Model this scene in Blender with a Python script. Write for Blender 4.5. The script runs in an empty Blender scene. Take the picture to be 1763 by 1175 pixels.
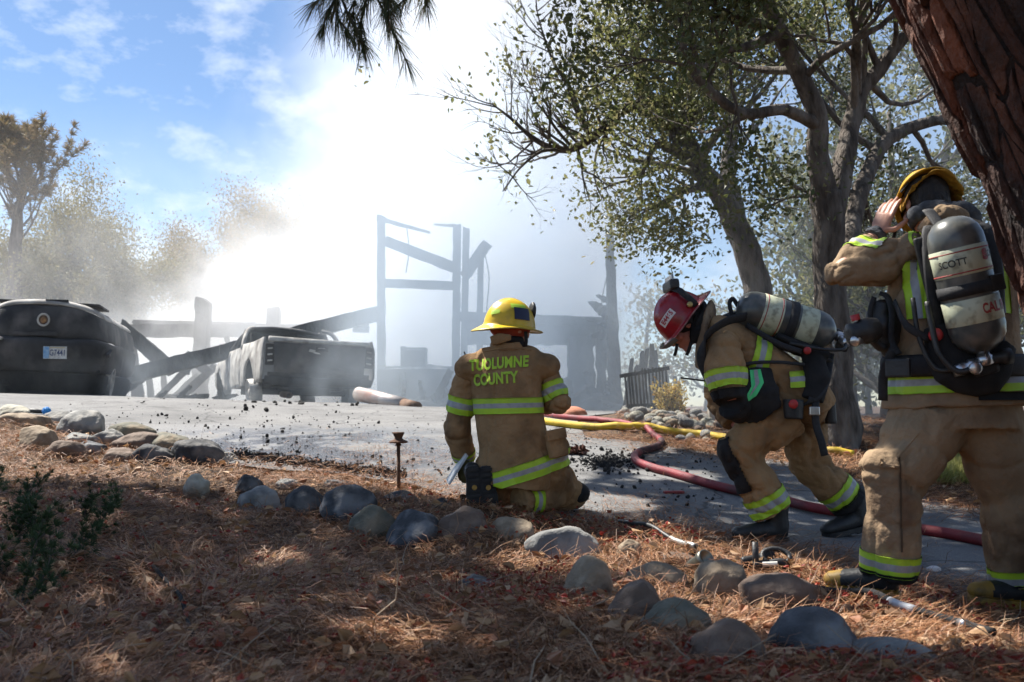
import bpy, bmesh, math, random
import numpy as np
from mathutils import Vector, Matrix, noise as mnoise
from mathutils.bvhtree import BVHTree
from mathutils.geometry import delaunay_2d_cdt

random.seed(7); rng = np.random.default_rng(7)
SC = bpy.context.scene
COL = SC.collection
R = math.radians

# ------------------------------------------------------------------ camera
CAMZ = 1.0; F = 1714.0; PITCH = math.atan((700 - 587.5) / F)
cam = bpy.data.cameras.new('camera'); cam.sensor_width = 36; cam.lens = 36 * F / 1763
cam.clip_start = .05; cam.clip_end = 3000
cam.dof.use_dof = True; cam.dof.focus_distance = 5.4; cam.dof.aperture_fstop = 4.5
camo = bpy.data.objects.new('camera', cam); COL.objects.link(camo)
camo.location = (0, 0, CAMZ); camo.rotation_euler = (math.pi / 2 + PITCH, 0, 0)
SC.camera = camo

# ------------------------------------------------------------------ sky, sun, exposure
SUN_EL, SUN_AZ = R(56), R(-52)          # azimuth from +Y, negative to the left
SUN_DIR = Vector((math.sin(SUN_AZ) * math.cos(SUN_EL), math.cos(SUN_AZ) * math.cos(SUN_EL), math.sin(SUN_EL)))
W = bpy.data.worlds.new('World'); SC.world = W; W.use_nodes = True
nt = W.node_tree; nt.nodes.clear()
wo = nt.nodes.new('ShaderNodeOutputWorld'); bg = nt.nodes.new('ShaderNodeBackground')
sky = nt.nodes.new('ShaderNodeTexSky'); sky.sky_type = 'NISHITA'; sky.sun_disc = False
sky.sun_elevation = SUN_EL; sky.sun_rotation = SUN_AZ; sky.altitude = 800; sky.air_density = 1.0; sky.dust_density = .2; sky.ozone_density = 3.5
bg.inputs['Strength'].default_value = .058
tc = nt.nodes.new('ShaderNodeTexCoord'); mp = nt.nodes.new('ShaderNodeMapping'); mp.inputs['Scale'].default_value = (1, 1, 1.9)
n1 = nt.nodes.new('ShaderNodeTexNoise'); n1.inputs['Scale'].default_value = 17; n1.inputs['Detail'].default_value = 7; n1.inputs['Roughness'].default_value = .6
n2 = nt.nodes.new('ShaderNodeTexNoise'); n2.inputs['Scale'].default_value = 3.0; n2.inputs['Detail'].default_value = 3
ml = nt.nodes.new('ShaderNodeMath'); ml.operation = 'MULTIPLY_ADD'
mr = nt.nodes.new('ShaderNodeMapRange'); mr.inputs[1].default_value = 1.08; mr.inputs[2].default_value = 1.5; mr.inputs[4].default_value = .7
mx = nt.nodes.new('ShaderNodeMixRGB'); mx.inputs[2].default_value = (8.2, 8.6, 9.3, 1)
L = nt.links.new
L(tc.outputs['Generated'], mp.inputs[0]); L(mp.outputs[0], n1.inputs[0]); L(mp.outputs[0], n2.inputs[0])
L(n1.outputs[0], ml.inputs[0]); ml.inputs[1].default_value = 1.2; L(n2.outputs[0], ml.inputs[2])
L(ml.outputs[0], mr.inputs[0]); L(mr.outputs[0], mx.inputs[0]); L(sky.outputs[0], mx.inputs[1])
L(mx.outputs[0], bg.inputs[0]); L(bg.outputs[0], wo.inputs[0])
sl = bpy.data.lights.new('sun', 'SUN'); sl.energy = 4.7; sl.angle = R(.53); sl.color = (1, .95, .87)
so = bpy.data.objects.new('sun', sl); COL.objects.link(so); so.location = (-20, 20, 40)
so.rotation_euler = (-SUN_DIR).to_track_quat('-Z', 'Y').to_euler()
SC.view_settings.view_transform = 'Standard'; SC.view_settings.look = 'None'; SC.view_settings.gamma = 1
SC.view_settings.use_curve_mapping = False
SC.view_settings.exposure = 1.42
cy = SC.cycles
cy.use_denoising = True
cy.max_bounces = 12; cy.diffuse_bounces = 3; cy.glossy_bounces = 2; cy.transmission_bounces = 3
cy.transparent_max_bounces = 8; cy.volume_bounces = 10; cy.volume_step_rate = 1.0; cy.volume_max_steps = 256
cy.caustics_reflective = False; cy.caustics_refractive = False
cy.use_adaptive_sampling = True; cy.adaptive_threshold = .02
cy.sample_clamp_indirect = 6

# ------------------------------------------------------------------ helpers
def ray(u, v):
    a, b = (u - 881.5) / F, (587.5 - v) / F
    cp, sp = math.cos(PITCH), math.sin(PITCH)
    return Vector((a, cp - b * sp, sp + b * cp))
def at(u, v, Y):
    d = ray(u, v); return Vector((0, 0, CAMZ)) + d * (Y / d.y)
def pxm(Y): return F / Y

MATS = {}
def M(name, c1, c2=None, scale=6, rough=.8, bump=0, bscale=None, metal=0, island=0, detail=5, lo=.35, hi=.65,
      coord='Object', c3=None, scale3=2, transl=0, spec=.4, stretch=None, alpha_noise=None, rrange=None):
    if name in MATS: return MATS[name]
    m = bpy.data.materials.new(name); m.use_nodes = True; MATS[name] = m
    t = m.node_tree; b = t.nodes['Principled BSDF']; K = t.links.new
    b.inputs['Roughness'].default_value = rough; b.inputs['Metallic'].default_value = metal
    b.inputs['Specular IOR Level'].default_value = spec
    b.inputs['Base Color'].default_value = (*c1, 1)
    src = None
    if c2 or bump:
        co = t.nodes.new('ShaderNodeTexCoord'); out = co.outputs[coord]
        if stretch:
            mp = t.nodes.new('ShaderNodeMapping'); mp.inputs['Scale'].default_value = stretch; K(out, mp.inputs[0]); out = mp.outputs[0]
    if c2:
        n = t.nodes.new('ShaderNodeTexNoise'); n.inputs['Scale'].default_value = scale; n.inputs['Detail'].default_value = detail
        K(out, n.inputs[0])
        r = t.nodes.new('ShaderNodeMapRange'); r.inputs[1].default_value = lo; r.inputs[2].default_value = hi; K(n.outputs[0], r.inputs[0])
        x = t.nodes.new('ShaderNodeMixRGB'); x.inputs[1].default_value = (*c1, 1); x.inputs[2].default_value = (*c2, 1); K(r.outputs[0], x.inputs[0])
        src = x.outputs[0]
        if rrange:
            q = t.nodes.new('ShaderNodeMapRange'); q.inputs[3].default_value = rrange[0]; q.inputs[4].default_value = rrange[1]
            K(r.outputs[0], q.inputs[0]); K(q.outputs[0], b.inputs['Roughness'])
        if c3:
            n3 = t.nodes.new('ShaderNodeTexNoise'); n3.inputs['Scale'].default_value = scale3; n3.inputs['Detail'].default_value = 4
            K(out, n3.inputs[0])
            r3 = t.nodes.new('ShaderNodeMapRange'); r3.inputs[1].default_value = .5; r3.inputs[2].default_value = .68; K(n3.outputs[0], r3.inputs[0])
            x3 = t.nodes.new('ShaderNodeMixRGB'); x3.inputs[2].default_value = (*c3, 1); K(src, x3.inputs[1]); K(r3.outputs[0], x3.inputs[0]); src = x3.outputs[0]
    if island:
        g = t.nodes.new('ShaderNodeNewGeometry'); r = t.nodes.new('ShaderNodeMapRange')
        r.inputs[3].default_value = 1 - island; r.inputs[4].default_value = 1 + island; K(g.outputs['Random Per Island'], r.inputs[0])
        x = t.nodes.new('ShaderNodeMixRGB'); x.blend_type = 'MULTIPLY'; x.inputs[0].default_value = 1
        if src: K(src, x.inputs[1])
        else: x.inputs[1].default_value = (*c1, 1)
        K(r.outputs[0], x.inputs[2]); src = x.outputs[0]
    if src: K(src, b.inputs['Base Color'])
    if bump:
        nb = t.nodes.new('ShaderNodeTexNoise'); nb.inputs['Scale'].default_value = bscale or scale * 4; nb.inputs['Detail'].default_value = 6
        K(out, nb.inputs[0]); bp = t.nodes.new('ShaderNodeBump'); bp.inputs['Strength'].default_value = bump; bp.inputs['Distance'].default_value = .02
        K(nb.outputs[0], bp.inputs['Height']); K(bp.outputs[0], b.inputs['Normal'])
    if transl:
        tr = t.nodes.new('ShaderNodeBsdfTranslucent'); mxs = t.nodes.new('ShaderNodeMixShader'); mxs.inputs[0].default_value = transl
        if src: K(src, tr.inputs[0])
        else: tr.inputs[0].default_value = (*c1, 1)
        o = t.nodes['Material Output']; K(b.outputs[0], mxs.inputs[1]); K(tr.outputs[0], mxs.inputs[2]); K(mxs.outputs[0], o.inputs[0])
    return m
def Mramp(name, cols, rough=.7, transl=0):
    """a colour per loose piece, picked from cols"""
    m = bpy.data.materials.new(name); m.use_nodes = True; t = m.node_tree; b = t.nodes['Principled BSDF']; K = t.links.new
    g = t.nodes.new('ShaderNodeNewGeometry'); r = t.nodes.new('ShaderNodeValToRGB'); e = r.color_ramp.elements
    while len(e) < len(cols): e.new(.5)
    for i, c in enumerate(cols): e[i].position = i / (len(cols) - 1); e[i].color = (*c, 1)
    K(g.outputs['Random Per Island'], r.inputs[0]); K(r.outputs[0], b.inputs['Base Color'])
    b.inputs['Roughness'].default_value = rough; b.inputs['Specular IOR Level'].default_value = .35
    if transl:
        tr = t.nodes.new('ShaderNodeBsdfTranslucent'); mxs = t.nodes.new('ShaderNodeMixShader'); mxs.inputs[0].default_value = transl
        K(r.outputs[0], tr.inputs[0]); o = t.nodes['Material Output']; K(b.outputs[0], mxs.inputs[1]); K(tr.outputs[0], mxs.inputs[2]); K(mxs.outputs[0], o.inputs[0])
    return m

def mesh(name, V, Fc, mats=None, smooth=False, mi=None):
    me = bpy.data.meshes.new(name)
    me.from_pydata([tuple(p) for p in V], [], Fc)
    if mats is not None:
        for x in (mats if isinstance(mats, (list, tuple)) else [mats]): me.materials.append(x)
    if mi is not None: me.polygons.foreach_set('material_index', mi)
    if smooth: me.polygons.foreach_set('use_smooth', [True] * len(me.polygons))
    me.update(); return me
def npmesh(name, V, Q, mat, smooth=False):
    """fast: V (n,3), Q (m,k) all faces with k corners"""
    me = bpy.data.meshes.new(name); n, m, k = len(V), len(Q), Q.shape[1]
    me.vertices.add(n); me.vertices.foreach_set('co', np.asarray(V, np.float32).ravel())
    me.loops.add(m * k); me.loops.foreach_set('vertex_index', np.asarray(Q, np.int32).ravel())
    me.polygons.add(m); me.polygons.foreach_set('loop_start', np.arange(0, m * k, k, dtype=np.int32))
    me.polygons.foreach_set('use_smooth', np.full(m, smooth)); me.materials.append(mat)
    me.update(calc_edges=True); me.validate(); return me
def tag(o, label=None, cat=None, group=None, kind=None):
    if label: o['label'] = label
    if cat: o['category'] = cat
    if group: o['group'] = group
    if kind: o['kind'] = kind
    return o
def obj(name, me, parent=None, loc=None):
    o = bpy.data.objects.new(name, me); COL.objects.link(o)
    if loc is not None: o.location = loc
    if parent is not None:
        o.parent = parent
        if parent.get('world_parts'): o.matrix_parent_inverse = parent['mpi_'] if False else Matrix.Translation(-parent.location)
    return o
def thing(name, label, cat, loc=(0, 0, 0), group=None, world_parts=True, rotz=0):
    """an Empty at the base; with world_parts its parts are modelled in world coordinates"""
    o = bpy.data.objects.new(name, None); COL.objects.link(o); o.location = loc; o.empty_display_size = .1
    o.rotation_euler = (0, 0, rotz)
    if world_parts: o['world_parts'] = 1
    return tag(o, label, cat, group)

def frames(P):
    """parallel transport frames along a polyline"""
    P = [Vector(p) for p in P]; n = len(P); T = []
    for i in range(n):
        a = P[max(0, i - 1)]; b = P[min(n - 1, i + 1)]; d = (b - a)
        T.append(d.normalized() if d.length > 1e-9 else Vector((0, 0, 1)))
    ref = Vector((0, 0, 1)) if abs(T[0].z) < .9 else Vector((1, 0, 0))
    X = (ref - T[0] * ref.dot(T[0])).normalized(); out = []
    for i in range(n):
        X = (X - T[i] * X.dot(T[i]));
        X = X.normalized() if X.length > 1e-6 else T[i].orthogonal().normalized()
        out.append((P[i], X, T[i].cross(X), T[i]))
    return out
def tube(P, rad, n=10, ref=None, cap=True, jit=0, V=None, Fc=None):
    """tube along P; rad: number, list of numbers or of (a, b) half-axes; ref: direction of axis a"""
    V = [] if V is None else V; Fc = [] if Fc is None else Fc
    fr = frames(P); base = len(V)
    if not isinstance(rad, (list, tuple)): rad = [rad] * len(fr)
    for i, (p, X, Y, T) in enumerate(fr):
        if ref is not None:
            rv = Vector(ref[i]) if isinstance(ref, list) else Vector(ref)
            X = (rv - T * rv.dot(T)).normalized(); Y = T.cross(X)
        a, b = rad[i] if isinstance(rad[i], (tuple, list)) else (rad[i], rad[i])
        for k in range(n):
            an = 2 * math.pi * k / n; j = 1 + (random.uniform(-jit, jit) if jit else 0)
            V.append(p + (X * (a * math.cos(an)) + Y * (b * math.sin(an))) * j)
    for i in range(len(fr) - 1):
        for k in range(n):
            a = base + i * n + k; b = base + i * n + (k + 1) % n
            Fc.append((a, b, b + n, a + n))
    if cap:
        Fc.append(tuple(base + k for k in range(n))[::-1]); e = base + (len(fr) - 1) * n
        Fc.append(tuple(e + k for k in range(n)))
    return V, Fc
def spline(P, k=6):
    """Catmull-Rom"""
    P = [Vector(p) for p in P]
    if len(P) < 3: return [P[0].lerp(P[-1], i / k) for i in range(k + 1)]
    out = []
    for i in range(len(P) - 1):
        p0 = P[i - 1] if i else P[0] * 2 - P[1]; p1 = P[i]; p2 = P[i + 1]; p3 = P[i + 2] if i + 2 < len(P) else P[-1] * 2 - P[-2]
        for s in range(k):
            t = s / k
            out.append(.5 * ((2 * p1) + (p2 - p0) * t + (2 * p0 - 5 * p1 + 4 * p2 - p3) * t * t + (3 * p1 - p0 - 3 * p2 + p3) * t ** 3))
    out.append(P[-1]); return out
def lerp_list(A, n):
    return [A[min(len(A) - 2, int(i / (n - 1) * (len(A) - 1)))] * (1 - (i / (n - 1) * (len(A) - 1) - min(len(A) - 2, int(i / (n - 1) * (len(A) - 1))))) +
            A[min(len(A) - 2, int(i / (n - 1) * (len(A) - 1))) + 1] * (i / (n - 1) * (len(A) - 1) - min(len(A) - 2, int(i / (n - 1) * (len(A) - 1)))) for i in range(n)]
def box(c, s, rot=None, V=None, Fc=None):
    V = [] if V is None else V; Fc = [] if Fc is None else Fc; b = len(V); rot = rot or Matrix.Identity(3); c = Vector(c)
    for x in (-.5, .5):
        for y in (-.5, .5):
            for z in (-.5, .5): V.append(c + rot @ Vector((x * s[0], y * s[1], z * s[2])))
    for f in ((0, 1, 3, 2), (4, 6, 7, 5), (0, 4, 5, 1), (2, 3, 7, 6), (0, 2, 6, 4), (1, 5, 7, 3)): Fc.append(tuple(b + i for i in f))
    return V, Fc
def bevel_me(me, w, seg=2):
    bm = bmesh.new(); bm.from_mesh(me)
    bmesh.ops.bevel(bm, geom=list(bm.edges), offset=w, segments=seg, affect='EDGES', profile=.6)
    bm.to_mesh(me); bm.free(); return me
def evalmesh(me, mods, name=None):
    """apply modifiers [(type, {props})] to a mesh and return the result"""
    o = bpy.data.objects.new('temporary', me); COL.objects.link(o)
    for i, (t, pr) in enumerate(mods):
        m = o.modifiers.new(str(i), t)
        for k, v in pr.items(): setattr(m, k, v)
    dg = bpy.context.evaluated_depsgraph_get(); r = bpy.data.meshes.new_from_object(o.evaluated_get(dg), depsgraph=dg)
    bpy.data.objects.remove(o); r.name = name or me.name; return r
def co_np(me):
    a = np.empty(len(me.vertices) * 3, np.float32); me.vertices.foreach_get('co', a); return a.reshape(-1, 3)
def nrm_np(me):
    return np.array([v.normal[:] for v in me.vertices], np.float32)
def set_co(me, a): me.vertices.foreach_set('co', np.asarray(a, np.float32).ravel()); me.update()
def inpoly(P, poly):
    x, y = P[:, 0], P[:, 1]; c = np.zeros(len(P), bool); n = len(poly)
    for i in range(n):
        x1, y1 = poly[i]; x2, y2 = poly[(i + 1) % n]
        c ^= ((y1 > y) != (y2 > y)) & (x < (x2 - x1) * (y - y1) / (y2 - y1 + 1e-12) + x1)
    return c
def distline(P, line):
    d = np.full(len(P), 1e9)
    for i in range(len(line) - 1):
        a = np.array(line[i]); b = np.array(line[i + 1]); ab = b - a
        t = np.clip(((P - a) @ ab) / (ab @ ab + 1e-12), 0, 1); d = np.minimum(d, np.hypot(*(P - a - t[:, None] * ab).T))
    return d
def vnoise(P, s, seed=0):
    """cheap vectorised value noise, P (n, 2 or 3)"""
    P = np.asarray(P, float) * s + seed * 17.3; I = np.floor(P).astype(np.int64); f = P - I; f = f * f * (3 - 2 * f); k = P.shape[1]; r = 0
    for c in range(2 ** k):
        o = np.array([(c >> j) & 1 for j in range(k)]); J = I + o
        h = J[:, 0] * 374761393 + J[:, 1] * 668265263 + (J[:, 2] * 2147483647 if k == 3 else 0) + 1013904223
        h = (h ^ (h >> 13)) * 1274126177; h = (h ^ (h >> 16)) & 0xffffff
        r = r + (h / float(0xffffff)) * np.prod(np.where(o, f, 1 - f), axis=1)
    return r * 2 - 1

# ------------------------------------------------------------------ terrain
CP = [(0,1175,2.7),(440,1175,2.6),(880,1175,2.6),(1300,1175,2.6),(1763,1175,2.8),
      (1500,1045,3.9),(1720,1068,3.9),(1763,985,4.7),(1310,928,5.4),(1460,925,5.6),(930,890,5.9),(820,885,5.7),
      (715,950,5.2),(600,912,5.7),(440,890,6.2),(340,862,6.8),(200,880,5.6),(0,905,4.8),(0,770,8),(250,782,8.2),(400,805,7.6),
      (560,815,7.4),(700,835,6.9),(0,678,14),(300,688,14),(650,699,14),(750,705,13.5),(950,718,12.5),(1050,745,9.8),
      (1240,772,9),(1150,722,11.5),(1440,775,8.6),(1640,815,8),(1700,880,6.5),(1100,1000,4.4),(1350,1050,3.6),(640,1020,4.1),(240,1020,3.7)]
cpw = [at(*c) for c in CP] + [Vector(p) for p in ((-8, 19, 1.0), (-3, 19, .95), (2, 19, .9), (8, 19, .8), (-14, 14, 1.3), (-14, 20, 1.1), (-9, 8, .95),
      (-7, 4, .55), (-6, 0, .2), (0, 0, .12), (5, 0, .1), (7, 4, .25), (8, 8, .5), (10, 13, .7), (16, 20, .8), (-20, 26, 1.0), (20, 26, .8), (0, 28, .9))]
CX = np.array([[p.x, p.y] for p in cpw]); CZ = np.array([p.z for p in cpw])
def _U(d): return np.where(d > 1e-9, d * d * np.log(d + 1e-9), 0)
n_ = len(CX); D_ = np.hypot(CX[:, None, 0] - CX[None, :, 0], CX[:, None, 1] - CX[None, :, 1])
A_ = np.zeros((n_ + 3, n_ + 3)); A_[:n_, :n_] = _U(D_) + np.eye(n_) * .04; A_[:n_, n_] = 1; A_[:n_, n_ + 1:] = CX; A_[n_, :n_] = 1; A_[n_ + 1:, :n_] = CX.T
SOL = np.linalg.solve(A_, np.concatenate([CZ, np.zeros(3)]))
def h0(P):
    P = np.asarray(P, float); d = np.hypot(P[:, None, 0] - CX[None, :, 0], P[:, None, 1] - CX[None, :, 1])
    z = _U(d) @ SOL[:n_] + SOL[n_] + P @ SOL[n_ + 1:]
    far = np.clip(np.maximum.reduce([np.abs(P[:, 0]) - 12, P[:, 1] - 20, -2 - P[:, 1]]) / 8, 0, 1); far = far * far * (3 - 2 * far)
    return z * (1 - far) + .9 * far * (P[:, 1] > 0) + .1 * far * (P[:, 1] <= 0)
GX = np.arange(-16, 16.01, .1); GY = np.arange(-3, 30.01, .1)
GG = np.stack(np.meshgrid(GX, GY), -1).reshape(-1, 2)
HG = np.concatenate([h0(c) for c in np.array_split(GG, 20)]).reshape(len(GY), len(GX))
def H(x, y):
    x = np.asarray(x, float); y = np.asarray(y, float)
    fx = np.clip((x + 16) / .1, 0, len(GX) - 1.001); fy = np.clip((y + 3) / .1, 0, len(GY) - 1.001)
    i = fx.astype(int); j = fy.astype(int); a = fx - i; b = fy - j
    return (HG[j, i] * (1 - a) + HG[j, i + 1] * a) * (1 - b) + (HG[j + 1, i] * (1 - a) + HG[j + 1, i + 1] * a) * b
HL = HG.tolist()
def hz(x, y):
    fx = min(max((x + 16) / .1, 0), len(GX) - 1.001); fy = min(max((y + 3) / .1, 0), len(GY) - 1.001); i = int(fx); j = int(fy); a = fx - i; b = fy - j
    return (HL[j][i] * (1 - a) + HL[j][i + 1] * a) * (1 - b) + (HL[j + 1][i] * (1 - a) + HL[j + 1][i + 1] * a) * b
def hit(u, v, y0=1.5, y1=18):
    d = ray(u, v); sx, sz = d.x / d.y, d.z / d.y; y = y0
    under = lambda y: CAMZ + sz * y <= hz(sx * y, y)
    while y < y1 and not under(y): y += .12
    lo, hi = y - .12, y
    for _ in range(9):
        m = (lo + hi) / 2
        if under(m): hi = m
        else: lo = m
    return Vector((sx * hi, hi, CAMZ + sz * hi))

# driveway outline: near edge from left to right, then the far edge back
NEAR = [Vector((-20, 10.5, 0)), Vector((-10, 9.6, 0))] + [hit(*c) for c in ((0, 727), (120, 745), (250, 778), (400, 803), (560, 815), (700, 836), (800, 866), (930, 893),
        (1060, 905), (1200, 925), (1300, 950), (1420, 985), (1560, 1020), (1763, 1062))] + [Vector((3.6, 3.2, 0)), Vector((7, 1.2, 0))]
FAR = [Vector((9, 3.6, 0)), Vector((5, 4.9, 0))] + [hit(*c) for c in ((1763, 890), (1560, 850), (1400, 806), (1240, 786), (1100, 762), (1000, 748))] + \
      [Vector((.9, 12.2, 0)), Vector((1.5, 14.5, 0)), Vector((1.0, 18.5, 0)), Vector((-12, 19.5, 0)), Vector((-20, 19, 0))]
NEARS = [(p.x + .05 * mnoise.noise((p.x * 2.3, p.y * 2.3, 0)), p.y + .06 * mnoise.noise((p.x * 2.3, p.y * 2.3, 5))) for p in spline(NEAR, 12)]
FARS = [(p.x + .05 * mnoise.noise((p.x * 2, p.y * 2, 0)), p.y + .05 * mnoise.noise((p.x * 2, p.y * 2, 5))) for p in spline(FAR, 10)]
ROAD = NEARS + FARS
def on_road(P): return inpoly(np.asarray(P), ROAD)
EDGE = NEARS + FARS + [NEARS[0]]

# ground sheet: fine near, coarse to the horizon
xs = np.concatenate([-np.geomspace(900, 17, 14), np.arange(-16, -6, .5), np.arange(-6, 6, .085), np.arange(6, 16, .5), np.geomspace(17, 900, 14)])
ys = np.concatenate([-np.geomspace(300, 4, 8), np.arange(-3, 1.5, .4), np.arange(1.5, 9.5, .085), np.arange(9.5, 30, .35), np.geomspace(31, 1500, 18)])
G2 = np.stack(np.meshgrid(xs, ys), -1).reshape(-1, 2)
gz = np.where((np.abs(G2[:, 0]) < 16) & (G2[:, 1] > -3) & (G2[:, 1] < 30), H(G2[:, 0], G2[:, 1]), np.where(G2[:, 1] > 0, .9, .1))
rd = on_road(G2); dr = distline(G2, EDGE)
def lump(P): return .035 * vnoise(P, 2.2, 1) + .018 * vnoise(P, 6, 2) + .01 * vnoise(P, 15, 3) + .02
gz = gz + np.where(rd, -np.clip(dr - .1, 0, .03), lump(G2) * np.clip(dr / .35, 0, 1)) - .006
def HB(x, y):
    """height of the bed with its lumps"""
    P = np.stack([np.atleast_1d(x), np.atleast_1d(y)], -1).astype(float)
    return H(P[:, 0], P[:, 1]) + np.where(on_road(P), .01, lump(P) * np.clip(distline(P, EDGE) / .35, 0, 1)) - .006
nx, ny = len(xs), len(ys); I = np.arange(nx * ny).reshape(ny, nx)
Q = np.stack([I[:-1, :-1], I[:-1, 1:], I[1:, 1:], I[1:, :-1]], -1).reshape(-1, 4)
m_ground = M('bed soil', (.03, .019, .013), (.085, .05, .03), scale=9, rough=.95, bump=.8, bscale=60, coord='Object', c3=(.17, .1, .05), scale3=25, detail=8)
go = obj('ground', npmesh('ground', np.column_stack([G2, gz]), Q, m_ground, True)); tag(go, 'brown soil bank under a litter of pine needles', kind='structure')

# driveway sheet
pts = [Vector(p) for p in ROAD]; nb = len(pts)
gx = np.concatenate([np.arange(-18, -8, .6), np.arange(-8, 8, .16)]); gy = np.arange(1.4, 19.4, .16)
gg = np.stack(np.meshgrid(gx, gy), -1).reshape(-1, 2) + rng.uniform(-.01, .01, (len(gx) * len(gy), 2))
gg = gg[on_road(gg) & (distline(gg, EDGE) > .05)]
res = delaunay_2d_cdt(pts + [Vector(p) for p in gg], [(i, (i + 1) % nb) for i in range(nb)], [], 1, 1e-5)
RV = np.array([p[:] for p in res[0]]); rz = H(RV[:, 0], RV[:, 1]) + .012 + .012 * vnoise(RV, .9, 4) * np.clip(distline(RV, EDGE) / .4, 0, 1)
m_asph = bpy.data.materials.new('weathered asphalt'); m_asph.use_nodes = True
t = m_asph.node_tree; b = t.nodes['Principled BSDF']; K = t.links.new
co = t.nodes.new('ShaderNodeTexCoord')
def tn(scale, detail=5, r=.55):
    n = t.nodes.new('ShaderNodeTexNoise'); n.inputs['Scale'].default_value = scale; n.inputs['Detail'].default_value = detail; n.inputs['Roughness'].default_value = r
    K(co.outputs['Object'], n.inputs[0]); return n.outputs[0]
def mapr(s, a, b_, c=0, d=1):
    n = t.nodes.new('ShaderNodeMapRange'); n.inputs[1].default_value = a; n.inputs[2].default_value = b_; n.inputs[3].default_value = c; n.inputs[4].default_value = d
    K(s, n.inputs[0]); return n.outputs[0]
def mixc(f, a, c, mode='MIX'):
    n = t.nodes.new('ShaderNodeMixRGB'); n.blend_type = mode
    for i, x in ((0, f), (1, a), (2, c)):
        if isinstance(x, (int, float)): n.inputs[i].default_value = x
        elif isinstance(x, tuple): n.inputs[i].default_value = (*x, 1)
        else: K(x, n.inputs[i])
    return n.outputs[0]
vo = t.nodes.new('ShaderNodeTexVoronoi'); vo.inputs['Scale'].default_value = 95; K(co.outputs['Object'], vo.inputs[0])
agg = mixc(mapr(tn(120, 2), .35, .7), (.10, .10, .103), (.23, .225, .215))
agg = mixc(mapr(vo.outputs['Distance'], .0, .35, .55, 0), agg, (.36, .35, .33))
agg = mixc(mapr(tn(.9, 5), .4, .7), agg, mixc(.6, agg, (.06, .06, .062)))
# damp run-off: darker and shiny, in its own streaks
wet = mapr(tn(1.1, 6, .62), .49, .57)
sp = t.nodes.new('ShaderNodeSeparateXYZ'); K(co.outputs['Object'], sp.inputs[0])
wp = hit(505, 778); gd = t.nodes.new('ShaderNodeVectorMath'); gd.operation = 'DISTANCE'; K(co.outputs['Object'], gd.inputs[0]); gd.inputs[1].default_value = (wp.x, wp.y, wp.z)
mask = mapr(gd.outputs['Value'], 2.6, .9); wet = mapr(tn(1.3, 6, .62), .40, .50)
mm = t.nodes.new('ShaderNodeMath'); mm.operation = 'MULTIPLY'; K(wet, mm.inputs[0]); K(mask, mm.inputs[1])
col = mixc(mm.outputs[0], agg, mixc(.65, agg, (.025, .025, .028)))
soot = mapr(tn(2.2, 9, .75), .52, .70, 0, .8); col = mixc(soot, col, (.03, .028, .026))
vc_ = t.nodes.new('ShaderNodeTexVoronoi'); vc_.feature = 'DISTANCE_TO_EDGE'; vc_.inputs['Scale'].default_value = .55
wv = t.nodes.new('ShaderNodeVectorMath'); wv.operation = 'MULTIPLY_ADD'; nw = t.nodes.new('ShaderNodeTexNoise'); nw.inputs['Scale'].default_value = 3; K(co.outputs['Object'], nw.inputs[0])
K(nw.outputs['Color'], wv.inputs[0]); wv.inputs[1].default_value = (.35, .35, .35); K(co.outputs['Object'], wv.inputs[2]); K(wv.outputs[0], vc_.inputs[0])
col = mixc(mapr(vc_.outputs['Distance'], .004, .012, .7, 0), col, (.03, .03, .03)); K(col, b.inputs['Base Color']); K(mapr(mm.outputs[0], 0, 1, .88, .10), b.inputs['Roughness'])
bp = t.nodes.new('ShaderNodeBump'); bp.inputs['Strength'].default_value = .5; bp.inputs['Distance'].default_value = .006
K(vo.outputs['Distance'], bp.inputs['Height']); K(bp.outputs[0], b.inputs['Normal'])
dv = obj('driveway', mesh('driveway', np.column_stack([RV, rz]), res[2], m_asph, True)); tag(dv, 'grey asphalt driveway climbing to the burnt house', kind='structure')

# ------------------------------------------------------------------ burnt trees, oaks, pines
def leaf_mesh(name, C, D, size, mat, fold=.35, aspect=.55, jit=.9):
    """leaf per centre C (n,3): a folded six-corner blade pointing roughly along D"""
    n = len(C); a = D / (np.linalg.norm(D, axis=1, keepdims=True) + 1e-9) + rng.normal(0, jit, (n, 3)); a /= np.linalg.norm(a, axis=1, keepdims=True)
    r = rng.normal(0, 1, (n, 3)); b = np.cross(a, r); b /= np.linalg.norm(b, axis=1, keepdims=True) + 1e-9; c = np.cross(a, b)
    s = size * rng.uniform(.6, 1.35, (n, 1)); w = s * aspect * .5; f = fold * w
    V = np.stack([C - a * s * .5, C - a * s * .05 + b * w + c * f, C + a * s * .25 + b * w * .75 + c * f, C + a * s * .5 - c * f * .8,
                  C + a * s * .25 - b * w * .75 + c * f, C - a * s * .05 - b * w + c * f], 1).reshape(-1, 3)
    o = (np.arange(n) * 6)[:, None]
    Q = np.concatenate([o + np.array([[0, 1, 2, 3]]), o + np.array([[0, 3, 4, 5]])], 0)
    return npmesh(name, V, Q, mat, False)

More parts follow.
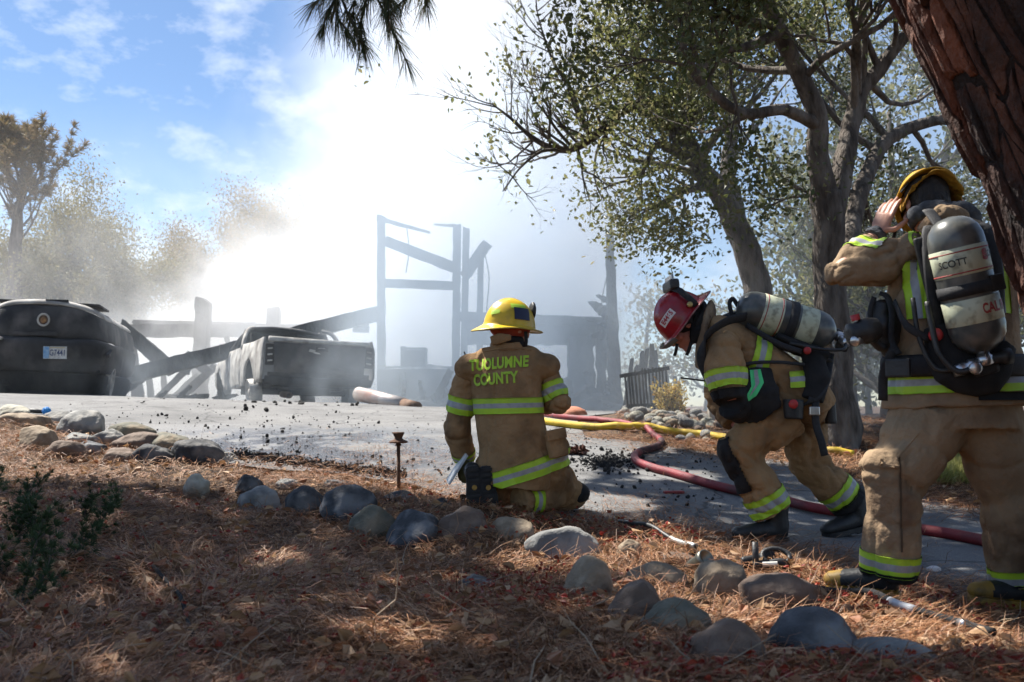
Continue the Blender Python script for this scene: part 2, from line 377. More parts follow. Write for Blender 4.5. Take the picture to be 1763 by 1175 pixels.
def grow(P0, D0, length, r0, depth, V, Fc, tips, wob=.35, up=.15, nb=3, sides=6, keep=.72, ang=.75, rnd=random):
    """one limb and its branches; tips collects (point, direction) for foliage"""
    seg = 5; P = [Vector(P0)]; d = Vector(D0).normalized(); Rr = [r0]
    for i in range(seg):
        d = (d + Vector((rnd.gauss(0, wob), rnd.gauss(0, wob), rnd.gauss(0, wob) + up)) * .45).normalized()
        P.append(P[-1] + d * (length / seg)); Rr.append(r0 * (1 - .62 * (i + 1) / seg))
    tube(P, Rr, n=max(4, sides), V=V, Fc=Fc, cap=False)
    if depth <= 0:
        for i in (2, 3, 4, 5): tips.append((P[i], d.copy()))
        return
    for k in range(nb):
        i = rnd.randint(2, seg); ax = Vector((rnd.gauss(0, 1), rnd.gauss(0, 1), rnd.gauss(0, 1))).normalized()
        nd = (Matrix.Rotation(rnd.uniform(.4, 1) * ang * rnd.choice((-1, 1)), 3, ax) @ (P[i] - P[i - 1]).normalized())
        grow(P[i], nd, length * keep * rnd.uniform(.7, 1.15), Rr[i] * .75, depth - 1, V, Fc, tips, wob, up, nb, sides - 1, keep, ang, rnd)
    tips.append((P[-1], d.copy()))

def clump_leaves(tips, per, rad, size, mat, name, reject=None, jit=.9):
    T = np.array([p[:] for p, d in tips]); Dd = np.array([d[:] for p, d in tips])
    C = np.repeat(T, per, 0) + rng.normal(0, rad, (len(T) * per, 3)); D = np.repeat(Dd, per, 0) + rng.normal(0, .3, (len(T) * per, 3))
    if reject is not None:
        k = reject(C); C = C[~k]; D = D[~k]
    return leaf_mesh(name, C, D, size, mat, jit=jit)

m_bark = M('oak bark', (.045, .036, .03), (.13, .108, .09), scale=16, rough=.95, bump=1.6, bscale=34, stretch=(1, 1, .28), c3=(.17, .15, .13), scale3=6)
m_barkdk = M('dark oak bark', (.05, .042, .036), (.11, .095, .08), scale=8, rough=.95, bump=1, bscale=30, stretch=(1, 1, .3))
m_leaf = Mramp('oak leaves', [(.09, .105, .03), (.14, .155, .05), (.22, .215, .09), (.12, .135, .04), (.28, .25, .13), (.18, .185, .075)], rough=.42, transl=.5)
m_leafdk = Mramp('dark oak leaves', [(.06, .078, .026), (.09, .108, .038), (.14, .145, .06), (.07, .088, .03), (.19, .175, .08)], rough=.4, transl=.45)
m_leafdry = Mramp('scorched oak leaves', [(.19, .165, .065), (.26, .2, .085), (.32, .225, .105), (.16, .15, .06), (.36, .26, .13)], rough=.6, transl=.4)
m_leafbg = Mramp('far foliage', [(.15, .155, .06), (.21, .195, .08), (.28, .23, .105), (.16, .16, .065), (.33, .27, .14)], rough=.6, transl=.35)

def limb(pts, radii, V, Fc, n=10):
    P = spline(pts, 5); rr = lerp_list(list(radii), len(P))
    P = [p + Vector((mnoise.noise(p * 3), mnoise.noise(p * 3 + Vector((9, 0, 0))), 0)) * r * .5 for p, r in zip(P, rr)]
    tube(P, rr, n=n, V=V, Fc=Fc, jit=.06); return P, rr
def sprout(P, rr, frm, count, length, V, Fc, tips, depth=2, side=None, rs=3, **kw):
    rn = random.Random(rs)
    for k in range(count):
        i = int(len(P) * (frm + (1 - frm) * (k + rn.random()) / count)); i = min(max(i, 1), len(P) - 1)
        T = (P[i] - P[i - 1]).normalized(); ax = Vector((rn.gauss(0, 1), rn.gauss(0, 1), rn.gauss(0, 1)))
        d = (ax - T * ax.dot(T)).normalized() + T * rn.uniform(.1, .7) + Vector((0, 0, .15))
        if side is not None: d += Vector(side)
        grow(P[i], d, length * rn.uniform(.65, 1.2), max(.009, min(rr[i] * .5, .05)), depth, V, Fc, tips, rnd=rn, **kw)

def tree(name, label, cat, base, trunkmat, build, leafmat, per, rad, size, group=None, reject=None):
    t = thing(name, label, cat, base, group); V, Fc, tips = [], [], []
    build(V, Fc, tips)
    obj('trunk', mesh('trunk', V, Fc, trunkmat, True), t)
    if per: obj('crown', clump_leaves(tips, per, rad, size, leafmat, 'crown', reject), t)
    return t, tips

# the big forked oak on the right
def oakA(V, Fc, tips):
    Y = 8.8; a = lambda u, v, dy=0: at(u, v, Y + dy)
    b = hit(1438, 772); b.z -= .15
    P, r = limb([b, a(1436, 640), a(1432, 520), a(1424, 400), a(1420, 330)], [.24, .155, .14, .135, .14], V, Fc, 16)
    PL, rl = limb([a(1421, 350), a(1408, 270, -.1), a(1405, 200, -.2), a(1375, 120, -.3), a(1335, 40, -.4), a(1300, -20, -.5), a(1250, -110, -.6)], [.125, .1, .09, .08, .07, .06, .04], V, Fc)
    PR, r2 = limb([a(1426, 380), a(1445, 310, .1), a(1462, 230, .2), a(1480, 160, .3), a(1520, 110, .3), a(1570, 40, .2), a(1600, -80)], [.12, .1, .09, .08, .065, .05, .03], V, Fc)
    PB, r3 = limb([a(1440, 470), a(1470, 390, .3), a(1490, 300, .6), a(1530, 240, .9), a(1600, 210, 1.1), a(1690, 200, 1.3)], [.09, .085, .08, .07, .055, .035], V, Fc)
    PC, r4 = limb([a(1404, 215, -.2), a(1350, 190, -.4), a(1280, 195, -.6), a(1215, 150, -.8), a(1180, 90, -.9), a(1170, 30, -1)], [.06, .05, .045, .04, .03, .02], V, Fc, 8)
    PD, r5 = limb([a(1345, 55, -.4), a(1290, 80, -.6), a(1240, 90, -.9), a(1190, 140, -1)], [.05, .04, .03, .02], V, Fc, 8)
    sprout(PL, rl, .45, 9, 1.3, V, Fc, tips, rs=1); sprout(PR, r2, .35, 10, 1.35, V, Fc, tips, rs=2)
    sprout(PB, r3, .3, 9, 1.2, V, Fc, tips, rs=3); sprout(PC, r4, .35, 8, .9, V, Fc, tips, rs=4); sprout(PD, r5, .4, 5, .8, V, Fc, tips, rs=5)
tree('oak_tree', 'tall live oak with forked trunk right of the bending firefighter', 'tree', hit(1438, 772), m_bark, oakA, m_leafdk, 17, .16, .055)

# the leaning oak behind it whose crown hangs to the left
def oakB(V, Fc, tips):
    Y = 11.8; a = lambda u, v, dy=0: at(u, v, Y + dy)
    P, r = limb([a(1345, 735), a(1325, 600), a(1305, 500), a(1280, 420), a(1245, 345), a(1205, 290, -.2), a(1180, 230, -.3), a(1165, 120, -.4)], [.22, .19, .17, .155, .13, .11, .08, .04], V, Fc, 14)
    P2, r2 = limb([a(1285, 425), a(1262, 350, .2), a(1250, 290, .4), a(1262, 210, .6), a(1250, 100, .8)], [.13, .11, .09, .07, .04], V, Fc)
    P3, r3 = limb([a(1205, 290, -.2), a(1160, 262, -.4), a(1130, 250, -.6), a(1105, 300, -.7)], [.08, .06, .045, .02], V, Fc, 8)
    P4, r4 = limb([a(1225, 320), a(1170, 330, -.5), a(1140, 352, -.7)], [.06, .045, .02], V, Fc, 8)
    P5, r5 = limb([a(1180, 230, -.3), a(1130, 190, -.4), a(1095, 100, -.4), a(1120, 30, -.4)], [.07, .055, .04, .02], V, Fc, 8)
    sprout(P, r, .62, 10, 1.1, V, Fc, tips, rs=11); sprout(P2, r2, .3, 8, 1.1, V, Fc, tips, rs=12)
    sprout(P3, r3, .3, 6, .8, V, Fc, tips, rs=13); sprout(P4, r4, .3, 5, .55, V, Fc, tips, rs=14); sprout(P5, r5, .3, 9, .85, V, Fc, tips, rs=15)
tree('oak_tree', 'leaning oak with olive crown over the smoke, behind the forked oak', 'tree', at(1345, 735, 11.8), m_bark, oakB, m_leaf, 11, .18, .06)

# the half dead oak limb with bare twigs reaching over the smoke
def oakC(V, Fc, tips):
    Y = 11.2; a = lambda u, v, dy=0: at(u, v, Y + dy); rn = random.Random(5)
    L = [a(1500, -160, 1), a(1380, -40, .6), a(1260, 80, .3), a(1160, 165, .1), a(1068, 190), a(1035, 225), a(1000, 250), a(965, 258), a(920, 240), a(880, 205), a(848, 180)]
    P, r = limb(L, [.1, .095, .09, .08, .062, .055, .048, .04, .03, .018, .008], V, Fc, 8)
    P2, r2 = limb([a(1020, 235), a(1000, 205, .2), a(985, 160, .3), a(955, 110, .3), a(935, 60, .3), a(922, 10, .3)], [.035, .03, .025, .018, .012, .006], V, Fc, 6)
    P3, r3 = limb([a(1110, 180, .2), a(1090, 130, .4), a(1065, 80, .5), a(1075, 25, .5)], [.04, .03, .022, .012], V, Fc, 6)
    P4, r4 = limb([a(965, 258), a(930, 262, -.2), a(895, 290, -.3), a(865, 330, -.3)], [.022, .018, .012, .006], V, Fc, 6)
    dead = []
    for PP, rr, f, cnt, ln, s in ((P, r, .45, 26, .7, 21), (P2, r2, .15, 16, .6, 22), (P3, r3, .1, 14, .6, 23), (P4, r4, .2, 8, .45, 24)):
        sprout(PP, rr, f, cnt, ln, V, Fc, dead, depth=2, rs=s, nb=3, wob=.3, ang=.7, sides=5)
    sprout(P[:22], r[:22], .3, 6, .7, V, Fc, tips, depth=1, rs=31)
    for p, d in dead:
        if rn.random() < .035: tips.append((p, d))
tree('oak_branch', 'half dead oak limb with bare twigs reaching left across the white smoke', 'branch', at(1380, -40, 11.8), m_barkdk, oakC, m_leaf, 8, .09, .065)

# trees further back on the right
def bush(Y, u, vtop, vbot, w, n, s, lean=0):
    def f(V, Fc, tips):
        rn = random.Random(s); b = at(u, vbot, Y); top = at(u + lean, vtop, Y); hgt = (top - b).length
        P, r = limb([b, b.lerp(top, .4) + Vector((rn.uniform(-.3, .3), 0, 0)), b.lerp(top, .8)], [.05 * hgt ** .55, .03 * hgt ** .55, .012 * hgt ** .55], V, Fc, 8)
        for k in range(n):
            i = int(len(P) * (.25 + .75 * rn.random())) - 1; an = rn.uniform(0, 6.28); e = rn.uniform(.05, .9)
            d = Vector((math.cos(an) * (1 - e * .6), math.sin(an) * (1 - e * .6), e))
            grow(P[i], d, w / pxm(Y) * .5 * rn.uniform(.45, 1.0), r[i] * .5, 1, V, Fc, tips, rnd=rn, nb=3)
    return f
RB = [(15, 1400, 250, 720, 260, 16, 41, 'dusty olive tree between the two oak trunks in the distance'), (12.5, 1530, 60, 735, 380, 24, 42, 'dark bushy oak filling the gap behind the standing firefighter'),
      (14, 1650, -40, 735, 460, 28, 43, 'dense far oak beside the red pine trunk'), (22, 1300, 560, 715, 150, 10, 44, 'low grey green bush behind the red helmet'),
      (26, 1120, 470, 712, 120, 12, 45, 'pale scorched tree fading in smoke behind the tall charred post'), (24, 1215, 480, 712, 140, 12, 46, 'rust tinted tree in thin smoke above the red helmet'),
      (18, 1495, 545, 724, 200, 12, 50, 'low smoky shrub between the forked oak and the standing firefighter'), (20, 1385, 580, 718, 170, 12, 51, 'low shrub in smoke between the leaning oak and the forked oak'),
      (17, 1580, 560, 726, 200, 12, 52, 'dark low shrub behind the standing firefighter\'s waist'), (13.5, 1475, 470, 735, 190, 12, 47, 'sunlit leafy sapling behind the air tank of the bending firefighter'), (16, 1740, -150, 720, 480, 26, 48, 'tall shaded oak at the right edge behind the pine'),
      (15.5, 1460, -60, 720, 360, 24, 49, 'tall thin crowned oak above the fork of the big oak')]
for (Y, u, vt, vb, w, n, s, lab) in RB:
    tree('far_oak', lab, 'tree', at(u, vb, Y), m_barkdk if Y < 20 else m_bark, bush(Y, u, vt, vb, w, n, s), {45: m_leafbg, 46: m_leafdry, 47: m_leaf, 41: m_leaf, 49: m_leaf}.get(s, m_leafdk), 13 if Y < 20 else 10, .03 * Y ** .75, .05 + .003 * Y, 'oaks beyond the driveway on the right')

# trees on the left behind the smoke
LB = [(30, 215, 355, 690, 150, 16, 61, 'round oak at the left fading into smoke, beside the grey pine'), (31, 130, 340, 690, 200, 20, 62, 'tan green oak behind the burnt car'),
      (29, 20, 400, 690, 190, 18, 63, 'bushy oak at the far left edge under the grey pine'), (36, 460, 308, 690, 200, 24, 64, 'tawny round oak rising out of the smoke above the pickup'),
      (38, 350, 390, 690, 160, 16, 65, 'lower left shoulder oak of the tawny clump in smoke'), (37, 530, 330, 690, 130, 14, 66, 'right hand oak of the tawny clump in the smoke')]
for (Y, u, vt, vb, w, n, s, lab) in LB:
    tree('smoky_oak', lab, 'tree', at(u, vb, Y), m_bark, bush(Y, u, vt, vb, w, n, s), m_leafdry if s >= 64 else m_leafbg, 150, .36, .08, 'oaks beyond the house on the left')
def needle_tufts(name, T, D, per, ln, wid, mat, spread=.55, droop=.25):
    T = np.repeat(T, per, 0); D = np.repeat(D, per, 0); n = len(T)
    d = D + rng.normal(0, spread, (n, 3)); d[:, 2] -= droop; d /= np.linalg.norm(d, axis=1, keepdims=True)
    L_ = ln * rng.uniform(.6, 1.15, (n, 1)); s = np.cross(d, rng.normal(0, 1, (n, 3))); s /= np.linalg.norm(s, axis=1, keepdims=True) + 1e-9; s *= wid
    mid = T + d * L_ * .5; end = T + d * L_ + np.array([0, 0, -1]) * L_ * .12
    V = np.stack([T - s, T + s, mid + s, mid - s, end + s * .4, end - s * .4], 1).reshape(-1, 3); o = (np.arange(n) * 6)[:, None]
    return npmesh(name, V, np.concatenate([o + np.array([[0, 1, 2, 3]]), o + np.array([[3, 2, 4, 5]])], 0), mat)
m_needle_far = Mramp('grey pine needles', [(.16, .14, .06), (.22, .16, .075), (.28, .19, .1), (.13, .13, .06)], rough=.6, transl=.3)
def greypine(V, Fc, tips):
    Y = 28; rn = random.Random(77); a = lambda u, v: at(u, v, Y)
    P, r = limb([a(15, 690), a(22, 500), a(30, 380), a(40, 310), a(38, 240)], [.3, .22, .15, .1, .03], V, Fc, 8)
    for k in range(34):
        f = k / 34; i = min(int(len(P) * (.42 + .58 * f)), len(P) - 1); an = k * 2.4
        grow(P[i], (math.cos(an), math.sin(an), .75), (1.75 - 1.25 * f) * rn.uniform(.55, 1.15), .04, 1, V, Fc, tips, rnd=rn, nb=3, up=.35, ang=.5)
gp, gt = tree('grey_pine', 'thin crowned grey pine above the burnt car at the left edge', 'tree', at(15, 690, 28), m_bark, greypine, None, 0, 0, 0)
obj('crown', needle_tufts('crown', np.array([p[:] for p, d in gt]), np.array([d[:] for p, d in gt]), 34, .24, .011, m_needle_far, .8, -.1), gp)

# ------------------------------------------------------------------ the big pine at the right edge: trunk, bark plates, boughs overhead
pine = thing('pine_tree', 'large red barked pine trunk leaning in at the right edge', 'tree', (2.2, 3.15, .2))
m_pbark = M('pine bark', (.022, .014, .011), (.10, .043, .026), scale=9, rough=.92, bump=1.4, bscale=46, stretch=(1, 1, .55), c3=(.16, .07, .042), scale3=5, lo=.36, hi=.66, detail=9)
t = m_pbark.node_tree; b = t.nodes['Principled BSDF']; oi_ = t.nodes.new('ShaderNodeObjectInfo'); cr_ = t.nodes.new('ShaderNodeValToRGB'); e_ = cr_.color_ramp.elements
while len(e_) < 4: e_.new(.5)
for e2, (p_, c_) in zip(e_, ((0, (.35, .3, .3)), (.35, (.75, .72, .75)), (.7, (1, 1, 1)), (1, (1.5, 1.1, .9)))): e2.position = p_; e2.color = (*c_, 1)
mu = t.nodes.new('ShaderNodeMixRGB'); mu.blend_type = 'MULTIPLY'; mu.inputs[0].default_value = 1; src_ = b.inputs['Base Color'].links[0].from_socket
t.links.new(oi_.outputs['Random'], cr_.inputs[0]); t.links.new(src_, mu.inputs[1]); t.links.new(cr_.outputs[0], mu.inputs[2]); t.links.new(mu.outputs[0], b.inputs['Base Color'])
m_pcrack = M('pine bark crevice', (.012, .009, .008), (.035, .02, .014), scale=14, rough=1, bump=1.5, bscale=50)
YP = 3.2
PT = [at(2140, 1160, YP), at(2030, 800, YP), at(1966, 580, YP), at(1926, 440, YP), at(1862, 260, YP), at(1742, 0, YP), at(1700, -90, YP), at(1600, -300, YP), Vector((1.1, 3.5, 4.6)), Vector((.9, 3.8, 6.5)), Vector((.8, 4.0, 9)), Vector((.8, 4.0, 13))]
PR_ = [.34, .31, .30, .30, .295, .30, .30, .28, .25, .22, .18, .06]
PP = spline(PT, 6); PRr = lerp_list(PR_, len(PP))
V, Fc = tube(PP, PRr, n=32)
obj('trunk', mesh('trunk', V, Fc, m_pcrack, True), pine)
fr = frames(PP); rnp = random.Random(9); nplate = 0
def plate_mesh(poly, surf, th):
    """one bark plate: outline in (angle, height) raised in two uneven steps off the trunk"""
    k = len(poly); cx = sum(p[0] for p in poly) / k; cy = sum(p[1] for p in poly) / k; P = []
    for lev, s in ((-.012, 1.0), (th * .45, .95), (th, .80), (th * 1.25, .42)):
        for (x, y) in poly:
            P.append(surf(cx + (x - cx) * s, cy + (y - cy) * s, lev + (rnp.uniform(-.0035, .0035) if lev > 0 else 0)))
    P.append(surf(cx, cy, th * (1.2 + rnp.uniform(-.2, .3)))); F_ = []
    for l in range(3):
        for i in range(k): F_.append((l * k + i, l * k + (i + 1) % k, (l + 1) * k + (i + 1) % k, (l + 1) * k + i))
    for i in range(k): F_.append((3 * k + i, 3 * k + (i + 1) % k, 4 * k))
    return mesh('bark_plate', P, F_, m_pbark)
cum = [0]
for i in range(len(PP) - 1): cum.append(cum[-1] + (PP[i + 1] - PP[i]).length)
def trunk_surf(an, s, lev):
    s = min(max(s, 0), cum[-1] - .01); i = max(k for k in range(len(cum)) if cum[k] <= s); f = (s - cum[i]) / (cum[i + 1] - cum[i]); c = PP[i].lerp(PP[i + 1], f); rad = PRr[i] * (1 - f) + PRr[i + 1] * f
    X = fr[i][1].lerp(fr[i + 1][1], f); Y_ = fr[i][2].lerp(fr[i + 1][2], f); return c + (X * math.cos(an) + Y_ * math.sin(an)) * (rad + lev)
def puv(p):
    d = p - Vector((0, 0, CAMZ)); cp, sp = math.cos(PITCH), math.sin(PITCH); fy = d.y * cp + d.z * sp; return 881.5 + F * d.x / fy, 587.5 - F * (-d.y * sp + d.z * cp) / fy
# plates as the cells of a jittered brick-like lattice, so they interlock; only those that face the drive
NA, HS = 34, .25; cells = []
jit = lambda a, r_: (random.Random(a % NA * 977 + r_ * 31).uniform(-.46, .46), random.Random(a % NA * 313 + r_ * 71).uniform(-.46, .46))
def node(a, r_):
    ja, jr = jit(a, r_); return (2 * math.pi * (a + ja) / NA, (r_ + jr + (.5 if a % 2 else 0)) * HS)
for r_ in range(1, 26):
    for a in range(NA):
        c = trunk_surf(2 * math.pi * (a + .5) / NA, (r_ + .5) * HS, 0); s0 = min(max((r_ + .5) * HS, 0), cum[-1] - .02); i = max(k for k in range(len(cum)) if cum[k] <= s0); N = (c - PP[i].lerp(PP[i + 1], (s0 - cum[i]) / (cum[i + 1] - cum[i])))
        u, v = puv(c)
        if -60 < v < 640 and u < 1800 and N.dot(Vector((-.1, 0, CAMZ)) - c) > -.06: cells.append((r_, a))
for r_, a in cells[:300]:
    p = [node(a, r_), node(a + 1, r_), node(a + 1, r_ + 1), node(a, r_ + 1)]; q = []
    if a == NA - 1: p[1] = (p[1][0] + 2 * math.pi if p[1][0] < 3 else p[1][0], p[1][1]); p[2] = (p[2][0] + 2 * math.pi if p[2][0] < 3 else p[2][0], p[2][1])
    for k in range(4):
        A_0, B_0 = p[k], p[(k + 1) % 4]
        for f in (0, .33, .66): q.append((A_0[0] * (1 - f) + B_0[0] * f + (rnp.uniform(-.03, .03) if f else 0), A_0[1] * (1 - f) + B_0[1] * f + (rnp.uniform(-.012, .012) if f else 0)))
    mx_, my_ = sum(t_[0] for t_ in q) / 12, sum(t_[1] for t_ in q) / 12; sx_, sy_ = rnp.uniform(.74, .96), rnp.uniform(.86, .98); q = [(mx_ + (x - mx_) * sx_, my_ + (y - my_) * sy_) for x, y in q]
    obj('bark_plate', plate_mesh(q, trunk_surf, rnp.choice((.005, .009, .014, .024)) * rnp.uniform(.8, 1.2)), pine)
# boughs: the one hanging into view, and those above the frame that shade the bank
m_pneedle = Mramp('pine needles', [(.03, .05, .014), (.05, .07, .02), (.08, .085, .03), (.14, .09, .04), (.04, .06, .02)], rough=.5, transl=.25)
def bough(pts, radii, twigs, ln, seed, per=46, nl=.2, wd=.0012, mat=None, tl=.5, parent=pine, name='bough', spread=.5, droop=.55):
    rn = random.Random(seed); V, Fc = [], []; P, r = limb(pts, radii, V, Fc, 7); T, D = [], []
    for k in range(twigs):
        i = int(len(P) * (.3 + .7 * (k + .5) / twigs)); i = min(i, len(P) - 1); tdir = (P[i] - P[i - 1]).normalized()
        d = (tdir + Vector((rn.gauss(0, .6), rn.gauss(0, .6), rn.gauss(-.15, .4)))).normalized(); q = [P[i]]
        for j in range(4):
            d = (d + Vector((rn.gauss(0, .2), rn.gauss(0, .2), -.12))).normalized(); q.append(q[-1] + d * tl * rn.uniform(.15, .32)); T.append(q[-1][:]); D.append(d[:])
        tube(q, [.006, .005, .005, .004, .003], n=5, V=V, Fc=Fc)
    b = obj(name, mesh(name, V, Fc, m_barkdk, True), parent)
    obj('needles', needle_tufts('needles', np.array(T), np.array(D), per, nl, wd, mat or m_pneedle, spread, droop), b)
YB = 3.9; a = lambda u, v, dy=0: at(u, v, YB + dy)
bough([Vector((.9, 3.75, 5.6)), Vector((.3, 3.9, 4.6)), a(800, -350), a(700, -180), a(655, -65), a(640, -5)], [.05, .04, .03, .02, .012, .006], 9, 1, 5, per=46, nl=.13, tl=.26)
bough([a(700, -180), a(625, -80), a(585, -10)], [.016, .01, .005], 6, 1, 6, per=42, nl=.125, tl=.24)
bough([a(700, -180), a(730, -90), a(742, -40)], [.014, .01, .005], 3, 1, 8, per=34, nl=.12, tl=.16)

# ------------------------------------------------------------------ the burnt house
m_char = M('charred timber', (.012, .012, .013), (.045, .044, .045), scale=7, rough=.85, bump=1, bscale=26, stretch=(1, 1, .5), c3=(.09, .088, .085), scale3=3)
m_charw = M('charred wall', (.02, .02, .021), (.06, .058, .056), scale=2.5, rough=.9, bump=.6, bscale=20)
m_ash = M('pale ash', (.16, .155, .15), (.33, .32, .31), scale=6, rough=.95, bump=.8, bscale=30)
def timber(A, B, w, d=None, rag=.18, n=9, seed=1, taper=1, mat=None, alligator=.10):
    """squared beam with eaten edges between A and B; w, d in metres"""
    rn = random.Random(seed); d = d or w; A, B = Vector(A), Vector(B); T = (B - A).normalized()
    ref = Vector((0, 1, 0)) if abs(T.y) < .8 else Vector((1, 0, 0)); Yx = (ref - T * ref.dot(T)).normalized(); X = T.cross(Yx); V = []; Fc = []
    n = max(n, int((B - A).length / .16))
    for i in range(n + 1):
        f = i / n; p = A.lerp(B, f); s = (1 - (1 - taper) * f) * (1 - .0 * f)
        for (x, y) in ((-1, -1), (0, -1.02), (1, -1), (1.02, 0), (1, 1), (0, 1.02), (-1, 1), (-1.02, 0)):
            q = s * (1 + rn.uniform(-alligator, alligator)); e = rn.uniform(-rag, rag) * .5 if i in (0, n) else 0
            V.append(p + X * (x * w / 2 * q) + Yx * (y * d / 2 * q) + T * (e * w * 3))
    for i in range(n):
        for k in range(8): Fc.append((i * 8 + k, i * 8 + (k + 1) % 8, (i + 1) * 8 + (k + 1) % 8, (i + 1) * 8 + k))
    Fc.append(tuple(range(8))[::-1]); Fc.append(tuple(n * 8 + k for k in range(8)))
    return mesh('timber', V, Fc, mat or m_char)
house = thing('burnt_house', 'charred remains of a timber house with bare posts standing in smoke', 'house', (0, 20, .9))
YH = 20
def tim(name, p, q, th, Y=YH, Y2=None, **k):
    a_, b_ = at(*p, Y), at(*q, Y2 or Y); k.setdefault('seed', len(house.children))
    return obj(name, timber(a_, b_, th / pxm(Y), **k), house)
tim('post', (657, 715), (656, 373), 13)
tim('top_rail', (650, 376), (740, 401), 9, taper=.35, alligator=.25)
tim('rafter', (663, 415), (786, 463), 17, d=.14)
tim('cross_rail', (664, 488), (783, 493), 14, d=.13)
tim('post', (784, 710), (787, 386), 13)
tim('top_rail', (793, 390), (748, 387), 6, taper=.4, alligator=.3)
tim('post', (797, 710), (803, 392), 11, Y=20.4)
tim('brace', (800, 476), (838, 421), 18, Y=20.5, d=.16)
tim('post', (824, 690), (828, 440), 10, Y=20.8)
tim('rail', (786, 545), (1046, 556), 16, Y=20.9)
tim('rail', (830, 624), (868, 622), 8, Y=20.9)
tim('lintel', (800, 572), (1048, 574), 42, Y=21.0, d=.2)
tim('wall_stud', (1000, 715), (1000, 590), 44, Y=20.6, d=.2, alligator=.16)
tim('wall_stud', (1037, 715), (1034, 555), 16, Y=20.4, alligator=.3)
tim('wall_stud', (1018, 715), (1013, 640), 14, Y=20.4, alligator=.3)
tim('sill', (940, 696), (1060, 700), 36, Y=20.3, d=.2)
tim('brace', (950, 668), (985, 652), 12, Y=20.9)
tim('tall_post', (1060, 718), (1049, 398), 24, Y=19.6, taper=.5, alligator=.16)
for k, (p, q, th) in enumerate((((1052, 545), (1018, 522), 26), ((1052, 560), (1004, 548), 14), ((1050, 520), (1026, 508), 12), ((1052, 575), (1020, 578), 22))):
    tim('wall_fragment', p, q, th, Y=19.8, taper=.3, alligator=.35)
# low charred wall with ash on top, and the left part of the frame
V, Fc = box(at(725, 675, 19.7), (1.62, .25, 1.0)); obj('low_wall', bevel_me(mesh('low_wall', V, Fc, m_charw), .02), house)
def heap(name, c, sx, sy, sz, mat, parent, seed=0, n=40):
    V, Fc = [], []; g = 14
    for i in range(g):
        for j in range(g):
            x, y = (i / (g - 1) * 2 - 1), (j / (g - 1) * 2 - 1); r = max(0, 1 - math.hypot(x, y)); q = mnoise.noise((x * 4 + seed, y * 4, seed)) * .5 + mnoise.noise((x * 11, y * 11, seed)) * .25
            V.append(Vector(c) + Vector((x * sx, y * sy, sz * (r ** .7) * (1 + q) - .03)))
    for i in range(g - 1):
        for j in range(g - 1): Fc.append((i * g + j, (i + 1) * g + j, (i + 1) * g + j + 1, i * g + j + 1))
    return obj(name, mesh(name, V, Fc, mat, False), parent)
heap('ash_heap', at(722, 634, 19.7), .8, .2, .12, m_ash, house, 3)
tim('beam', (205, 570), (520, 570), 22, Y=23.5, d=.3)
tim('beam', (230, 556), (440, 560), 9, Y=23.8)
tim('post', (342, 712), (351, 517), 23, Y=23.2)
tim('post', (470, 640), (471, 532), 21, Y=23.4)
for k, (p, q, th) in enumerate((((205, 560), (300, 640), 24), ((300, 632), (330, 640), 14), ((330, 628), (262, 695), 10), ((318, 610), (358, 640), 16),
    ((372, 630), (292, 700), 14), ((225, 600), (240, 700), 20), ((255, 640), (262, 702), 10), ((280, 625), (285, 700), 9), ((200, 620), (205, 704), 12), ((300, 690), (345, 650), 20), ((232, 585), (262, 622), 7), ((360, 625), (385, 645), 12), ((390, 580), (400, 620), 8))):
    tim('fallen_plank', p, q, th, Y=21.6 + .12 * k, d=.07, seed=60 + k)

rq = random.Random(44)
for k in range(34):
    u = rq.choice((rq.uniform(835, 1060), rq.uniform(640, 790), rq.uniform(200, 420))); v = rq.uniform(680, 706); L_ = rq.uniform(14, 55); an = rq.uniform(-.6, .9) if rq.random() < .6 else rq.uniform(1.0, 2.1); Yk = rq.uniform(18.6, 20.2)
    obj('debris', timber(at(u, v, Yk), at(u + L_ * math.cos(an), v - L_ * math.sin(an), Yk + rq.uniform(-.4, .4)), rq.uniform(.05, .14), rq.uniform(.03, .1), seed=300 + k, alligator=.3, taper=rq.uniform(.4, 1)), house)
for k, (u, Yk, sx, sz) in enumerate(((900, 19.5, 1.3, .45), (1015, 19.3, .9, .5), (725, 19.2, .9, .3), (300, 20.6, 1.6, .35))):
    heap('rubble_heap', at(u, 708, Yk), sx, .6, sz, m_charw, house, 11 + k)
for k, P in enumerate((((700, 392), (704, 430), (699, 470)), ((835, 440), (842, 480), (838, 540), (846, 590)), ((1046, 470), (1036, 520), (1040, 560)))):
    V, Fc = tube(spline([at(u, v, 19.9) for u, v in P], 5), .012, n=5); obj('hanging_wire', mesh('hanging_wire', V, Fc, m_char), house)
# long fallen beam from behind the burnt car over the pickup's bonnet
bm_ = obj('charred_beam', timber(at(168, 661, 18.8), at(648, 541, 20.5), .29, .26, seed=4, alligator=.06))
tag(bm_, 'long charred roof beam slanting from behind the burnt car over the pickup', 'beam')
k_ = obj('hanging_bracket', timber(at(622, 556, 20.4), at(622, 568, 20.4), .3, .2, seed=5, mat=m_ash), bm_)
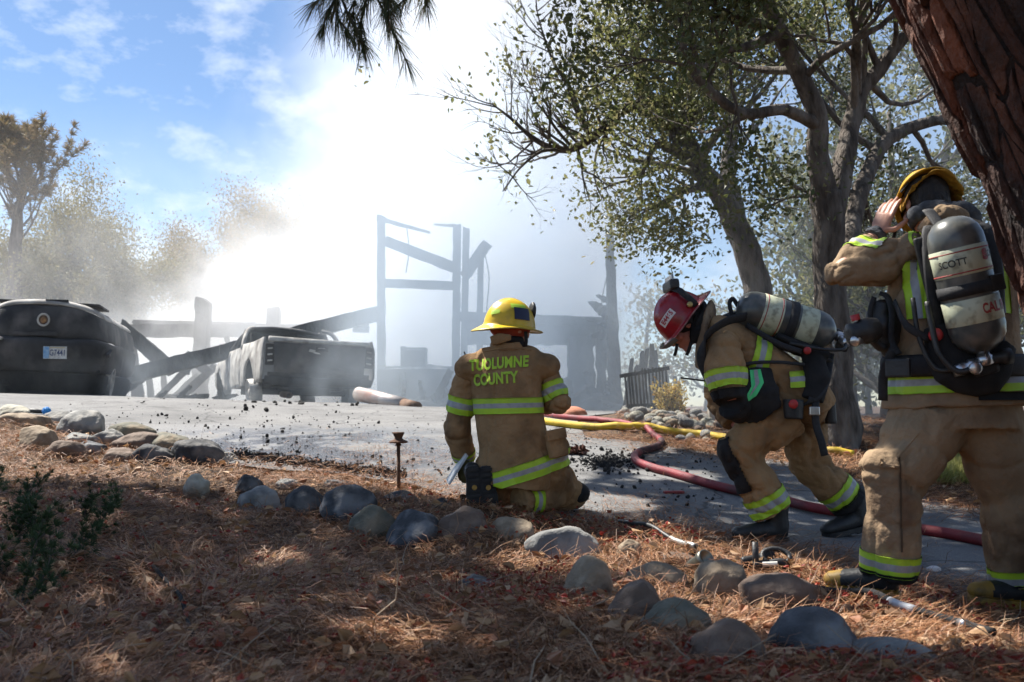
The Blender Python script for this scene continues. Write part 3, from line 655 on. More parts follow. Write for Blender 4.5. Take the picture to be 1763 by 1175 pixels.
# stove box on the low wall
st = thing('burnt_stove', 'blackened appliance box standing on the low charred wall', 'appliance', at(712, 632, 19.75))
V, Fc = box(at(713, 616, 19.75), (.5, .4, .38)); obj('case', bevel_me(mesh('case', V, Fc, M('scorched metal', (.03, .03, .032), (.09, .085, .08), scale=6, rough=.6, metal=.3)), .015), st)
V, Fc = box(at(713, 614, 19.53), (.4, .03, .22)); obj('door', bevel_me(mesh('door', V, Fc, m_charw), .006), st)
V, Fc = box(at(713, 602, 19.51), (.3, .03, .02)); obj('handle', mesh('handle', V, Fc, m_ash), st)
V, Fc = box(at(695, 600, 19.75), (.1, .3, .06)); obj('bent_lid', mesh('bent_lid', V, Fc, m_ash), st)

# burnt picket fence and the heap behind it
fence = thing('burnt_fence', 'blackened picket fence panel leaning beside the yellow shrub', 'fence', at(1110, 712, 13.2))
for k in range(13):
    u = 1078 + k * 5.8; t_ = obj('picket', timber(at(u + 4, 714, 13.2), at(u - 2 + rnp.uniform(-1, 1), 642 - k * .8 + rnp.uniform(-5, 6), 13.25), .024, .02, seed=k, alligator=.2), fence)
obj('rail', timber(at(1068, 648, 13.22), at(1152, 634, 13.22), .05, .04, seed=31), fence)
obj('rail', timber(at(1078, 700, 13.24), at(1152, 696, 13.24), .05, .04, seed=32), fence)
shed = thing('collapsed_shed', 'dark peaked heap of collapsed boards behind the picket fence', 'shed', at(1118, 712, 15.5)); rq = random.Random(3)
for k in range(11):
    u = 1072 + k * 9.5; v0 = 592 + abs(u - 1118) * rq.uniform(.7, 1.4); obj('board', timber(at(u + rq.uniform(-6, 6), 716, 15.5 + .06 * k), at(1118 + (u - 1118) * rq.uniform(.3, .8) + rq.uniform(-8, 8), v0, 15.7 + .06 * k), rq.uniform(.08, .14), .04, seed=80 + k, alligator=.25, taper=.55), shed)
tag(obj('leaning_pole', mesh('leaning_pole', *tube(spline([at(1268, 700, 12), at(1252, 640, 12), at(1262, 600, 12.2)], 4), .012, n=6), m_char)), 'thin bent black pole standing left of the stooping firefighter\'s knees', 'pole')
V, Fc = tube([at(1266, 712, 13), at(1272, 655, 13.3)], .03, n=8); tag(obj('marker_post', mesh('marker_post', V, Fc, M('faded orange', (.55, .16, .08), (.4, .13, .08), scale=8, rough=.7))), 'faded orange stake behind the yellow shrub', 'stake')

# ------------------------------------------------------------------ smoke
class X_:
    """tiny field algebra for the smoke's density"""
    g = None
    def __init__(s, k): s.k = k
    @staticmethod
    def op(o, *a):
        n = X_.g.nodes.new('ShaderNodeMath'); n.operation = o
        for i, v in enumerate(a):
            if isinstance(v, X_): X_.g.links.new(v.k, n.inputs[i])
            else: n.inputs[i].default_value = v
        return X_(n.outputs[0])
    def __add__(a, b): return X_.op('ADD', a, b)
    __radd__ = __add__
    def __sub__(a, b): return X_.op('SUBTRACT', a, b)
    def __rsub__(a, b): return X_.op('SUBTRACT', b, a)
    def __mul__(a, b): return X_.op('MULTIPLY', a, b)
    __rmul__ = __mul__
    def __truediv__(a, b): return X_.op('DIVIDE', a, b)
    @staticmethod
    def step(x, a, b, c=0., d=1.):
        n = X_.g.nodes.new('ShaderNodeMapRange'); n.interpolation_type = 'SMOOTHSTEP'
        for i, v in ((0, x), (1, a), (2, b), (3, c), (4, d)):
            if isinstance(v, X_): X_.g.links.new(v.k, n.inputs[i])
            else: n.inputs[i].default_value = v
        return X_(n.outputs[0])
def smoke_object(name, label, lo, hi, res, density, color, aniso=.25, step=.35):
    v = bpy.data.volumes.new(name); o = bpy.data.objects.new(name, v); COL.objects.link(o)
    g = bpy.data.node_groups.new(name, 'GeometryNodeTree'); X_.g = g
    g.interface.new_socket('Geometry', in_out='INPUT', socket_type='NodeSocketGeometry'); g.interface.new_socket('Geometry', in_out='OUTPUT', socket_type='NodeSocketGeometry')
    out = g.nodes.new('NodeGroupOutput'); vc = g.nodes.new('GeometryNodeVolumeCube')
    vc.inputs['Min'].default_value = lo; vc.inputs['Max'].default_value = hi
    for ax, r in zip('XYZ', res): vc.inputs['Resolution ' + ax].default_value = r
    pos = g.nodes.new('GeometryNodeInputPosition'); s = g.nodes.new('ShaderNodeSeparateXYZ'); g.links.new(pos.outputs[0], s.inputs[0])
    def nz(scale, detail=4, rough=.55, off=(0, 0, 0), dist=0, stretch=(1, 1, 1)):
        mp = g.nodes.new('ShaderNodeVectorMath'); mp.operation = 'MULTIPLY_ADD'; g.links.new(pos.outputs[0], mp.inputs[0]); mp.inputs[1].default_value = stretch; mp.inputs[2].default_value = off
        n = g.nodes.new('ShaderNodeTexNoise'); n.inputs['Scale'].default_value = scale; n.inputs['Detail'].default_value = detail; n.inputs['Roughness'].default_value = rough
        n.inputs['Distortion'].default_value = dist
        g.links.new(mp.outputs[0], n.inputs[0]); return X_(n.outputs[0])
    dn = density(X_(s.outputs[0]), X_(s.outputs[1]), X_(s.outputs[2]), nz, X_.step)
    edge = X_.step(X_(s.outputs[0]), lo[0], lo[0] + 1.5) * X_.step(X_(s.outputs[0]), hi[0] - .8, hi[0], 1., 0.) * X_.step(X_(s.outputs[1]), lo[1], lo[1] + 1) * X_.step(X_(s.outputs[1]), hi[1] - 1, hi[1], 1., 0.)
    g.links.new((dn * edge).k, vc.inputs['Density'])
    m = bpy.data.materials.new(name); m.use_nodes = True; t = m.node_tree; t.nodes.clear()
    mo = t.nodes.new('ShaderNodeOutputMaterial'); pv = t.nodes.new('ShaderNodeVolumePrincipled'); t.links.new(pv.outputs[0], mo.inputs['Volume'])
    pv.inputs['Color'].default_value = (*color, 1); pv.inputs['Density'].default_value = 1; pv.inputs['Anisotropy'].default_value = aniso
    sm = g.nodes.new('GeometryNodeSetMaterial'); sm.inputs['Material'].default_value = m
    g.links.new(vc.outputs[0], sm.inputs[0]); g.links.new(sm.outputs[0], out.inputs[0])
    o.modifiers.new('density', 'NODES').node_group = g; v.materials.append(m)
    v.render.space = 'WORLD'; v.render.step_size = step
    return tag(o, label, 'smoke', kind='stuff')
def dens(x, y, z, nz, st):
    big = nz(.28, 3, .5); mid = nz(.75, 6, .62, (3, 1, 7), .8); n = big * .5 + mid * .5        # ~.5 mean
    # column rising over the house, its left side frayed, its right side sharper
    left = (z - 4.5) * .30 - 3.3; lf = st(x + (n - .5) * 8, left - 4.6, left + 2.6)
    right = 2.6 + (z - 4.5) * .03; rt = st(x + (n - .5) * 2.2, right - .7, right + .9, 1., 0.)
    col = lf * rt * st(y, 20.8, 22) * st(y, 24, 27, 1., 0.) * st(n, .3, .62, .3, 1.) * .68 * st(z, .8, 3.0, .5, 1.)
    # blanket drifting left along the ground
    top = 2.7 + (n - .5) * 7.5 + st(x, -13., -3.5, -.6, 2.0)
    bl = st(z, top - 1.6, top + 1.2, 1., 0.) * st(x, -15., -9., .6, 1.) * st(x, .5, 2.8, 1., 0.) * st(y, 20.8, 23.5) * st(y, 25, 28.5, 1., 0.) * st(n, .3, .6, .1, 1.) * .55
    far = st(x, -16., -12.) * st(x, -4., -1., 1., 0.) * st(y, 21, 23) * st(y, 26, 29, 1., 0.) * st(z, 4., 9., 1., 0.) * st(n, .4, .62, .3, 1.) * .085
    return col + bl + far
smoke_object('smoke', 'thick white smoke billowing up from the burnt house and drifting left', (-17, 20.6, .45), (5, 30, 16.5), (180, 76, 130), dens, (.99, .995, 1.0), 0.0)
def thin(x, y, z, nz, st):
    w = nz(.55, 5, .62, (8, 2, 4), 1.2); w2 = nz(.9, 5, .6, (1, 5, 2), .6)
    wisp = st(w, .48, .74) * st(z, 1.3, 3.6, 1., .0) * st(y, 12.8, 14.2) * st(x, 3., 5., 1., .0) * .15 + st(w2, .5, .7) * st(z, 1.2, 2.6, 1., 0.) * st(x, -9., -6.) * st(x, -3., 0., 1., 0.) * st(y, 13.2, 14.5) * .10
    veil = st(y, 15.5, 18) * st(z, 4.5, 8.5, 1., .15) * st(x, -3.7, -2.5) * st(x, .6, 2.2, 1., .2) * st(w, .3, .6, .55, 1.) * .30
    haze_r = st(x, .6, 2.4) * st(y, 8.6, 10.5) * st(y, 17, 20, 1., 0.) * st(w, .35, .65, .3, 1.) * .05 * st(z, 3.5, 7.5, 1., .25)
    return wisp + veil + haze_r
smoke_object('thin_smoke', 'thin bluish smoke veiling the house frame, the burnt vehicles and the oaks', (-14, 8.0, .45), (9, 20.55, 13), (176, 110, 90), thin, (.80, .90, 1.0), 0.0, .4)

# ------------------------------------------------------------------ burnt vehicles
m_burn = M('burnt paint', (.018, .018, .019), (.055, .053, .053), scale=3, rough=.75, bump=.25, bscale=40, c3=(.11, .10, .095), scale3=2.2, detail=8)
m_burnash = M('ash white panel', (.26, .25, .235), (.5, .48, .44), scale=4, rough=.85, bump=.3, bscale=45, c3=(.14, .12, .105), scale3=3, detail=8)
m_under = M('sooty underside', (.012, .012, .013), (.03, .029, .028), scale=5, rough=.95, bump=.5)
m_rust = M('scorched rust', (.1, .055, .035), (.2, .13, .09), scale=8, rough=.9, bump=.4)
m_rim = M('melted alloy', (.24, .23, .22), (.42, .40, .37), scale=9, rough=.6, metal=.4, bump=.4)
def panel(outline, f, th, step=.09, dent=.008, seed=0):
    """sheet-metal panel: outline in (a, b), f(a, b) -> point"""
    P = [Vector(p) for p in outline]; n = len(P); A = np.array(outline)
    g = np.stack(np.meshgrid(np.arange(A[:, 0].min(), A[:, 0].max(), step), np.arange(A[:, 1].min(), A[:, 1].max(), step)), -1).reshape(-1, 2)
    g = g + rng.uniform(-.01, .01, g.shape)
    g = g[inpoly(g, [tuple(p) for p in outline]) & (distline(g, [tuple(p) for p in outline] + [tuple(outline[0])]) > step * .4)]
    r = delaunay_2d_cdt(P + [Vector(p) for p in g], [(i, (i + 1) % n) for i in range(n)], [], 1, 1e-5)
    V = []
    for p in r[0]:
        q = Vector(f(p[0], p[1])); d = mnoise.noise((q.x * 3 + seed, q.y * 3, q.z * 3)) * dent; V.append(q + Vector((d, d * .6, d)))
    return evalmesh(mesh('panel', V, r[2], None, True), [('SOLIDIFY', dict(thickness=th, offset=0)), ('BEVEL', dict(width=.004, segments=1, limit_method='ANGLE'))])
def arch(cy, cz, r, n=9): return [(cy + r * math.cos(math.pi - math.pi * k / n), cz + r * math.sin(math.pi * k / n)) for k in range(n + 1)]
def P_(name, me, mat, parent):
    me.materials.clear(); me.materials.append(mat); return obj(name, me, parent)
def wheel(parent, x, y, z, r, lean=0, tilt=0):
    n = 28; V, Fc = [], []; prof = [(.07, r * .96), (.10, r), (.085, r * 1.02), (-.1, r), (-.11, r * .95), (-.07, r * .86), (.05, r * .84)]
    for (dx, q) in prof:
        for k in range(n): V.append(Vector((dx, q * math.cos(2 * math.pi * k / n), q * math.sin(2 * math.pi * k / n))))
    m_ = len(prof)
    for i in range(m_):
        for k in range(n): Fc.append((i * n + k, i * n + (k + 1) % n, ((i + 1) % m_) * n + (k + 1) % n, ((i + 1) % m_) * n + k))
    Mx = Matrix.Translation((x, y, z)) @ Matrix.Rotation(lean, 4, 'Y') @ Matrix.Rotation(tilt, 4, 'Z')
    w = obj('wheel', mesh('wheel', [Mx @ v for v in V], Fc, m_rim, True), parent)
    for k in range(6):
        a = 2 * math.pi * k / 6; V, Fc = tube([(-.05, .03 * math.cos(a), .03 * math.sin(a)), (-.075, r * .45 * math.cos(a), r * .45 * math.sin(a)), (-.06, r * .9 * math.cos(a), r * .9 * math.sin(a))], [(.02, .032), (.018, .026), (.02, .036)], n=8, ref=(1, 0, 0))
        obj('spoke', mesh('spoke', [Mx @ v for v in V], Fc, m_rim, True), w)
    V, Fc = tube([(-.09, 0, 0), (-.03, 0, 0)], .06, n=12); obj('hub', mesh('hub', [Mx @ v for v in V], Fc, m_rim, True), w)
    return w

tb = at(548, 694, 16.7); tb.z = hz(tb.x, tb.y) - .02
truck = thing('pickup_truck', 'burnt out pickup truck with ash white side and dark tailgate', 'pickup truck', tb, world_parts=False, rotz=R(25))
truck.rotation_euler = (R(-.5), R(1.2), R(25))
def side(s): return lambda y, z: (s * (.93 + .035 * math.sin((z - .3) / .8 * 3.1) - .05 * max(0, (z - .8)) - .05 * max(0, (y - 4.2))), y, z)
bed = [(.03, .5), (.12, .38), (.62, .38)] + arch(1.12, .36, .46) + [(1.62, .36), (2.0, .36), (2.0, 1.12), (1.0, 1.1), (.06, 1.13), (.0, .95)]
door = [(2.03, .34), (3.55, .33), (3.6, .95), (3.5, 1.06), (2.03, 1.08)]
fend = [(3.62, .36), (3.95, .34)] + arch(4.42, .34, .45) + [(4.9, .36), (5.25, .45), (5.28, .72), (5.1, .86), (4.3, .98), (3.62, 1.02)]
for s in (-1, 1):
    P_('bed_side', panel(bed, side(s), .03, seed=s), m_burnash if s < 0 else m_burn, truck)
    P_('door', panel(door, side(s), .03, seed=s + 4), m_burnash if s < 0 else m_burn, truck)
    P_('fender', panel(fend, side(s), .03, seed=s + 7), m_burnash if s < 0 else m_burn, truck)
    wheel(truck, s * .86, 1.12, .24, .23, lean=s * R(6), tilt=0 if s < 0 else math.pi); wheel(truck, s * .86, 4.42, .24, .23, lean=s * R(-10), tilt=0 if s < 0 else math.pi)
    V, Fc = tube(spline([(s * .92, 2.06, 1.06), (s * .88, 2.14, 1.24), (s * .79, 2.32, 1.42), (s * .68, 2.5, 1.475)], 4), [(.07, .035)] * 13, n=8, ref=(0, 1, 0)); obj('rear_pillar', mesh('p', V, Fc, m_burnash if s < 0 else m_burn, True), truck)
    V, Fc = tube(spline([(s * .92, 3.6, 1.0), (s * .8, 3.1, 1.3), (s * .68, 2.85, 1.46)], 4), .035, n=8); obj('front_pillar', mesh('p', V, Fc, m_burn, True), truck)
    V, Fc = tube([(s * .91, 2.75, 1.05), (s * .74, 2.7, 1.46)], .04, n=8); obj('centre_pillar', mesh('p', V, Fc, m_burn, True), truck)
    V, Fc = box((s * 1.06, 3.3, 1.1), (.17, .08, .2)); obj('mirror', bevel_me(mesh('mirror', V, Fc, m_under), .02), truck)
roof = [(-.7, 2.42), (-.35, 2.36), (.35, 2.36), (.7, 2.42), (.7, 2.9), (-.7, 2.9)]
P_('roof', panel(roof, lambda x, y: (x, y, 1.5 - .05 * x * x - .12 * max(0, x) - .03 * (y - 2.4)), .03), m_burn, truck)
P_('cab_back', panel([(-.88, .4), (.88, .4), (.9, 1.06), (-.9, 1.06)], lambda x, z: (x, 2.06, z), .03), m_burn, truck)
P_('bonnet', panel([(-.85, 3.7), (.85, 3.7), (.8, 5.2), (-.8, 5.2)], lambda x, y: (x, y, 1.0 - .1 * (y - 3.7) - .05 * x * x), .03), m_burn, truck)
P_('dashboard', panel([(-.85, .6), (.85, .6), (.85, 1.04), (-.85, 1.04)], lambda x, z: (x, 3.55, z), .05), m_under, truck)
for s in (-.42, .42):
    V, Fc = box((s, 2.55, .92), (.56, .14, .95)); obj('seat_back', bevel_me(mesh('seat_back', V, Fc, m_under), .05, 2), truck)
P_('cab_dark_sheet', panel([(-.8, 1.0), (.8, 1.0), (.66, 1.44), (-.66, 1.44)], lambda x, z: (x, 3.5 - (z - 1.0) * 1.3, z), .02), m_under, truck)  # dark sheet added across the windscreen opening so the cab looks dark inside
tgf = lambda x, z: (x, -.03 - .02 * math.cos(x * 1.6) - .015 * math.sin((z - .55) * 6), z - .01 * x)
P_('tailgate', panel([(-.76, .55), (.76, .55), (.78, 1.04), (-.78, 1.04)], tgf, .035, dent=.014), m_burn, truck)
P_('tailgate_lip', panel([(-.86, 1.045), (.86, 1.045), (.86, 1.11), (.4, 1.105), (-.2, 1.112), (-.86, 1.125)], lambda x, z: (x, -.045 + (z - 1.04) * .5, z - .01 * x), .05, step=.06, dent=.01), m_burnash, truck)
V, Fc = box((.02, -.075, .95), (.2, .03, .07)); h_ = obj('tailgate_handle', bevel_me(mesh('h', V, Fc, m_under), .01), truck)
V, Fc = tube([(-.06, -.09, .965), (.06, -.09, .965)], .008, n=6); obj('latch', mesh('l', V, Fc, m_rim), h_)
for (x, z) in ((-.16, .91), (.0, .84), (-.09, .865)):
    b_ = panel([(x - .06, z - .015), (x + .05, z - .03), (x + .07, z + .02), (x - .03, z + .04)], lambda a_, c_: (a_, -.078, c_), .006, step=.03, dent=.02); P_('bare_patch', b_, m_burnash, truck)
P_('rear_panel', panel([(-.86, .4), (.86, .4), (.86, .55), (-.86, .55)], lambda x, z: (x, 0, z), .04), m_burn, truck)
V, Fc = tube([(-.9, .02, .42), (-.6, -.12, .4), (.6, -.12, .4), (.9, .02, .4)], [(.07, .03)] * 4, n=10, ref=(0, 0, 1)); obj('bumper', mesh('bumper', V, Fc, m_under, True), truck)
for s in (-1, 1):
    V, Fc = box((s * .84, -.015, .84), (.15, .05, .36)); tl = obj('taillight_socket', bevel_me(mesh('t', V, Fc, m_under), .02), truck)
    for k in range(3):
        V, Fc = tube([(s * .88, -.045, .73 + .1 * k), (s * .8, -.05, .74 + .1 * k)], .014, n=6); obj('reflector_shell', mesh('r', V, Fc, m_burnash), tl)
P_('bed_floor', panel([(-.84, .06), (.84, .06), (.84, 5.0), (-.84, 5.0)], lambda x, y: (x, y, .42), .05, step=.4), m_under, truck)
V, Fc = tube([(-.75, 1.12, .26), (.75, 1.12, .26)], .06, n=10); Fc_ = Fc; box((0, .6, .27), (.5, .7, .16), V=V, Fc=Fc); box((0, .2, .36), (1.5, .1, .1), V=V, Fc=Fc)
obj('axle', mesh('axle', V, Fc, m_under), truck)
for x in (-.42, .42):
    V, Fc = box((x, 2.4, .33), (.1, 4.6, .12)); obj('frame_rail', mesh('frame_rail', V, Fc, m_under), truck)
V, Fc = tube([(-.5, -.05, .17), (-.5, .5, .2)], .055, n=14, cap=False); obj('exhaust_pipe', evalmesh(mesh('e', V, Fc, m_rust, True), [('SOLIDIFY', dict(thickness=.012))]), truck)
heap('ash_pile', (0, 1.2, -.02), .95, 1.6, .14, m_under, truck, 5)

cb = at(70, 676, 14.2); cb.z = hz(cb.x, cb.y)
car = thing('burnt_car', 'burnt out dark car with number plate, cut by the left edge', 'car', cb, world_parts=False, rotz=R(14)); car.scale = (1, 1, 1.1)
def plan(hw, y0, e=3.2, n=26, y1=3.4):
    out = [(-hw, y1), (-hw, 1.5)]
    for k in range(n + 1):
        a = math.pi * k / n; ca, sa = math.cos(a), math.sin(a)
        out.append((-hw * math.copysign(abs(ca) ** (2 / e), ca), y0 + .75 - .75 * abs(sa) ** (2 / e)))
    return out + [(hw, 1.5), (hw, y1)]
def shell(levels, seed=0, dent=.012, th=.02):
    V, Fc = [], []; n = None
    for (z, hw, y0) in levels:
        ring = plan(hw, y0); n = len(ring)
        for (x, y) in ring:
            d = mnoise.noise((x * 2 + seed, y * 2, z * 3)) * dent; V.append((x + d, y - d, z - .035 * x - .16 * (abs(x) / .8) ** 3 * max(0, (z - .72)) / .5 + d))
    for i in range(len(levels) - 1):
        for k in range(n - 1): Fc.append((i * n + k, i * n + k + 1, (i + 1) * n + k + 1, (i + 1) * n + k))
    return evalmesh(mesh('shell', V, Fc, None, True), [('SOLIDIFY', dict(thickness=th, offset=0)), ('SUBSURF', dict(levels=1, render_levels=1))])
P_('bumper', shell([(.30, .80, .03), (.42, .85, -.03), (.58, .87, -.06), (.70, .88, -.07), (.735, .875, -.02), (.74, .85, .03)], 2, .03), m_burn, car)
P_('dark_gap_shell', shell([(-.02, .70, .25), (.10, .76, .14), (.22, .79, .08), (.31, .80, .05)], 4, .03), m_under, car)  # near-black shell added down to the ground to fill the dark gap underneath
P_('boot_lid', shell([(.73, .84, .04), (.80, .84, .015), (.95, .83, .02), (1.08, .815, .05), (1.18, .79, .08)], 5), m_burn, car)
P_('boot_lip', shell([(1.18, .79, .075), (1.225, .775, .09), (1.25, .74, .15), (1.255, .70, .4)], 8, .02, .03), m_burnash, car)
P_('boot_deck', panel([(-.7, .3), (.7, .3), (.72, 1.2), (-.72, 1.2)], lambda x, y: (x, y, 1.23 - .035 * x), .03), m_burn, car)
V, Fc = box((.16, .12, 1.235), (.3, .06, .035)); obj('brake_light_slot', mesh('b', V, Fc, m_under), car)
P_('floor', panel([(-.75, .2), (.75, .2), (.75, 3.3), (-.75, 3.3)], lambda x, y: (x, y, .3), .06, step=.4), m_under, car)
for s in (-1, 1):
    wheel(car, s * .72, .95, .2, .2, lean=s * R(9), tilt=0 if s < 0 else math.pi)
V, Fc = box((0, .35, .22), (1.1, .4, .2)); obj('silencer', bevel_me(mesh('s', V, Fc, m_under), .05), car)
V, Fc = tube([(-.62, -.06, .36), (-.62, .3, .36)], .05, n=14, cap=False); obj('exhaust_pipe', evalmesh(mesh('e', V, Fc, m_rust, True), [('SOLIDIFY', dict(thickness=.012))]), car)
heap('ash_pile', (0, .7, -.02), .85, .9, .2, m_under, car, 9)
V, Fc = tube([(.01, -.0, .975), (.01, .04, .975)], .085, n=22); e_ = obj('badge', mesh('badge', V, Fc, m_rust, True), car)
ring = [(.01 + .075 * math.cos(2 * math.pi * k / 20), -.012, .975 + .075 * math.sin(2 * math.pi * k / 20)) for k in range(21)]; V, Fc = tube(ring, .014, n=6, cap=False); obj('badge_ring', mesh('badge_ring', V, Fc, m_burnash, True), e_)
V, Fc = tube([(.01, -.02, .97), (.01, .02, .97)], .038, n=10); obj('badge_centre', mesh('badge_centre', V, Fc, M('scorched gold', (.35, .2, .07), (.2, .09, .05), scale=30, rough=.6), True), e_)
V, Fc = box((-.1, -.01, .795), (.6, .03, .06)); obj('boot_handle', bevel_me(mesh('h', V, Fc, m_burn), .012), car)
V, Fc = box((-.62, -.03, .735), (.2, .1, .03), Matrix.Rotation(.15, 3, 'Y')); obj('torn_trim', mesh('torn_trim', V, Fc, m_burnash), car)
V, Fc = box((.86, .28, .56), (.06, .3, .05), Matrix.Rotation(.3, 3, 'X')); obj('bent_bumper_end', bevel_me(mesh('b', V, Fc, m_burn), .012), car)
# number plate
def text_me(body, size, xs=1, offset=0, extrude=0, space=1):
    cu = bpy.data.curves.new('lettering', 'FONT'); cu.body = body; cu.size = size; cu.offset = offset; cu.align_x = 'CENTER'; cu.align_y = 'CENTER'; cu.space_character = space; cu.extrude = extrude
    o = bpy.data.objects.new('temporary', cu); COL.objects.link(o); dg = bpy.context.evaluated_depsgraph_get()
    me = bpy.data.meshes.new_from_object(o.evaluated_get(dg), depsgraph=dg); bpy.data.objects.remove(o); bpy.data.curves.remove(cu)
    for v in me.vertices: v.co.x *= xs
    me.materials.clear(); return me
m_plate = M('plate white', (.62, .62, .6), (.45, .44, .42), scale=20, rough=.5)
V, Fc = box((.19, -.085, .545), (.31, .012, .16)); pl = obj('number_plate', mesh('number_plate', V, Fc, m_plate), car)
V, Fc = box((.075, -.094, .545), (.075, .006, .15)); obj('plate_stain', mesh('plate_stain', V, Fc, M('plate blue', (.1, .28, .55), (.3, .45, .6), scale=25, rough=.5)), pl)
V, Fc = box((.22, -.093, .61), (.2, .005, .014)); obj('plate_header', mesh('plate_header', V, Fc, M('plate gold', (.5, .42, .25), rough=.5)), pl)
tm = text_me('6G7441', .11, .72, .002); Mx = Matrix.Translation((.205, -.0955, .54)) @ Matrix.Rotation(math.pi / 2, 4, 'X'); tm.transform(Mx); tm.materials.append(M('plate lettering', (.06, .08, .16), rough=.6)); obj('plate_number', tm, pl)
# fallen gutter pipe
A, B = at(618, 679, 15.6), at(694, 696, 14.6)
V, Fc = tube([A, A.lerp(B, .5), B], [.115, .11, .1], n=16); pp = tag(obj('fallen_pipe', mesh('fallen_pipe', V, Fc, M('scorched flue', (.33, .3, .29), (.5, .45, .42), scale=5, rough=.45, metal=.5, c3=(.3, .16, .12)), True)), 'scorched metal flue pipe lying beside the pickup', 'pipe')
V, Fc = tube([B + (B - A) * .02, B + (B - A) * .3], [.085, .08], n=14); obj('pipe_collar', mesh('pipe_collar', V, Fc, m_rust, True), pp)

# ------------------------------------------------------------------ people
class Blob:
    def __init__(s): s.V, s.F = [], []
    def tube(s, pts, rad, ref=None, n=16, sp=0):
        if sp:
            k = len(pts); rr = rad if isinstance(rad, list) else [rad] * k; P = spline(pts, sp)
            if isinstance(rr[0], (tuple, list)): rr = list(zip(lerp_list([r[0] for r in rr], len(P)), lerp_list([r[1] for r in rr], len(P))))
            else: rr = lerp_list(rr, len(P))
            pts, rad = P, rr
        tube(pts, rad, n=n, ref=ref, V=s.V, Fc=s.F); return s
    def ell(s, c, r, X=(1, 0, 0), Y=(0, 1, 0), Z=(0, 0, 1), n=14, m=9):
        c, X, Y, Z = Vector(c), Vector(X), Vector(Y), Vector(Z); b = len(s.V); r = r if isinstance(r, (tuple, list)) else (r, r, r)
        s.V.append(c + Z * r[2])
        for i in range(1, m):
            a = math.pi * i / m
            for k in range(n):
                q = 2 * math.pi * k / n; s.V.append(c + X * (r[0] * math.sin(a) * math.cos(q)) + Y * (r[1] * math.sin(a) * math.sin(q)) + Z * (r[2] * math.cos(a)))
        s.V.append(c - Z * r[2]); e = len(s.V) - 1
        for k in range(n):
            s.F.append((b, b + 1 + k, b + 1 + (k + 1) % n)); s.F.append((e, e - n + (k + 1) % n, e - n + k))
        for i in range(m - 2):
            for k in range(n): s.F.append((b + 1 + i * n + k, b + 1 + (i + 1) * n + k, b + 1 + (i + 1) * n + (k + 1) % n, b + 1 + i * n + (k + 1) % n))
        return s
    def build(s, name, voxel, smooth=8, mat=None):
        me = mesh(name, s.V, s.F); r = evalmesh(me, [('REMESH', dict(mode='VOXEL', voxel_size=voxel, use_smooth_shade=True)), ('SMOOTH', dict(iterations=smooth, factor=.5))], name)
        bpy.data.meshes.remove(me); r.polygons.foreach_set('use_smooth', [True] * len(r.polygons))
        if mat: r.materials.clear(); r.materials.append(mat)
        return r
def folds(me, amp=.006, freq=11, joints=(), seed=0, stretch=(1, 1, 1), base=.45, axes=()):
    """cloth folds: sharp creases and soft bulges pushed out along the normals. joints: (point, radius, gain);
    axes: (A, B, radius): a limb round which the creases run"""
    P = co_np(me).astype(float); N = nrm_np(me); S = P * np.array(stretch)
    Wp = S + .06 * np.stack([vnoise(S, 5, seed + k) for k in range(3)], 1) + .02 * np.stack([vnoise(S, 14, seed + k + 3) for k in range(3)], 1)
    a = np.full(len(P), base)
    for (c, r, k) in joints: a += k * np.exp(-(np.linalg.norm(P - np.array(c), axis=1) / r) ** 2)
    cr = lambda Q, f, s_: (1 - np.minimum(1, 2.6 * np.abs(vnoise(Q, f, s_)))) ** 1.5
    rd = -.95 * cr(Wp, freq, seed + 5) - .5 * cr(Wp, freq * 2.1, seed + 9) + vnoise(Wp, freq * .5, seed + 11) * .6 + vnoise(Wp, freq * 1.1, seed + 13) * .18
    for (A, B, r) in axes:
        A, B = np.array(A), np.array(B); d = (B - A) / np.linalg.norm(B - A); t = (P - A) @ d; q = np.linalg.norm(P - A - t[:, None] * d, axis=1); L_ = np.linalg.norm(B - A)
        w = np.clip((r - q) / (r * .3), 0, 1) * np.clip((t + .1) / .1, 0, 1) * np.clip((L_ + .1 - t) / .1, 0, 1)
        Q = (P - A) * .38; Q = Q + d * (t * .9)[:, None] + .04 * np.stack([vnoise(P, 5, seed + k) for k in range(3)], 1)
        rd = rd + w * (-.8 * cr(Q, freq * 1.25, seed + 21) + .28 * vnoise(Q, freq * .9, seed + 23))
    set_co(me, P + N * (amp * a * rd)[:, None]); return me
m_skin = M('skin', (.42, .21, .15), (.52, .28, .2), scale=20, rough=.5, bump=.08, bscale=180)
m_skinred = M('flushed skin', (.40, .15, .11), (.5, .22, .16), scale=14, rough=.5, bump=.08, bscale=180)
m_tan = M('tan turnout cloth', (.245, .145, .068), (.34, .21, .105), scale=5, rough=.9, bump=.75, bscale=24, c3=(.12, .074, .04), scale3=3.5, spec=.2)
m_tan2 = M('khaki turnout cloth', (.22, .15, .09), (.30, .212, .13), scale=5, rough=.9, bump=.75, bscale=24, c3=(.13, .082, .052), scale3=4, spec=.2)
m_blk = M('black cloth', (.012, .012, .013), (.026, .025, .025), scale=12, rough=.85, bump=.3, bscale=300, spec=.25)
m_rub = M('black rubber', (.014, .014, .015), (.03, .03, .03), scale=18, rough=.5, bump=.15)
m_strap = M('black webbing', (.013, .013, .015), (.022, .022, .024), scale=60, rough=.7, bump=.3, bscale=500)
m_lime = M('lime reflective tape', (.42, .62, .03), (.34, .52, .04), scale=14, rough=.55)
m_silver = M('silver reflective tape', (.27, .27, .275), (.35, .35, .355), scale=30, rough=.42)
m_grey = M('grey knit', (.05, .055, .065), (.09, .095, .105), scale=40, rough=.95, bump=.4, bscale=400)
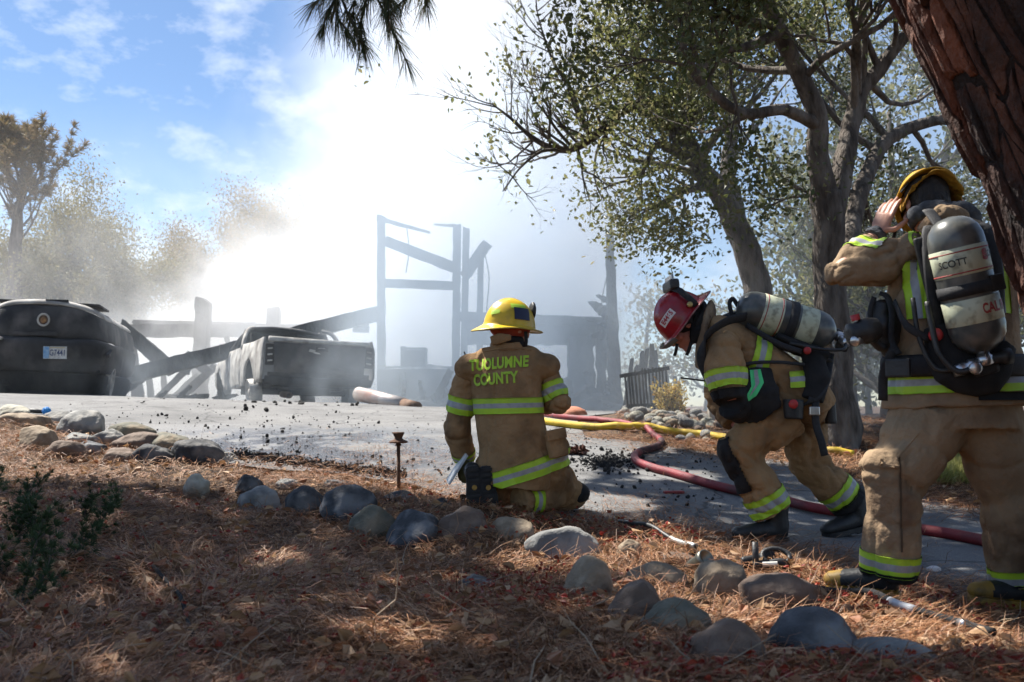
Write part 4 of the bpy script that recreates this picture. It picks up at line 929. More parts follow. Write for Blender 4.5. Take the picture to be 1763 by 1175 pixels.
m_hair = M('dark hair', (.014, .011, .009), (.03, .022, .016), scale=40, rough=.6, stretch=(1, 1, .2), bump=.5, bscale=120)
m_metal = M('brushed metal', (.45, .45, .46), (.6, .6, .6), scale=30, rough=.3, metal=.9)
m_redp = M('red plastic', (.45, .03, .03), (.35, .03, .03), scale=20, rough=.4)
m_glove = M('glove leather', (.035, .03, .026), (.06, .05, .042), scale=20, rough=.8, bump=.3)
TAPE = [m_lime, m_silver]
def stripe(src, parent, o, axis, cuts, sel=None, off=.0045, mats=None, mi=(0, 1, 0), name='reflective_stripe'):
    """tape laid on a garment: the strip of its surface between parallel planes, lifted off it"""
    o, axis = Vector(o), Vector(axis).normalized(); bm = bmesh.new(); bm.from_mesh(src); bm.normal_update()
    lo, hi = cuts[0], cuts[-1]; kill = []
    for f in bm.faces:
        c = f.calc_center_median(); t_ = (c - o).dot(axis)
        if t_ < lo - .03 or t_ > hi + .03 or (sel and not sel(c, f.normal)): kill.append(f)
    bmesh.ops.delete(bm, geom=kill, context='FACES')
    for c in cuts: bmesh.ops.bisect_plane(bm, geom=list(bm.verts) + list(bm.edges) + list(bm.faces), plane_co=o + axis * c, plane_no=axis)
    kill = []
    for f in bm.faces:
        t_ = (f.calc_center_median() - o).dot(axis)
        if t_ < lo or t_ > hi: kill.append(f); continue
        for k in range(len(cuts) - 1):
            if cuts[k] <= t_ <= cuts[k + 1]: f.material_index = mi[k]
        f.smooth = True
    bmesh.ops.delete(bm, geom=kill, context='FACES'); bm.normal_update()
    sh = {}
    for v in bm.verts: sh[v] = v.co + v.normal * off
    for v, p in sh.items(): v.co = p
    ed = [e for e in bm.edges if e.is_boundary]; ex = bmesh.ops.extrude_edge_only(bm, edges=ed)
    for v in [g for g in ex['geom'] if isinstance(g, bmesh.types.BMVert)]: v.co -= v.normal * (off * 1.6) if v.normal.length > .1 else Vector((0, 0, 0))
    me = bpy.data.meshes.new(name); bm.to_mesh(me); bm.free()
    for m in (mats or TAPE): me.materials.append(m)
    return obj(name, me, parent)
def near(A, B, r, lo=-.2, hi=1.2):
    A, B = Vector(A), Vector(B); d = (B - A); l2 = d.length_squared
    def f(c, n):
        t_ = (c - A).dot(d) / l2
        return lo < t_ < hi and (c - A - d * t_).length < r
    return f
def limb_band(src, parent, A, B, f, w=.065, r=.2, **k):
    A, B = Vector(A), Vector(B); o = A.lerp(B, f)
    return stripe(src, parent, o, B - A, [-w / 2, -w / 2 + w * .33, w / 2 - w * .33, w / 2], near(A, B, r), **k)
def bvh(*mes):
    V, P = [], []
    for me in mes:
        b = len(V); V += [v.co.copy() for v in me.vertices]; P += [[b + i for i in p.vertices] for p in me.polygons]
    return BVHTree.FromPolygons(V, P)
def project(me, o, X, Y, tree_, off=.005, dist=.3, cuts=2):
    o, X, Y = Vector(o), Vector(X).normalized(), Vector(Y); Y = (Y - X * Y.dot(X)).normalized(); N = X.cross(Y)
    bm = bmesh.new(); bm.from_mesh(me); bmesh.ops.triangulate(bm, faces=bm.faces)
    for _ in range(cuts):
        L_ = [e for e in bm.edges if e.calc_length() > .012]
        if L_: bmesh.ops.subdivide_edges(bm, edges=L_, cuts=1)
        bmesh.ops.triangulate(bm, faces=bm.faces)
    for v in bm.verts:
        p = o + X * v.co.x + Y * v.co.y; h = tree_.ray_cast(p + N * dist, -N, dist * 2)
        h = h if h[0] is not None else tree_.find_nearest(p); v.co = h[0] + (N if h[1].dot(N) > .3 else (h[1] + N * .5).normalized()) * off
    bm.to_mesh(me); bm.free(); return me
def lettering(name, body, size, o, X, Y, tree_, mat, parent, xs=1, offset=0, off=.006, space=1):
    me = project(text_me(body, size, xs, offset, 0, space), o, X, Y, tree_, off); me.materials.append(mat); return obj(name, me, parent)
def strap(name, pts, w, th, mat, parent, ref, sp=5):
    P = spline(pts, sp); V, Fc = [], []; fr_ = frames(P)
    V, Fc = tube(P, [(w / 2, th / 2)] * len(P), n=8, ref=ref); return obj(name, mesh(name, V, Fc, mat, True), parent)
def frame(fwd, up):
    f = Vector(fwd).normalized(); u = Vector(up); u = (u - f * u.dot(f)).normalized(); return f.cross(u), f, u     # right, forward, up
def head(B, c, fr_, neck):
    X, Y, Z = fr_; c = Vector(c); q = lambda x, y, z: c + X * x + Y * y + Z * z
    E_ = lambda p, r: B.ell(q(*p), r, X, Y, Z)
    E_((0, -.012, .035), (.076, .096, .088)); E_((0, .03, -.045), (.056, .062, .07)); E_((0, .06, -.01), (.058, .035, .06))
    E_((0, .098, -.018), (.013, .02, .024)); E_((0, .09, .0), (.009, .018, .03)); E_((0, .107, -.03), (.014, .012, .011))
    E_((0, .082, .026), (.05, .018, .013)); E_((0, .085, -.06), (.024, .016, .008)); E_((0, .083, -.071), (.021, .016, .008)); E_((0, .075, -.098), (.026, .024, .02))
    for s in (-1, 1): E_((s * .045, .06, -.025), (.022, .025, .025)); E_((s * .078, -.01, -.008), (.009, .022, .033)); E_((s * .013, .096, -.03), (.008, .012, .009))
    B.tube([q(0, -.025, -.03), q(0, -.035, -.09), neck], [.055, .058, .062], n=14)
    return q
def hand(B, w, d, nrm, curl, side, s=1., spread=.16, thumb=(.55, .5)):
    """palm from wrist w along d; nrm points out of the back of the hand; side +1 puts the thumb on +d x nrm"""
    w = Vector(w); d = Vector(d).normalized(); n = Vector(nrm); n = (n - d * n.dot(d)).normalized(); l = d.cross(n) * side
    B.tube([w - d * .03, w, w + d * .045 * s, w + d * .088 * s], [(.03 * s, .023 * s), (.031 * s, .02 * s), (.041 * s, .016 * s), (.039 * s, .013 * s)], ref=l, n=12)
    for i, (off, ln) in enumerate(((.030, .072), (.010, .082), (-.010, .076), (-.029, .058))):
        p = w + d * (.075 * s) + l * off * s; dd = (d + l * (off * spread * 12)).normalized(); P = [p, p + dd * .014 * s]; a = 0
        for seg in (.45, .32, .25):
            a += curl[i] * (.9 if seg == .45 else .75); dr = (dd * math.cos(a) - n * math.sin(a)); P.append(P[-1] + dr * ln * seg * s * 1.02)
        B.tube(P, [.0098 * s, .0098 * s, .0090 * s, .0082 * s, .0062 * s], n=9); B.ell(P[-1], .0062 * s, n=8, m=5)
    p = w + d * .022 * s + l * .024 * s; td = (d * thumb[0] + l * (1 - thumb[0]) * 1.5 - n * thumb[1]).normalized()
    P = [p, p + td * .036 * s, p + (td * .045 + d * .02 - n * .006) * s * 1.2, p + (td * .056 + d * .042 - n * .012) * s * 1.15]
    B.tube(P, [.014 * s, .0118 * s, .0105 * s, .007 * s], n=9); B.ell(P[-1], .007 * s, n=8, m=5)

def helmet(parent, c, fr_, mat, rim_mat, s=1., brim=(.038, .03, .085), inner=None):
    """fire helmet: ridged dome, drooping brim longest at the back; c = centre of the head opening"""
    X, Y, Z = fr_; c = Vector(c); n = 48; V, Fc = [], []; q = lambda x, y, z: c + (X * x + Y * y + Z * z) * s
    prof = [(.02, 1.0), (.25, .975), (.48, .89), (.68, .76), (.84, .57), (.94, .36), (.985, .16), (1.0, .02)]
    for (r, z) in prof:
        for k in range(n):
            a = 2 * math.pi * k / n; x, y = .112 * r * math.cos(a), .137 * r * math.sin(a); zz = .150 * z
            ridge = .006 * math.exp(-(x / .009) ** 2) + .0035 * (math.exp(-((abs(x) - .045) / .007) ** 2)) ; ridge *= min(1, z * 2.2)
            V.append(q(x * (1 + ridge * 4), y * (1 + ridge * 3), zz + ridge))
    nb_ = 4
    for j in range(1, nb_ + 1):
        for k in range(n):
            a = 2 * math.pi * k / n; sa = math.sin(a); e = brim[1] + (brim[0] - brim[1]) * max(0, sa) ** 2 + (brim[2] - brim[1]) * max(0, -sa) ** 1.6
            r = e * j / nb_; x, y = (.112 + r) * math.cos(a), (.137 + r) * math.sin(a)
            V.append(q(x, y, .003 - (.22 + .35 * max(0, -sa)) * r - .9 * r * r + .010 * (j == nb_) * 0))
    rows_ = len(prof) + nb_
    for i in range(rows_ - 1):
        for k in range(n): Fc.append((i * n + k, i * n + (k + 1) % n, (i + 1) * n + (k + 1) % n, (i + 1) * n + k))
    Fc.append(tuple(range(n))[::-1]); 
    me = evalmesh(mesh('helmet', V, Fc, None, True), [('SUBSURF', dict(levels=1, render_levels=1)), ('SOLIDIFY', dict(thickness=.004, offset=-1))], 'helmet'); me.materials.append(mat)
    me.polygons.foreach_set('use_smooth', [True] * len(me.polygons))
    h = obj('helmet', me, parent)
    rim = [V[(rows_ - 1) * n + k] for k in range(n)]; rim.append(rim[0]); W_, G_ = tube(rim, .0042, n=6, cap=False); obj('helmet_rim', mesh('helmet_rim', W_, G_, rim_mat, True), h)
    B = Blob(); B.ell(q(0, 0, .03), (.098 * s, .12 * s, .105 * s), X, Y, Z, n=24, m=14); me2 = mesh('helmet_liner', B.V, B.F, inner or m_blk, True); obj('helmet_liner', me2, h)
    return h, me, q
def boot(parent, heel, toe, up, mat, toemat=None, sole=None, h=.2, ankle_r=.06):
    heel, toe = Vector(heel), Vector(toe); d = (toe - heel).normalized(); u = Vector(up); u = (u - d * u.dot(d)).normalized(); l = d.cross(u); L_ = (toe - heel).length
    B = Blob(); q = lambda a, b: heel + d * (a * L_) + u * b
    B.tube([q(-.02, .05), q(.12, .052), q(.35, .056), q(.6, .05), q(.82, .045), q(.97, .038)], [(.036, .036), (.042, .044), (.043, .05), (.05, .044), (.05, .038), (.034, .028)], ref=l, sp=2)
    B.tube([q(.12, .06), q(.16, .13), q(.14, h)], [(.048, .055), (.05, .058), (.055, .062)], ref=l)
    B.ell(q(.9, .042), (.048, .045, .034), l, d, u)
    me = B.build('boot', .008, 4, mat)
    if toemat:
        me.materials.append(toemat)
        for p in me.polygons:
            t_ = (p.center - heel).dot(d) / L_; z = (p.center - heel).dot(u)
            if t_ > .78 or z < .03: p.material_index = 1
    b = obj('boot', me, parent)
    out = [];
    for a, w in ((-.04, .025), (.02, .04), (.2, .043), (.4, .04), (.62, .05), (.82, .051), (.95, .038), (1.02, .018)): out.append((a, w))
    ring = [heel + d * (a * L_) + l * w for a, w in out] + [heel + d * (a * L_) - l * w for a, w in reversed(out)]; n = len(ring)
    V = [p + u * .022 for p in ring] + [p - u * .004 for p in ring]; Fc = [tuple(range(n)), tuple(range(2 * n - 1, n - 1, -1))] + [(i, i + n, (i + 1) % n + n, (i + 1) % n) for i in range(n)]
    so_ = obj('sole', mesh('sole', V, Fc, sole or m_rub), b)
    for k in range(9):
        a = .03 + k * .115
        if .34 < a < .48: continue
        V, Fc = box(heel + d * (a * L_) - u * .007, (.074 if a > .5 else .062, .018, .014), Matrix((l, d, u)).transposed()); obj('tread_block', mesh('tread_block', V, Fc, sole or m_rub), so_)
    return b
def lathe(A, B, prof, n=28, V=None, Fc=None):
    """prof: (fraction along A-B, radius)"""
    A, B = Vector(A), Vector(B); V = [] if V is None else V; Fc = [] if Fc is None else Fc; T = (B - A).normalized(); X = T.orthogonal().normalized(); Y = T.cross(X); b = len(V)
    for f, r in prof:
        for k in range(n): V.append(A.lerp(B, f) + (X * math.cos(2 * math.pi * k / n) + Y * math.sin(2 * math.pi * k / n)) * r)
    for i in range(len(prof) - 1):
        for k in range(n): Fc.append((b + i * n + k, b + i * n + (k + 1) % n, b + (i + 1) * n + (k + 1) % n, b + (i + 1) * n + k))
    return V, Fc
m_cyl = M('composite cylinder', (.05, .053, .05), (.085, .09, .085), scale=9, rough=.3, spec=.5, c3=(.13, .125, .11), scale3=14)
m_cyllab = M('cream cylinder label', (.50, .52, .38), (.40, .42, .30), scale=10, rough=.45, c3=(.25, .25, .18), scale3=25)
m_labred = M('label red', (.30, .05, .045), rough=.5); m_labblk = M('label black', (.03, .03, .03), rough=.5)
def air_pack(name, label, top, bot, r, back, words):
    """breathing apparatus: cylinder from its dome at top to its valve at bot; back = direction from cylinder to the wearer"""
    top, bot = Vector(top), Vector(bot); T = (bot - top).normalized(); Ln = (bot - top).length; back = Vector(back); back = (back - T * back.dot(T)).normalized(); l = T.cross(back)
    t_ = thing(name, label, 'air pack', bot)
    V, Fc = lathe(top, bot, [(0, .01), (.012, r * .42), (.04, r * .68), (.09, r * .88), (.15, r * .98), (.2, r), (.82, r), (.89, r * .93), (.94, r * .75), (.98, r * .5), (1.0, r * .3)], 40)
    cyl = obj('cylinder', mesh('cylinder', V, Fc, m_cyl, True), t_); tr = BVHTree.FromPolygons(V, Fc)
    for (a, b_) in ((.23, .43), (.60, .78)):
        V, Fc = lathe(top, bot, [(a, r), (a + .003, r + .0016), (b_ - .003, r + .0016), (b_, r)], 48); obj('cylinder_label', mesh('cylinder_label', V, Fc, m_cyllab, True), cyl)
    for a in (.255, .405):
        V, Fc = lathe(top, bot, [(a, r + .0012), (a + .001, r + .0028), (a + .009, r + .0028), (a + .01, r + .0012)], 48); obj('label_line', mesh('label_line', V, Fc, m_labred, True), cyl)
    V, Fc = lathe(top, bot, [(.49, r - .002), (.492, r + .006), (.575, r + .006), (.577, r - .002)], 40); bd = obj('cylinder_strap', mesh('cylinder_strap', V, Fc, m_strap, True), t_)
    for (body, size, f, ang, mat, along, xs, offs) in words:
        N = (-back * math.cos(ang) + l * math.sin(ang)); Xd = l * math.cos(ang) + back * math.sin(ang)
        o = top.lerp(bot, f) + N * r
        Xt, Yt = (Xd, -T) if not along else along(T, Xd)
        if Xt.cross(Yt).dot(N) < 0: Xt = -Xt
        me = text_me(body, size, xs, offs); 
        bm = bmesh.new(); bm.from_mesh(me); bmesh.ops.triangulate(bm, faces=bm.faces)
        for _ in range(2): bmesh.ops.subdivide_edges(bm, edges=[e for e in bm.edges if e.calc_length() > .008], cuts=1); bmesh.ops.triangulate(bm, faces=bm.faces)
        for v in bm.verts:
            p = o + Xt * v.co.x + Yt * v.co.y; ax = top + T * (p - top).dot(T); v.co = ax + (p - ax).normalized() * (r + .0035)
        bm.to_mesh(me); bm.free(); me.materials.append(mat); obj('lettering', me, cyl)
    # buckle on the strap, back plate, valve, regulator, hoses
    V, Fc = box(top.lerp(bot, .53) - back * (r * .8) + l * (r * .72), (.05, .03, .06), Matrix((l, back, T)).transposed()); obj('strap_buckle', bevel_me(mesh('b', V, Fc, m_rub), .006), bd)
    V, Fc = box(top.lerp(bot, .56) + back * (r + .02), (.2, .03, Ln * .95), Matrix((l, back, T)).transposed()); obj('back_plate', bevel_me(mesh('p', V, Fc, m_rub), .012, 3), t_)
    V, Fc = lathe(bot - T * .005, bot + T * .05, [(0, .02), (.3, .024), (.35, .03), (.9, .03), (1, .01)], 18); vl = obj('valve', mesh('valve', V, Fc, m_metal, True), t_)
    V, Fc = lathe(bot + T * .03 + l * .02, bot + T * .035 + l * .10, [(0, .01), (.02, .022), (.5, .022), (.55, .03), (.95, .03), (1, .012)], 16); obj('valve_knob', mesh('valve_knob', V, Fc, m_rub, True), vl)
    V, Fc = lathe(bot + T * .035 - l * .02, bot + T * .045 - l * .12, [(0, .005), (.02, .02), (.4, .026), (.45, .018), (.7, .024), (1, .02), (1, .0)], 16); obj('regulator', mesh('regulator', V, Fc, m_metal, True), vl)
    V, Fc = box(bot + T * .05 + back * .03, (.1, .07, .07), Matrix((l, back, T)).transposed()); obj('valve_guard', bevel_me(mesh('g', V, Fc, m_rub), .015, 2), vl)
    V, Fc = lathe(bot + T * .045 - l * .06 - back * .03, bot + T * .045 - l * .06 - back * .055, [(0, .02), (.8, .024), (1, .018), (1, 0)], 14); obj('gauge', mesh('gauge', V, Fc, m_metal, True), vl)
    V, Fc = lathe(top - T * .002 + back * (r * .4), top + T * .03 + back * (r * .4), [(0, .0), (0, .012), (1, .012)], 8); obj('handle_mount', mesh('hm', V, Fc, m_rub), t_)
    P = spline([bot + T * .04 - l * .1, bot + T * .02 - l * .17 + back * .03, bot - T * .1 - l * .19 + back * .06, bot - T * .25 - l * .17 + back * .08], 5); V, Fc = tube(P, .009, n=8); obj('air_hose', mesh('air_hose', V, Fc, m_rub, True), t_)
    return t_, l, T

# ---------- kneeling firefighter, seen from behind
def kneeling():
    Y0 = 5.8; J = lambda u, v, d=0: at(u, v, Y0 + d)
    g = hit(905, 892); t_ = thing('person', 'kneeling firefighter in tan coat and yellow helmet with his back turned', 'person', g)
    r_, f_, _u = frame((.22, .97, 0), (0, 0, 1))
    # skin figure
    B = Blob(); hc = J(884, 566, .02); hf = frame((.8, .58, -.16), (.1, .1, 1)); q = head(B, hc, hf, J(874, 605, 0))
    B.tube([J(874, 600), J(872, 640, .01), J(876, 720), J(885, 790)], [(.07, .06), (.17, .1), (.15, .1), (.16, .11)], ref=r_)
    for sh, el, wr, d1, d2 in ((J(800, 626, .08), J(787, 733, .10), J(801, 794, .23), (0, .35, -.6), (-1, 0, .2)), (J(938, 622, .05), J(961, 691, .0), J(907, 692, .29), (-.6, .7, .1), (.6, .4, .5))):
        B.tube([sh, el], [.05, .042]); B.tube([el, wr], [.04, .028]); hand(B, wr, d1, d2, (.5, .55, .6, .65), 1 if wr.x < -.2 else -1)
    for hp, kn, an in ((J(850, 780, .03), J(880, 862, .5), J(836, 858, .02)), (J(912, 780, .02), J(985, 852, .3), J(890, 862, -.02))):
        B.tube([hp, kn], [.085, .06]); B.tube([kn, an], [.058, .04])
    body = obj('body', B.build('body', .006, 4, m_skin), t_)
    for s in (-1, 1): b_ = Blob(); b_.ell(q(s * .03, .086, .008), (.011, .011, .011), n=10, m=6); obj('eye', mesh('eye', b_.V, b_.F, M('eye', (.02, .015, .012), rough=.15), True), body)
    B = Blob(); B.ell(q(0, -.03, .02), (.083, .088, .075), *hf); obj('hair', B.build('hair', .008, 3, m_hair), t_)
    # coat
    B = Blob()
    T_ = [(J(884, 838, .02), .215, .165), (J(886, 800, .01), .232, .175), (J(882, 760, 0), .205, .155), (J(876, 715, 0), .202, .145), (J(872, 670, .0), .215, .145), (J(871, 635, .01), .205, .135), (J(872, 612, .01), .15, .11), (J(873, 594, .01), .085, .085)]
    B.tube([p for p, a, b in T_], [(a, b) for p, a, b in T_], ref=r_, n=28, sp=4)
    B.ell(J(815, 634, .03), (.115, .1, .09)); B.ell(J(934, 632, .01), (.11, .1, .09)); B.ell(J(845, 612, .02), (.1, .08, .06)); B.ell(J(904, 611, .02), (.1, .08, .06)); B.ell(J(935, 800, .1), (.16, .17, .1))
    B.ell(J(962, 772, .02), (.07, .09, .09))
    cm = B.build('coat', .009, 10, m_tan)
    folds(cm, .014, 6.0, [(J(870, 800), .22, .9), (J(940, 760), .16, 1.0), (J(815, 640), .14, .8), (J(930, 640), .14, .8)], 3, (1, 1, .5), .4)
    coat = obj('coat', cm, t_)
    lS, lE, lW = J(806, 640, .06), J(786, 735, .10), J(802, 796, .24); rS, rE, rW = J(938, 636, .04), J(962, 692, .0), J(905, 692, .30)
    sl = []
    for S, E_, W_, k in ((lS, lE, lW, 0), (rS, rE, rW, 1)):
        B = Blob(); B.tube([S + (S - E_).normalized() * .02 + Vector((.03 if k == 0 else -.03, 0, 0)), S.lerp(E_, .3), S.lerp(E_, .7), E_], [.07, .086, .086, .08], sp=3); B.tube([E_, E_.lerp(W_, .5), W_], [.085, .08, .066], sp=3); B.ell(E_, .087)
        m_ = B.build('sleeve', .009, 8, m_tan); folds(m_, .012, 7, [(E_, .13, 1.0), (S, .1, .5)], 11 + k, (1, 1, 1), .55, [(S, E_, .2), (E_, W_, .2)]); obj('sleeve', m_, coat); sl.append(m_)
    ax = (J(872, 640) - J(876, 740)).normalized()
    sel = lambda c, n: abs((c - J(872, 690)).dot(r_)) < .3
    stripe(cm, coat, J(870, 712, 0), ax + r_ * .02, [0, .031, .058, .089], sel)
    stripe(cm, coat, J(885, 829, .0), Vector((-.30, 0, .95)), [-.008, .028, .056, .090], lambda c, n: c.z < J(0, 760).z and (c - J(870, 800)).dot(r_) > -.045)
    limb_band(sl[0], coat, lS, lE, .60, .098, .16); limb_band(sl[1], coat, rS, rE, .66, .098, .17); limb_band(sl[0], coat, lE, lW, .78, .05, .12)
    tr = bvh(cm)
    Yu = Vector((-.03, 0, 1)); Xr = r_ + Vector((0, 0, .075))
    lettering('lettering', 'TUOLUMNE', .088, J(854, 626, -.15), Xr, Yu, tr, m_lime, coat, .69, .0036, .009, 1.05)
    lettering('lettering', 'COUNTY', .088, J(849, 653, -.15), Xr, Yu, tr, m_lime, coat, .70, .0036, .009, 1.05)
    # yoke seam, collar, radio aerial, shoulder patch, pocket
    V, Fc = tube(spline([J(832, 606, -.10), J(872, 600, -.14), J(915, 603, -.12)], 6), .0035, n=6); obj('yoke_seam', project(mesh('yoke_seam', V, Fc, m_tan, True), (0, 0, 0), (1, 0, 0), (0, 0, 1), tr, .002) if False else mesh('yoke_seam', V, Fc, m_tan, True), coat)
    B = Blob(); ring = [J(873, 596, 0) + (r_ * math.cos(a) * .088 + f_ * math.sin(a) * .085) + Vector((0, 0, .012 * math.sin(a))) for a in np.linspace(0, 6.283, 25)]; B.tube(ring, [(.03, .016)] * 25, ref=(0, 0, 1), n=10)
    m_ = B.build('collar', .007, 4, m_tan); folds(m_, .005, 14, (), 4); obj('collar', m_, coat)
    ring = [J(874, 586, 0) + (r_ * math.cos(a) * .082 + f_ * math.sin(a) * .08) for a in np.linspace(0, 6.283, 25)]; V, Fc = tube(ring, [(.019, .014)] * 25, n=10, ref=(0, 0, 1)); obj('neck_protector', mesh('neck_protector', V, Fc, m_blk, True), t_)
    B = Blob(); B.tube([J(846, 588, -.1), J(860, 583, -.115), J(880, 581, -.11)], [(.03, .015), (.032, .015), (.018, .012)], ref=(0, 0, 1)); obj('collar_tab', B.build('collar_tab', .006, 3, m_tan), coat)
    V, Fc = tube([J(806, 622, .05), J(799, 606, .06)], .004, n=6); obj('radio_aerial', mesh('radio_aerial', V, Fc, m_rub), t_)
    tr2 = bvh(sl[1]); pm = mesh('patch', [(-.028, .026, 0), (.022, .03, 0), (.028, -.02, 0), (.008, -.032, 0), (-.024, -.024, 0)], [(4, 3, 2, 1, 0)]); me = project(pm, J(951, 632, -.12), (.75, -.5, -.25), (.3, 0, 1), tr2, .004, .2, 3); me.materials.append(m_blk); pt_ = obj('shoulder_patch', me, coat)
    V, Fc = box((0, 0, 0), (.13, .05, .15)); pk = bevel_me(mesh('pocket', V, Fc, m_tan), .018, 3); pk.transform(Matrix.Translation(J(958, 766, -.09)) @ Matrix.Rotation(R(-12), 4, 'Y') @ Matrix.Rotation(R(35), 4, 'Z')); pk = evalmesh(pk, [('SUBSURF', dict(levels=2, render_levels=2, subdivision_type='SIMPLE'))]); folds(pk, .006, 12, (), 2, base=1); obj('pocket', pk, coat)
    V, Fc = box((0, 0, 0), (.14, .012, .06)); pk = bevel_me(mesh('pocket_flap', V, Fc, m_tan), .005, 2); pk.transform(Matrix.Translation(J(958, 748, -.122)) @ Matrix.Rotation(R(-10), 4, 'Y') @ Matrix.Rotation(R(35), 4, 'Z')); obj('pocket_flap', pk, coat)
    # trousers
    B = Blob(); rh, rk, ra = J(915, 800, .0), J(985, 848, .26), J(893, 862, -.04); lh, lk, la = J(850, 800, .06), J(870, 856, .5), J(838, 862, .02)
    B.tube([J(885, 780, .03), J(886, 825, .05)], [(.19, .15), (.2, .16)], ref=r_, n=24)
    B.tube([rh, rh.lerp(rk, .5), rk], [.125, .125, .1], sp=3); B.ell(rk, .1); B.tube([rk, rk.lerp(ra, .5), ra], [.1, .105, .085], sp=3)
    B.tube([lh, lh.lerp(lk, .5), lk], [.12, .12, .09], sp=3); B.tube([lk, lk.lerp(la, .5), la], [.09, .095, .075], sp=3)
    m_ = B.build('trousers', .009, 8, m_tan); folds(m_, .015, 7, [(rk, .15, .8), (rh, .15, .6)], 21, (1, 1, 1), .6, [(rh, rk, .22), (rk, ra, .2)]); tro = obj('trousers', m_, t_)
    limb_band(m_, tro, ra, rk, .20, .075, .17)
    B = Blob(); B.ell(rk + Vector((.012, -.01, -.005)), (.098, .09, .075)); obj('knee_patch', B.build('knee_patch', .01, 4, m_blk), tro)
    # boots: soles towards the viewer, toes on the ground
    for (u, tilt) in ((848, .03), (824, -.03)):
        hl = J(u - 10, 806, -.09); to = J(u - 4, 884, -.06); boot(t_, hl, to, (-.1, 1, .12), m_rub, None, M('dark boot sole', (.018, .018, .02), (.035, .034, .034), scale=20, rough=.8), .12)
        V, Fc = lathe(J(u - 7, 840, -.085), J(u - 7, 840, -.100), [(0, .016), (1, .014), (1, 0)], 14); obj('sole_badge', mesh('sole_badge', [Vector(v) for v in V], Fc, M('ochre badge', (.3, .17, .03), rough=.6)), t_)
    # helmet
    m_y = M('yellow helmet', (.62, .42, .012), (.52, .34, .015), scale=6, rough=.32, c3=(.38, .26, .03), scale3=9, spec=.5)
    hfr = frame((.93, .36, -.08), (.10, 0, 1)); h, hm, hq = helmet(t_, J(877, 565, .02), hfr, m_y, M('worn yellow rim', (.3, .22, .05), (.5, .35, .04), scale=30, rough=.5), 1.12, (.042, .032, .064), M('red liner', (.38, .06, .03), (.3, .05, .03), rough=.8))
    ht = bvh(hm); X, Yf, Z = hfr; side_n = X
    def sticker(name, o, Xd, Yd, w, hh, mat, off=.004):
        m0 = mesh(name, [(-w / 2, -hh / 2, 0), (w / 2, -hh / 2, 0), (w / 2, hh / 2, 0), (-w / 2, hh / 2, 0)], [(0, 1, 2, 3)]); me = project(m0, o, Xd, Yd, ht, off, .15, 4); me.materials.append(mat); return obj(name, me, h)
    m_navy = M('navy sticker', (.018, .018, .045), rough=.4)
    dxy = Vector((.97, .23, 0)); sticker('helmet_sticker', J(901, 540, -.09), (.93, .35, -.06), (-.05, 0, 1), .10, .072, m_navy, .005); sticker('helmet_sticker', J(896, 527, -.09), (.93, .35, -.06), (-.05, 0, 1), .095, .03, m_lime, .004); sticker('helmet_sticker', J(851, 537, -.09), (.75, -.65, .12), (-.08, 0, 1), .055, .026, m_lime, .004)
    B = Blob(); B.ell(J(916, 537, .06), (.045, .02, .06), *hfr, n=16); obj('front_shield', B.build('front_shield', .006, 3, m_rub), h)
    for p in ((-.2), (.2)): pass
    strap('chin_strap', [J(905, 571, -.06), J(906, 585, -.05), J(905, 597, -.03)], .022, .006, m_strap, h, (1, .3, 0))
    B = Blob(); B.ell(J(893, 593, -.02), (.04, .045, .03)); obj('ear_flap', B.build('ear_flap', .007, 3, m_blk), h)
    # notepad held in the left hand
    V, Fc = box((0, 0, 0), (.012, .15, .20)); m0 = mesh('notepad', V, Fc, M('paper', (.62, .63, .62), (.5, .5, .5), scale=9, rough=.7)); m0.transform(Matrix.Translation(J(787, 806, .12)) @ Matrix.Rotation(R(32), 4, 'Y') @ Matrix.Rotation(R(10), 4, 'Z'))
    n_ = tag(obj('notepad', m0), 'white paper pad held low in the kneeling firefighter\'s left hand', 'notepad')
    B = Blob(); B.ell(J(800, 812, .14), (.05, .05, .075)); gl = B.build('glove', .007, 4, M('olive glove', (.1, .1, .04), (.14, .13, .06), scale=10, rough=.85)); folds(gl, .006, 18, (), 3, base=1); obj('glove', gl, t_)
kneeling()

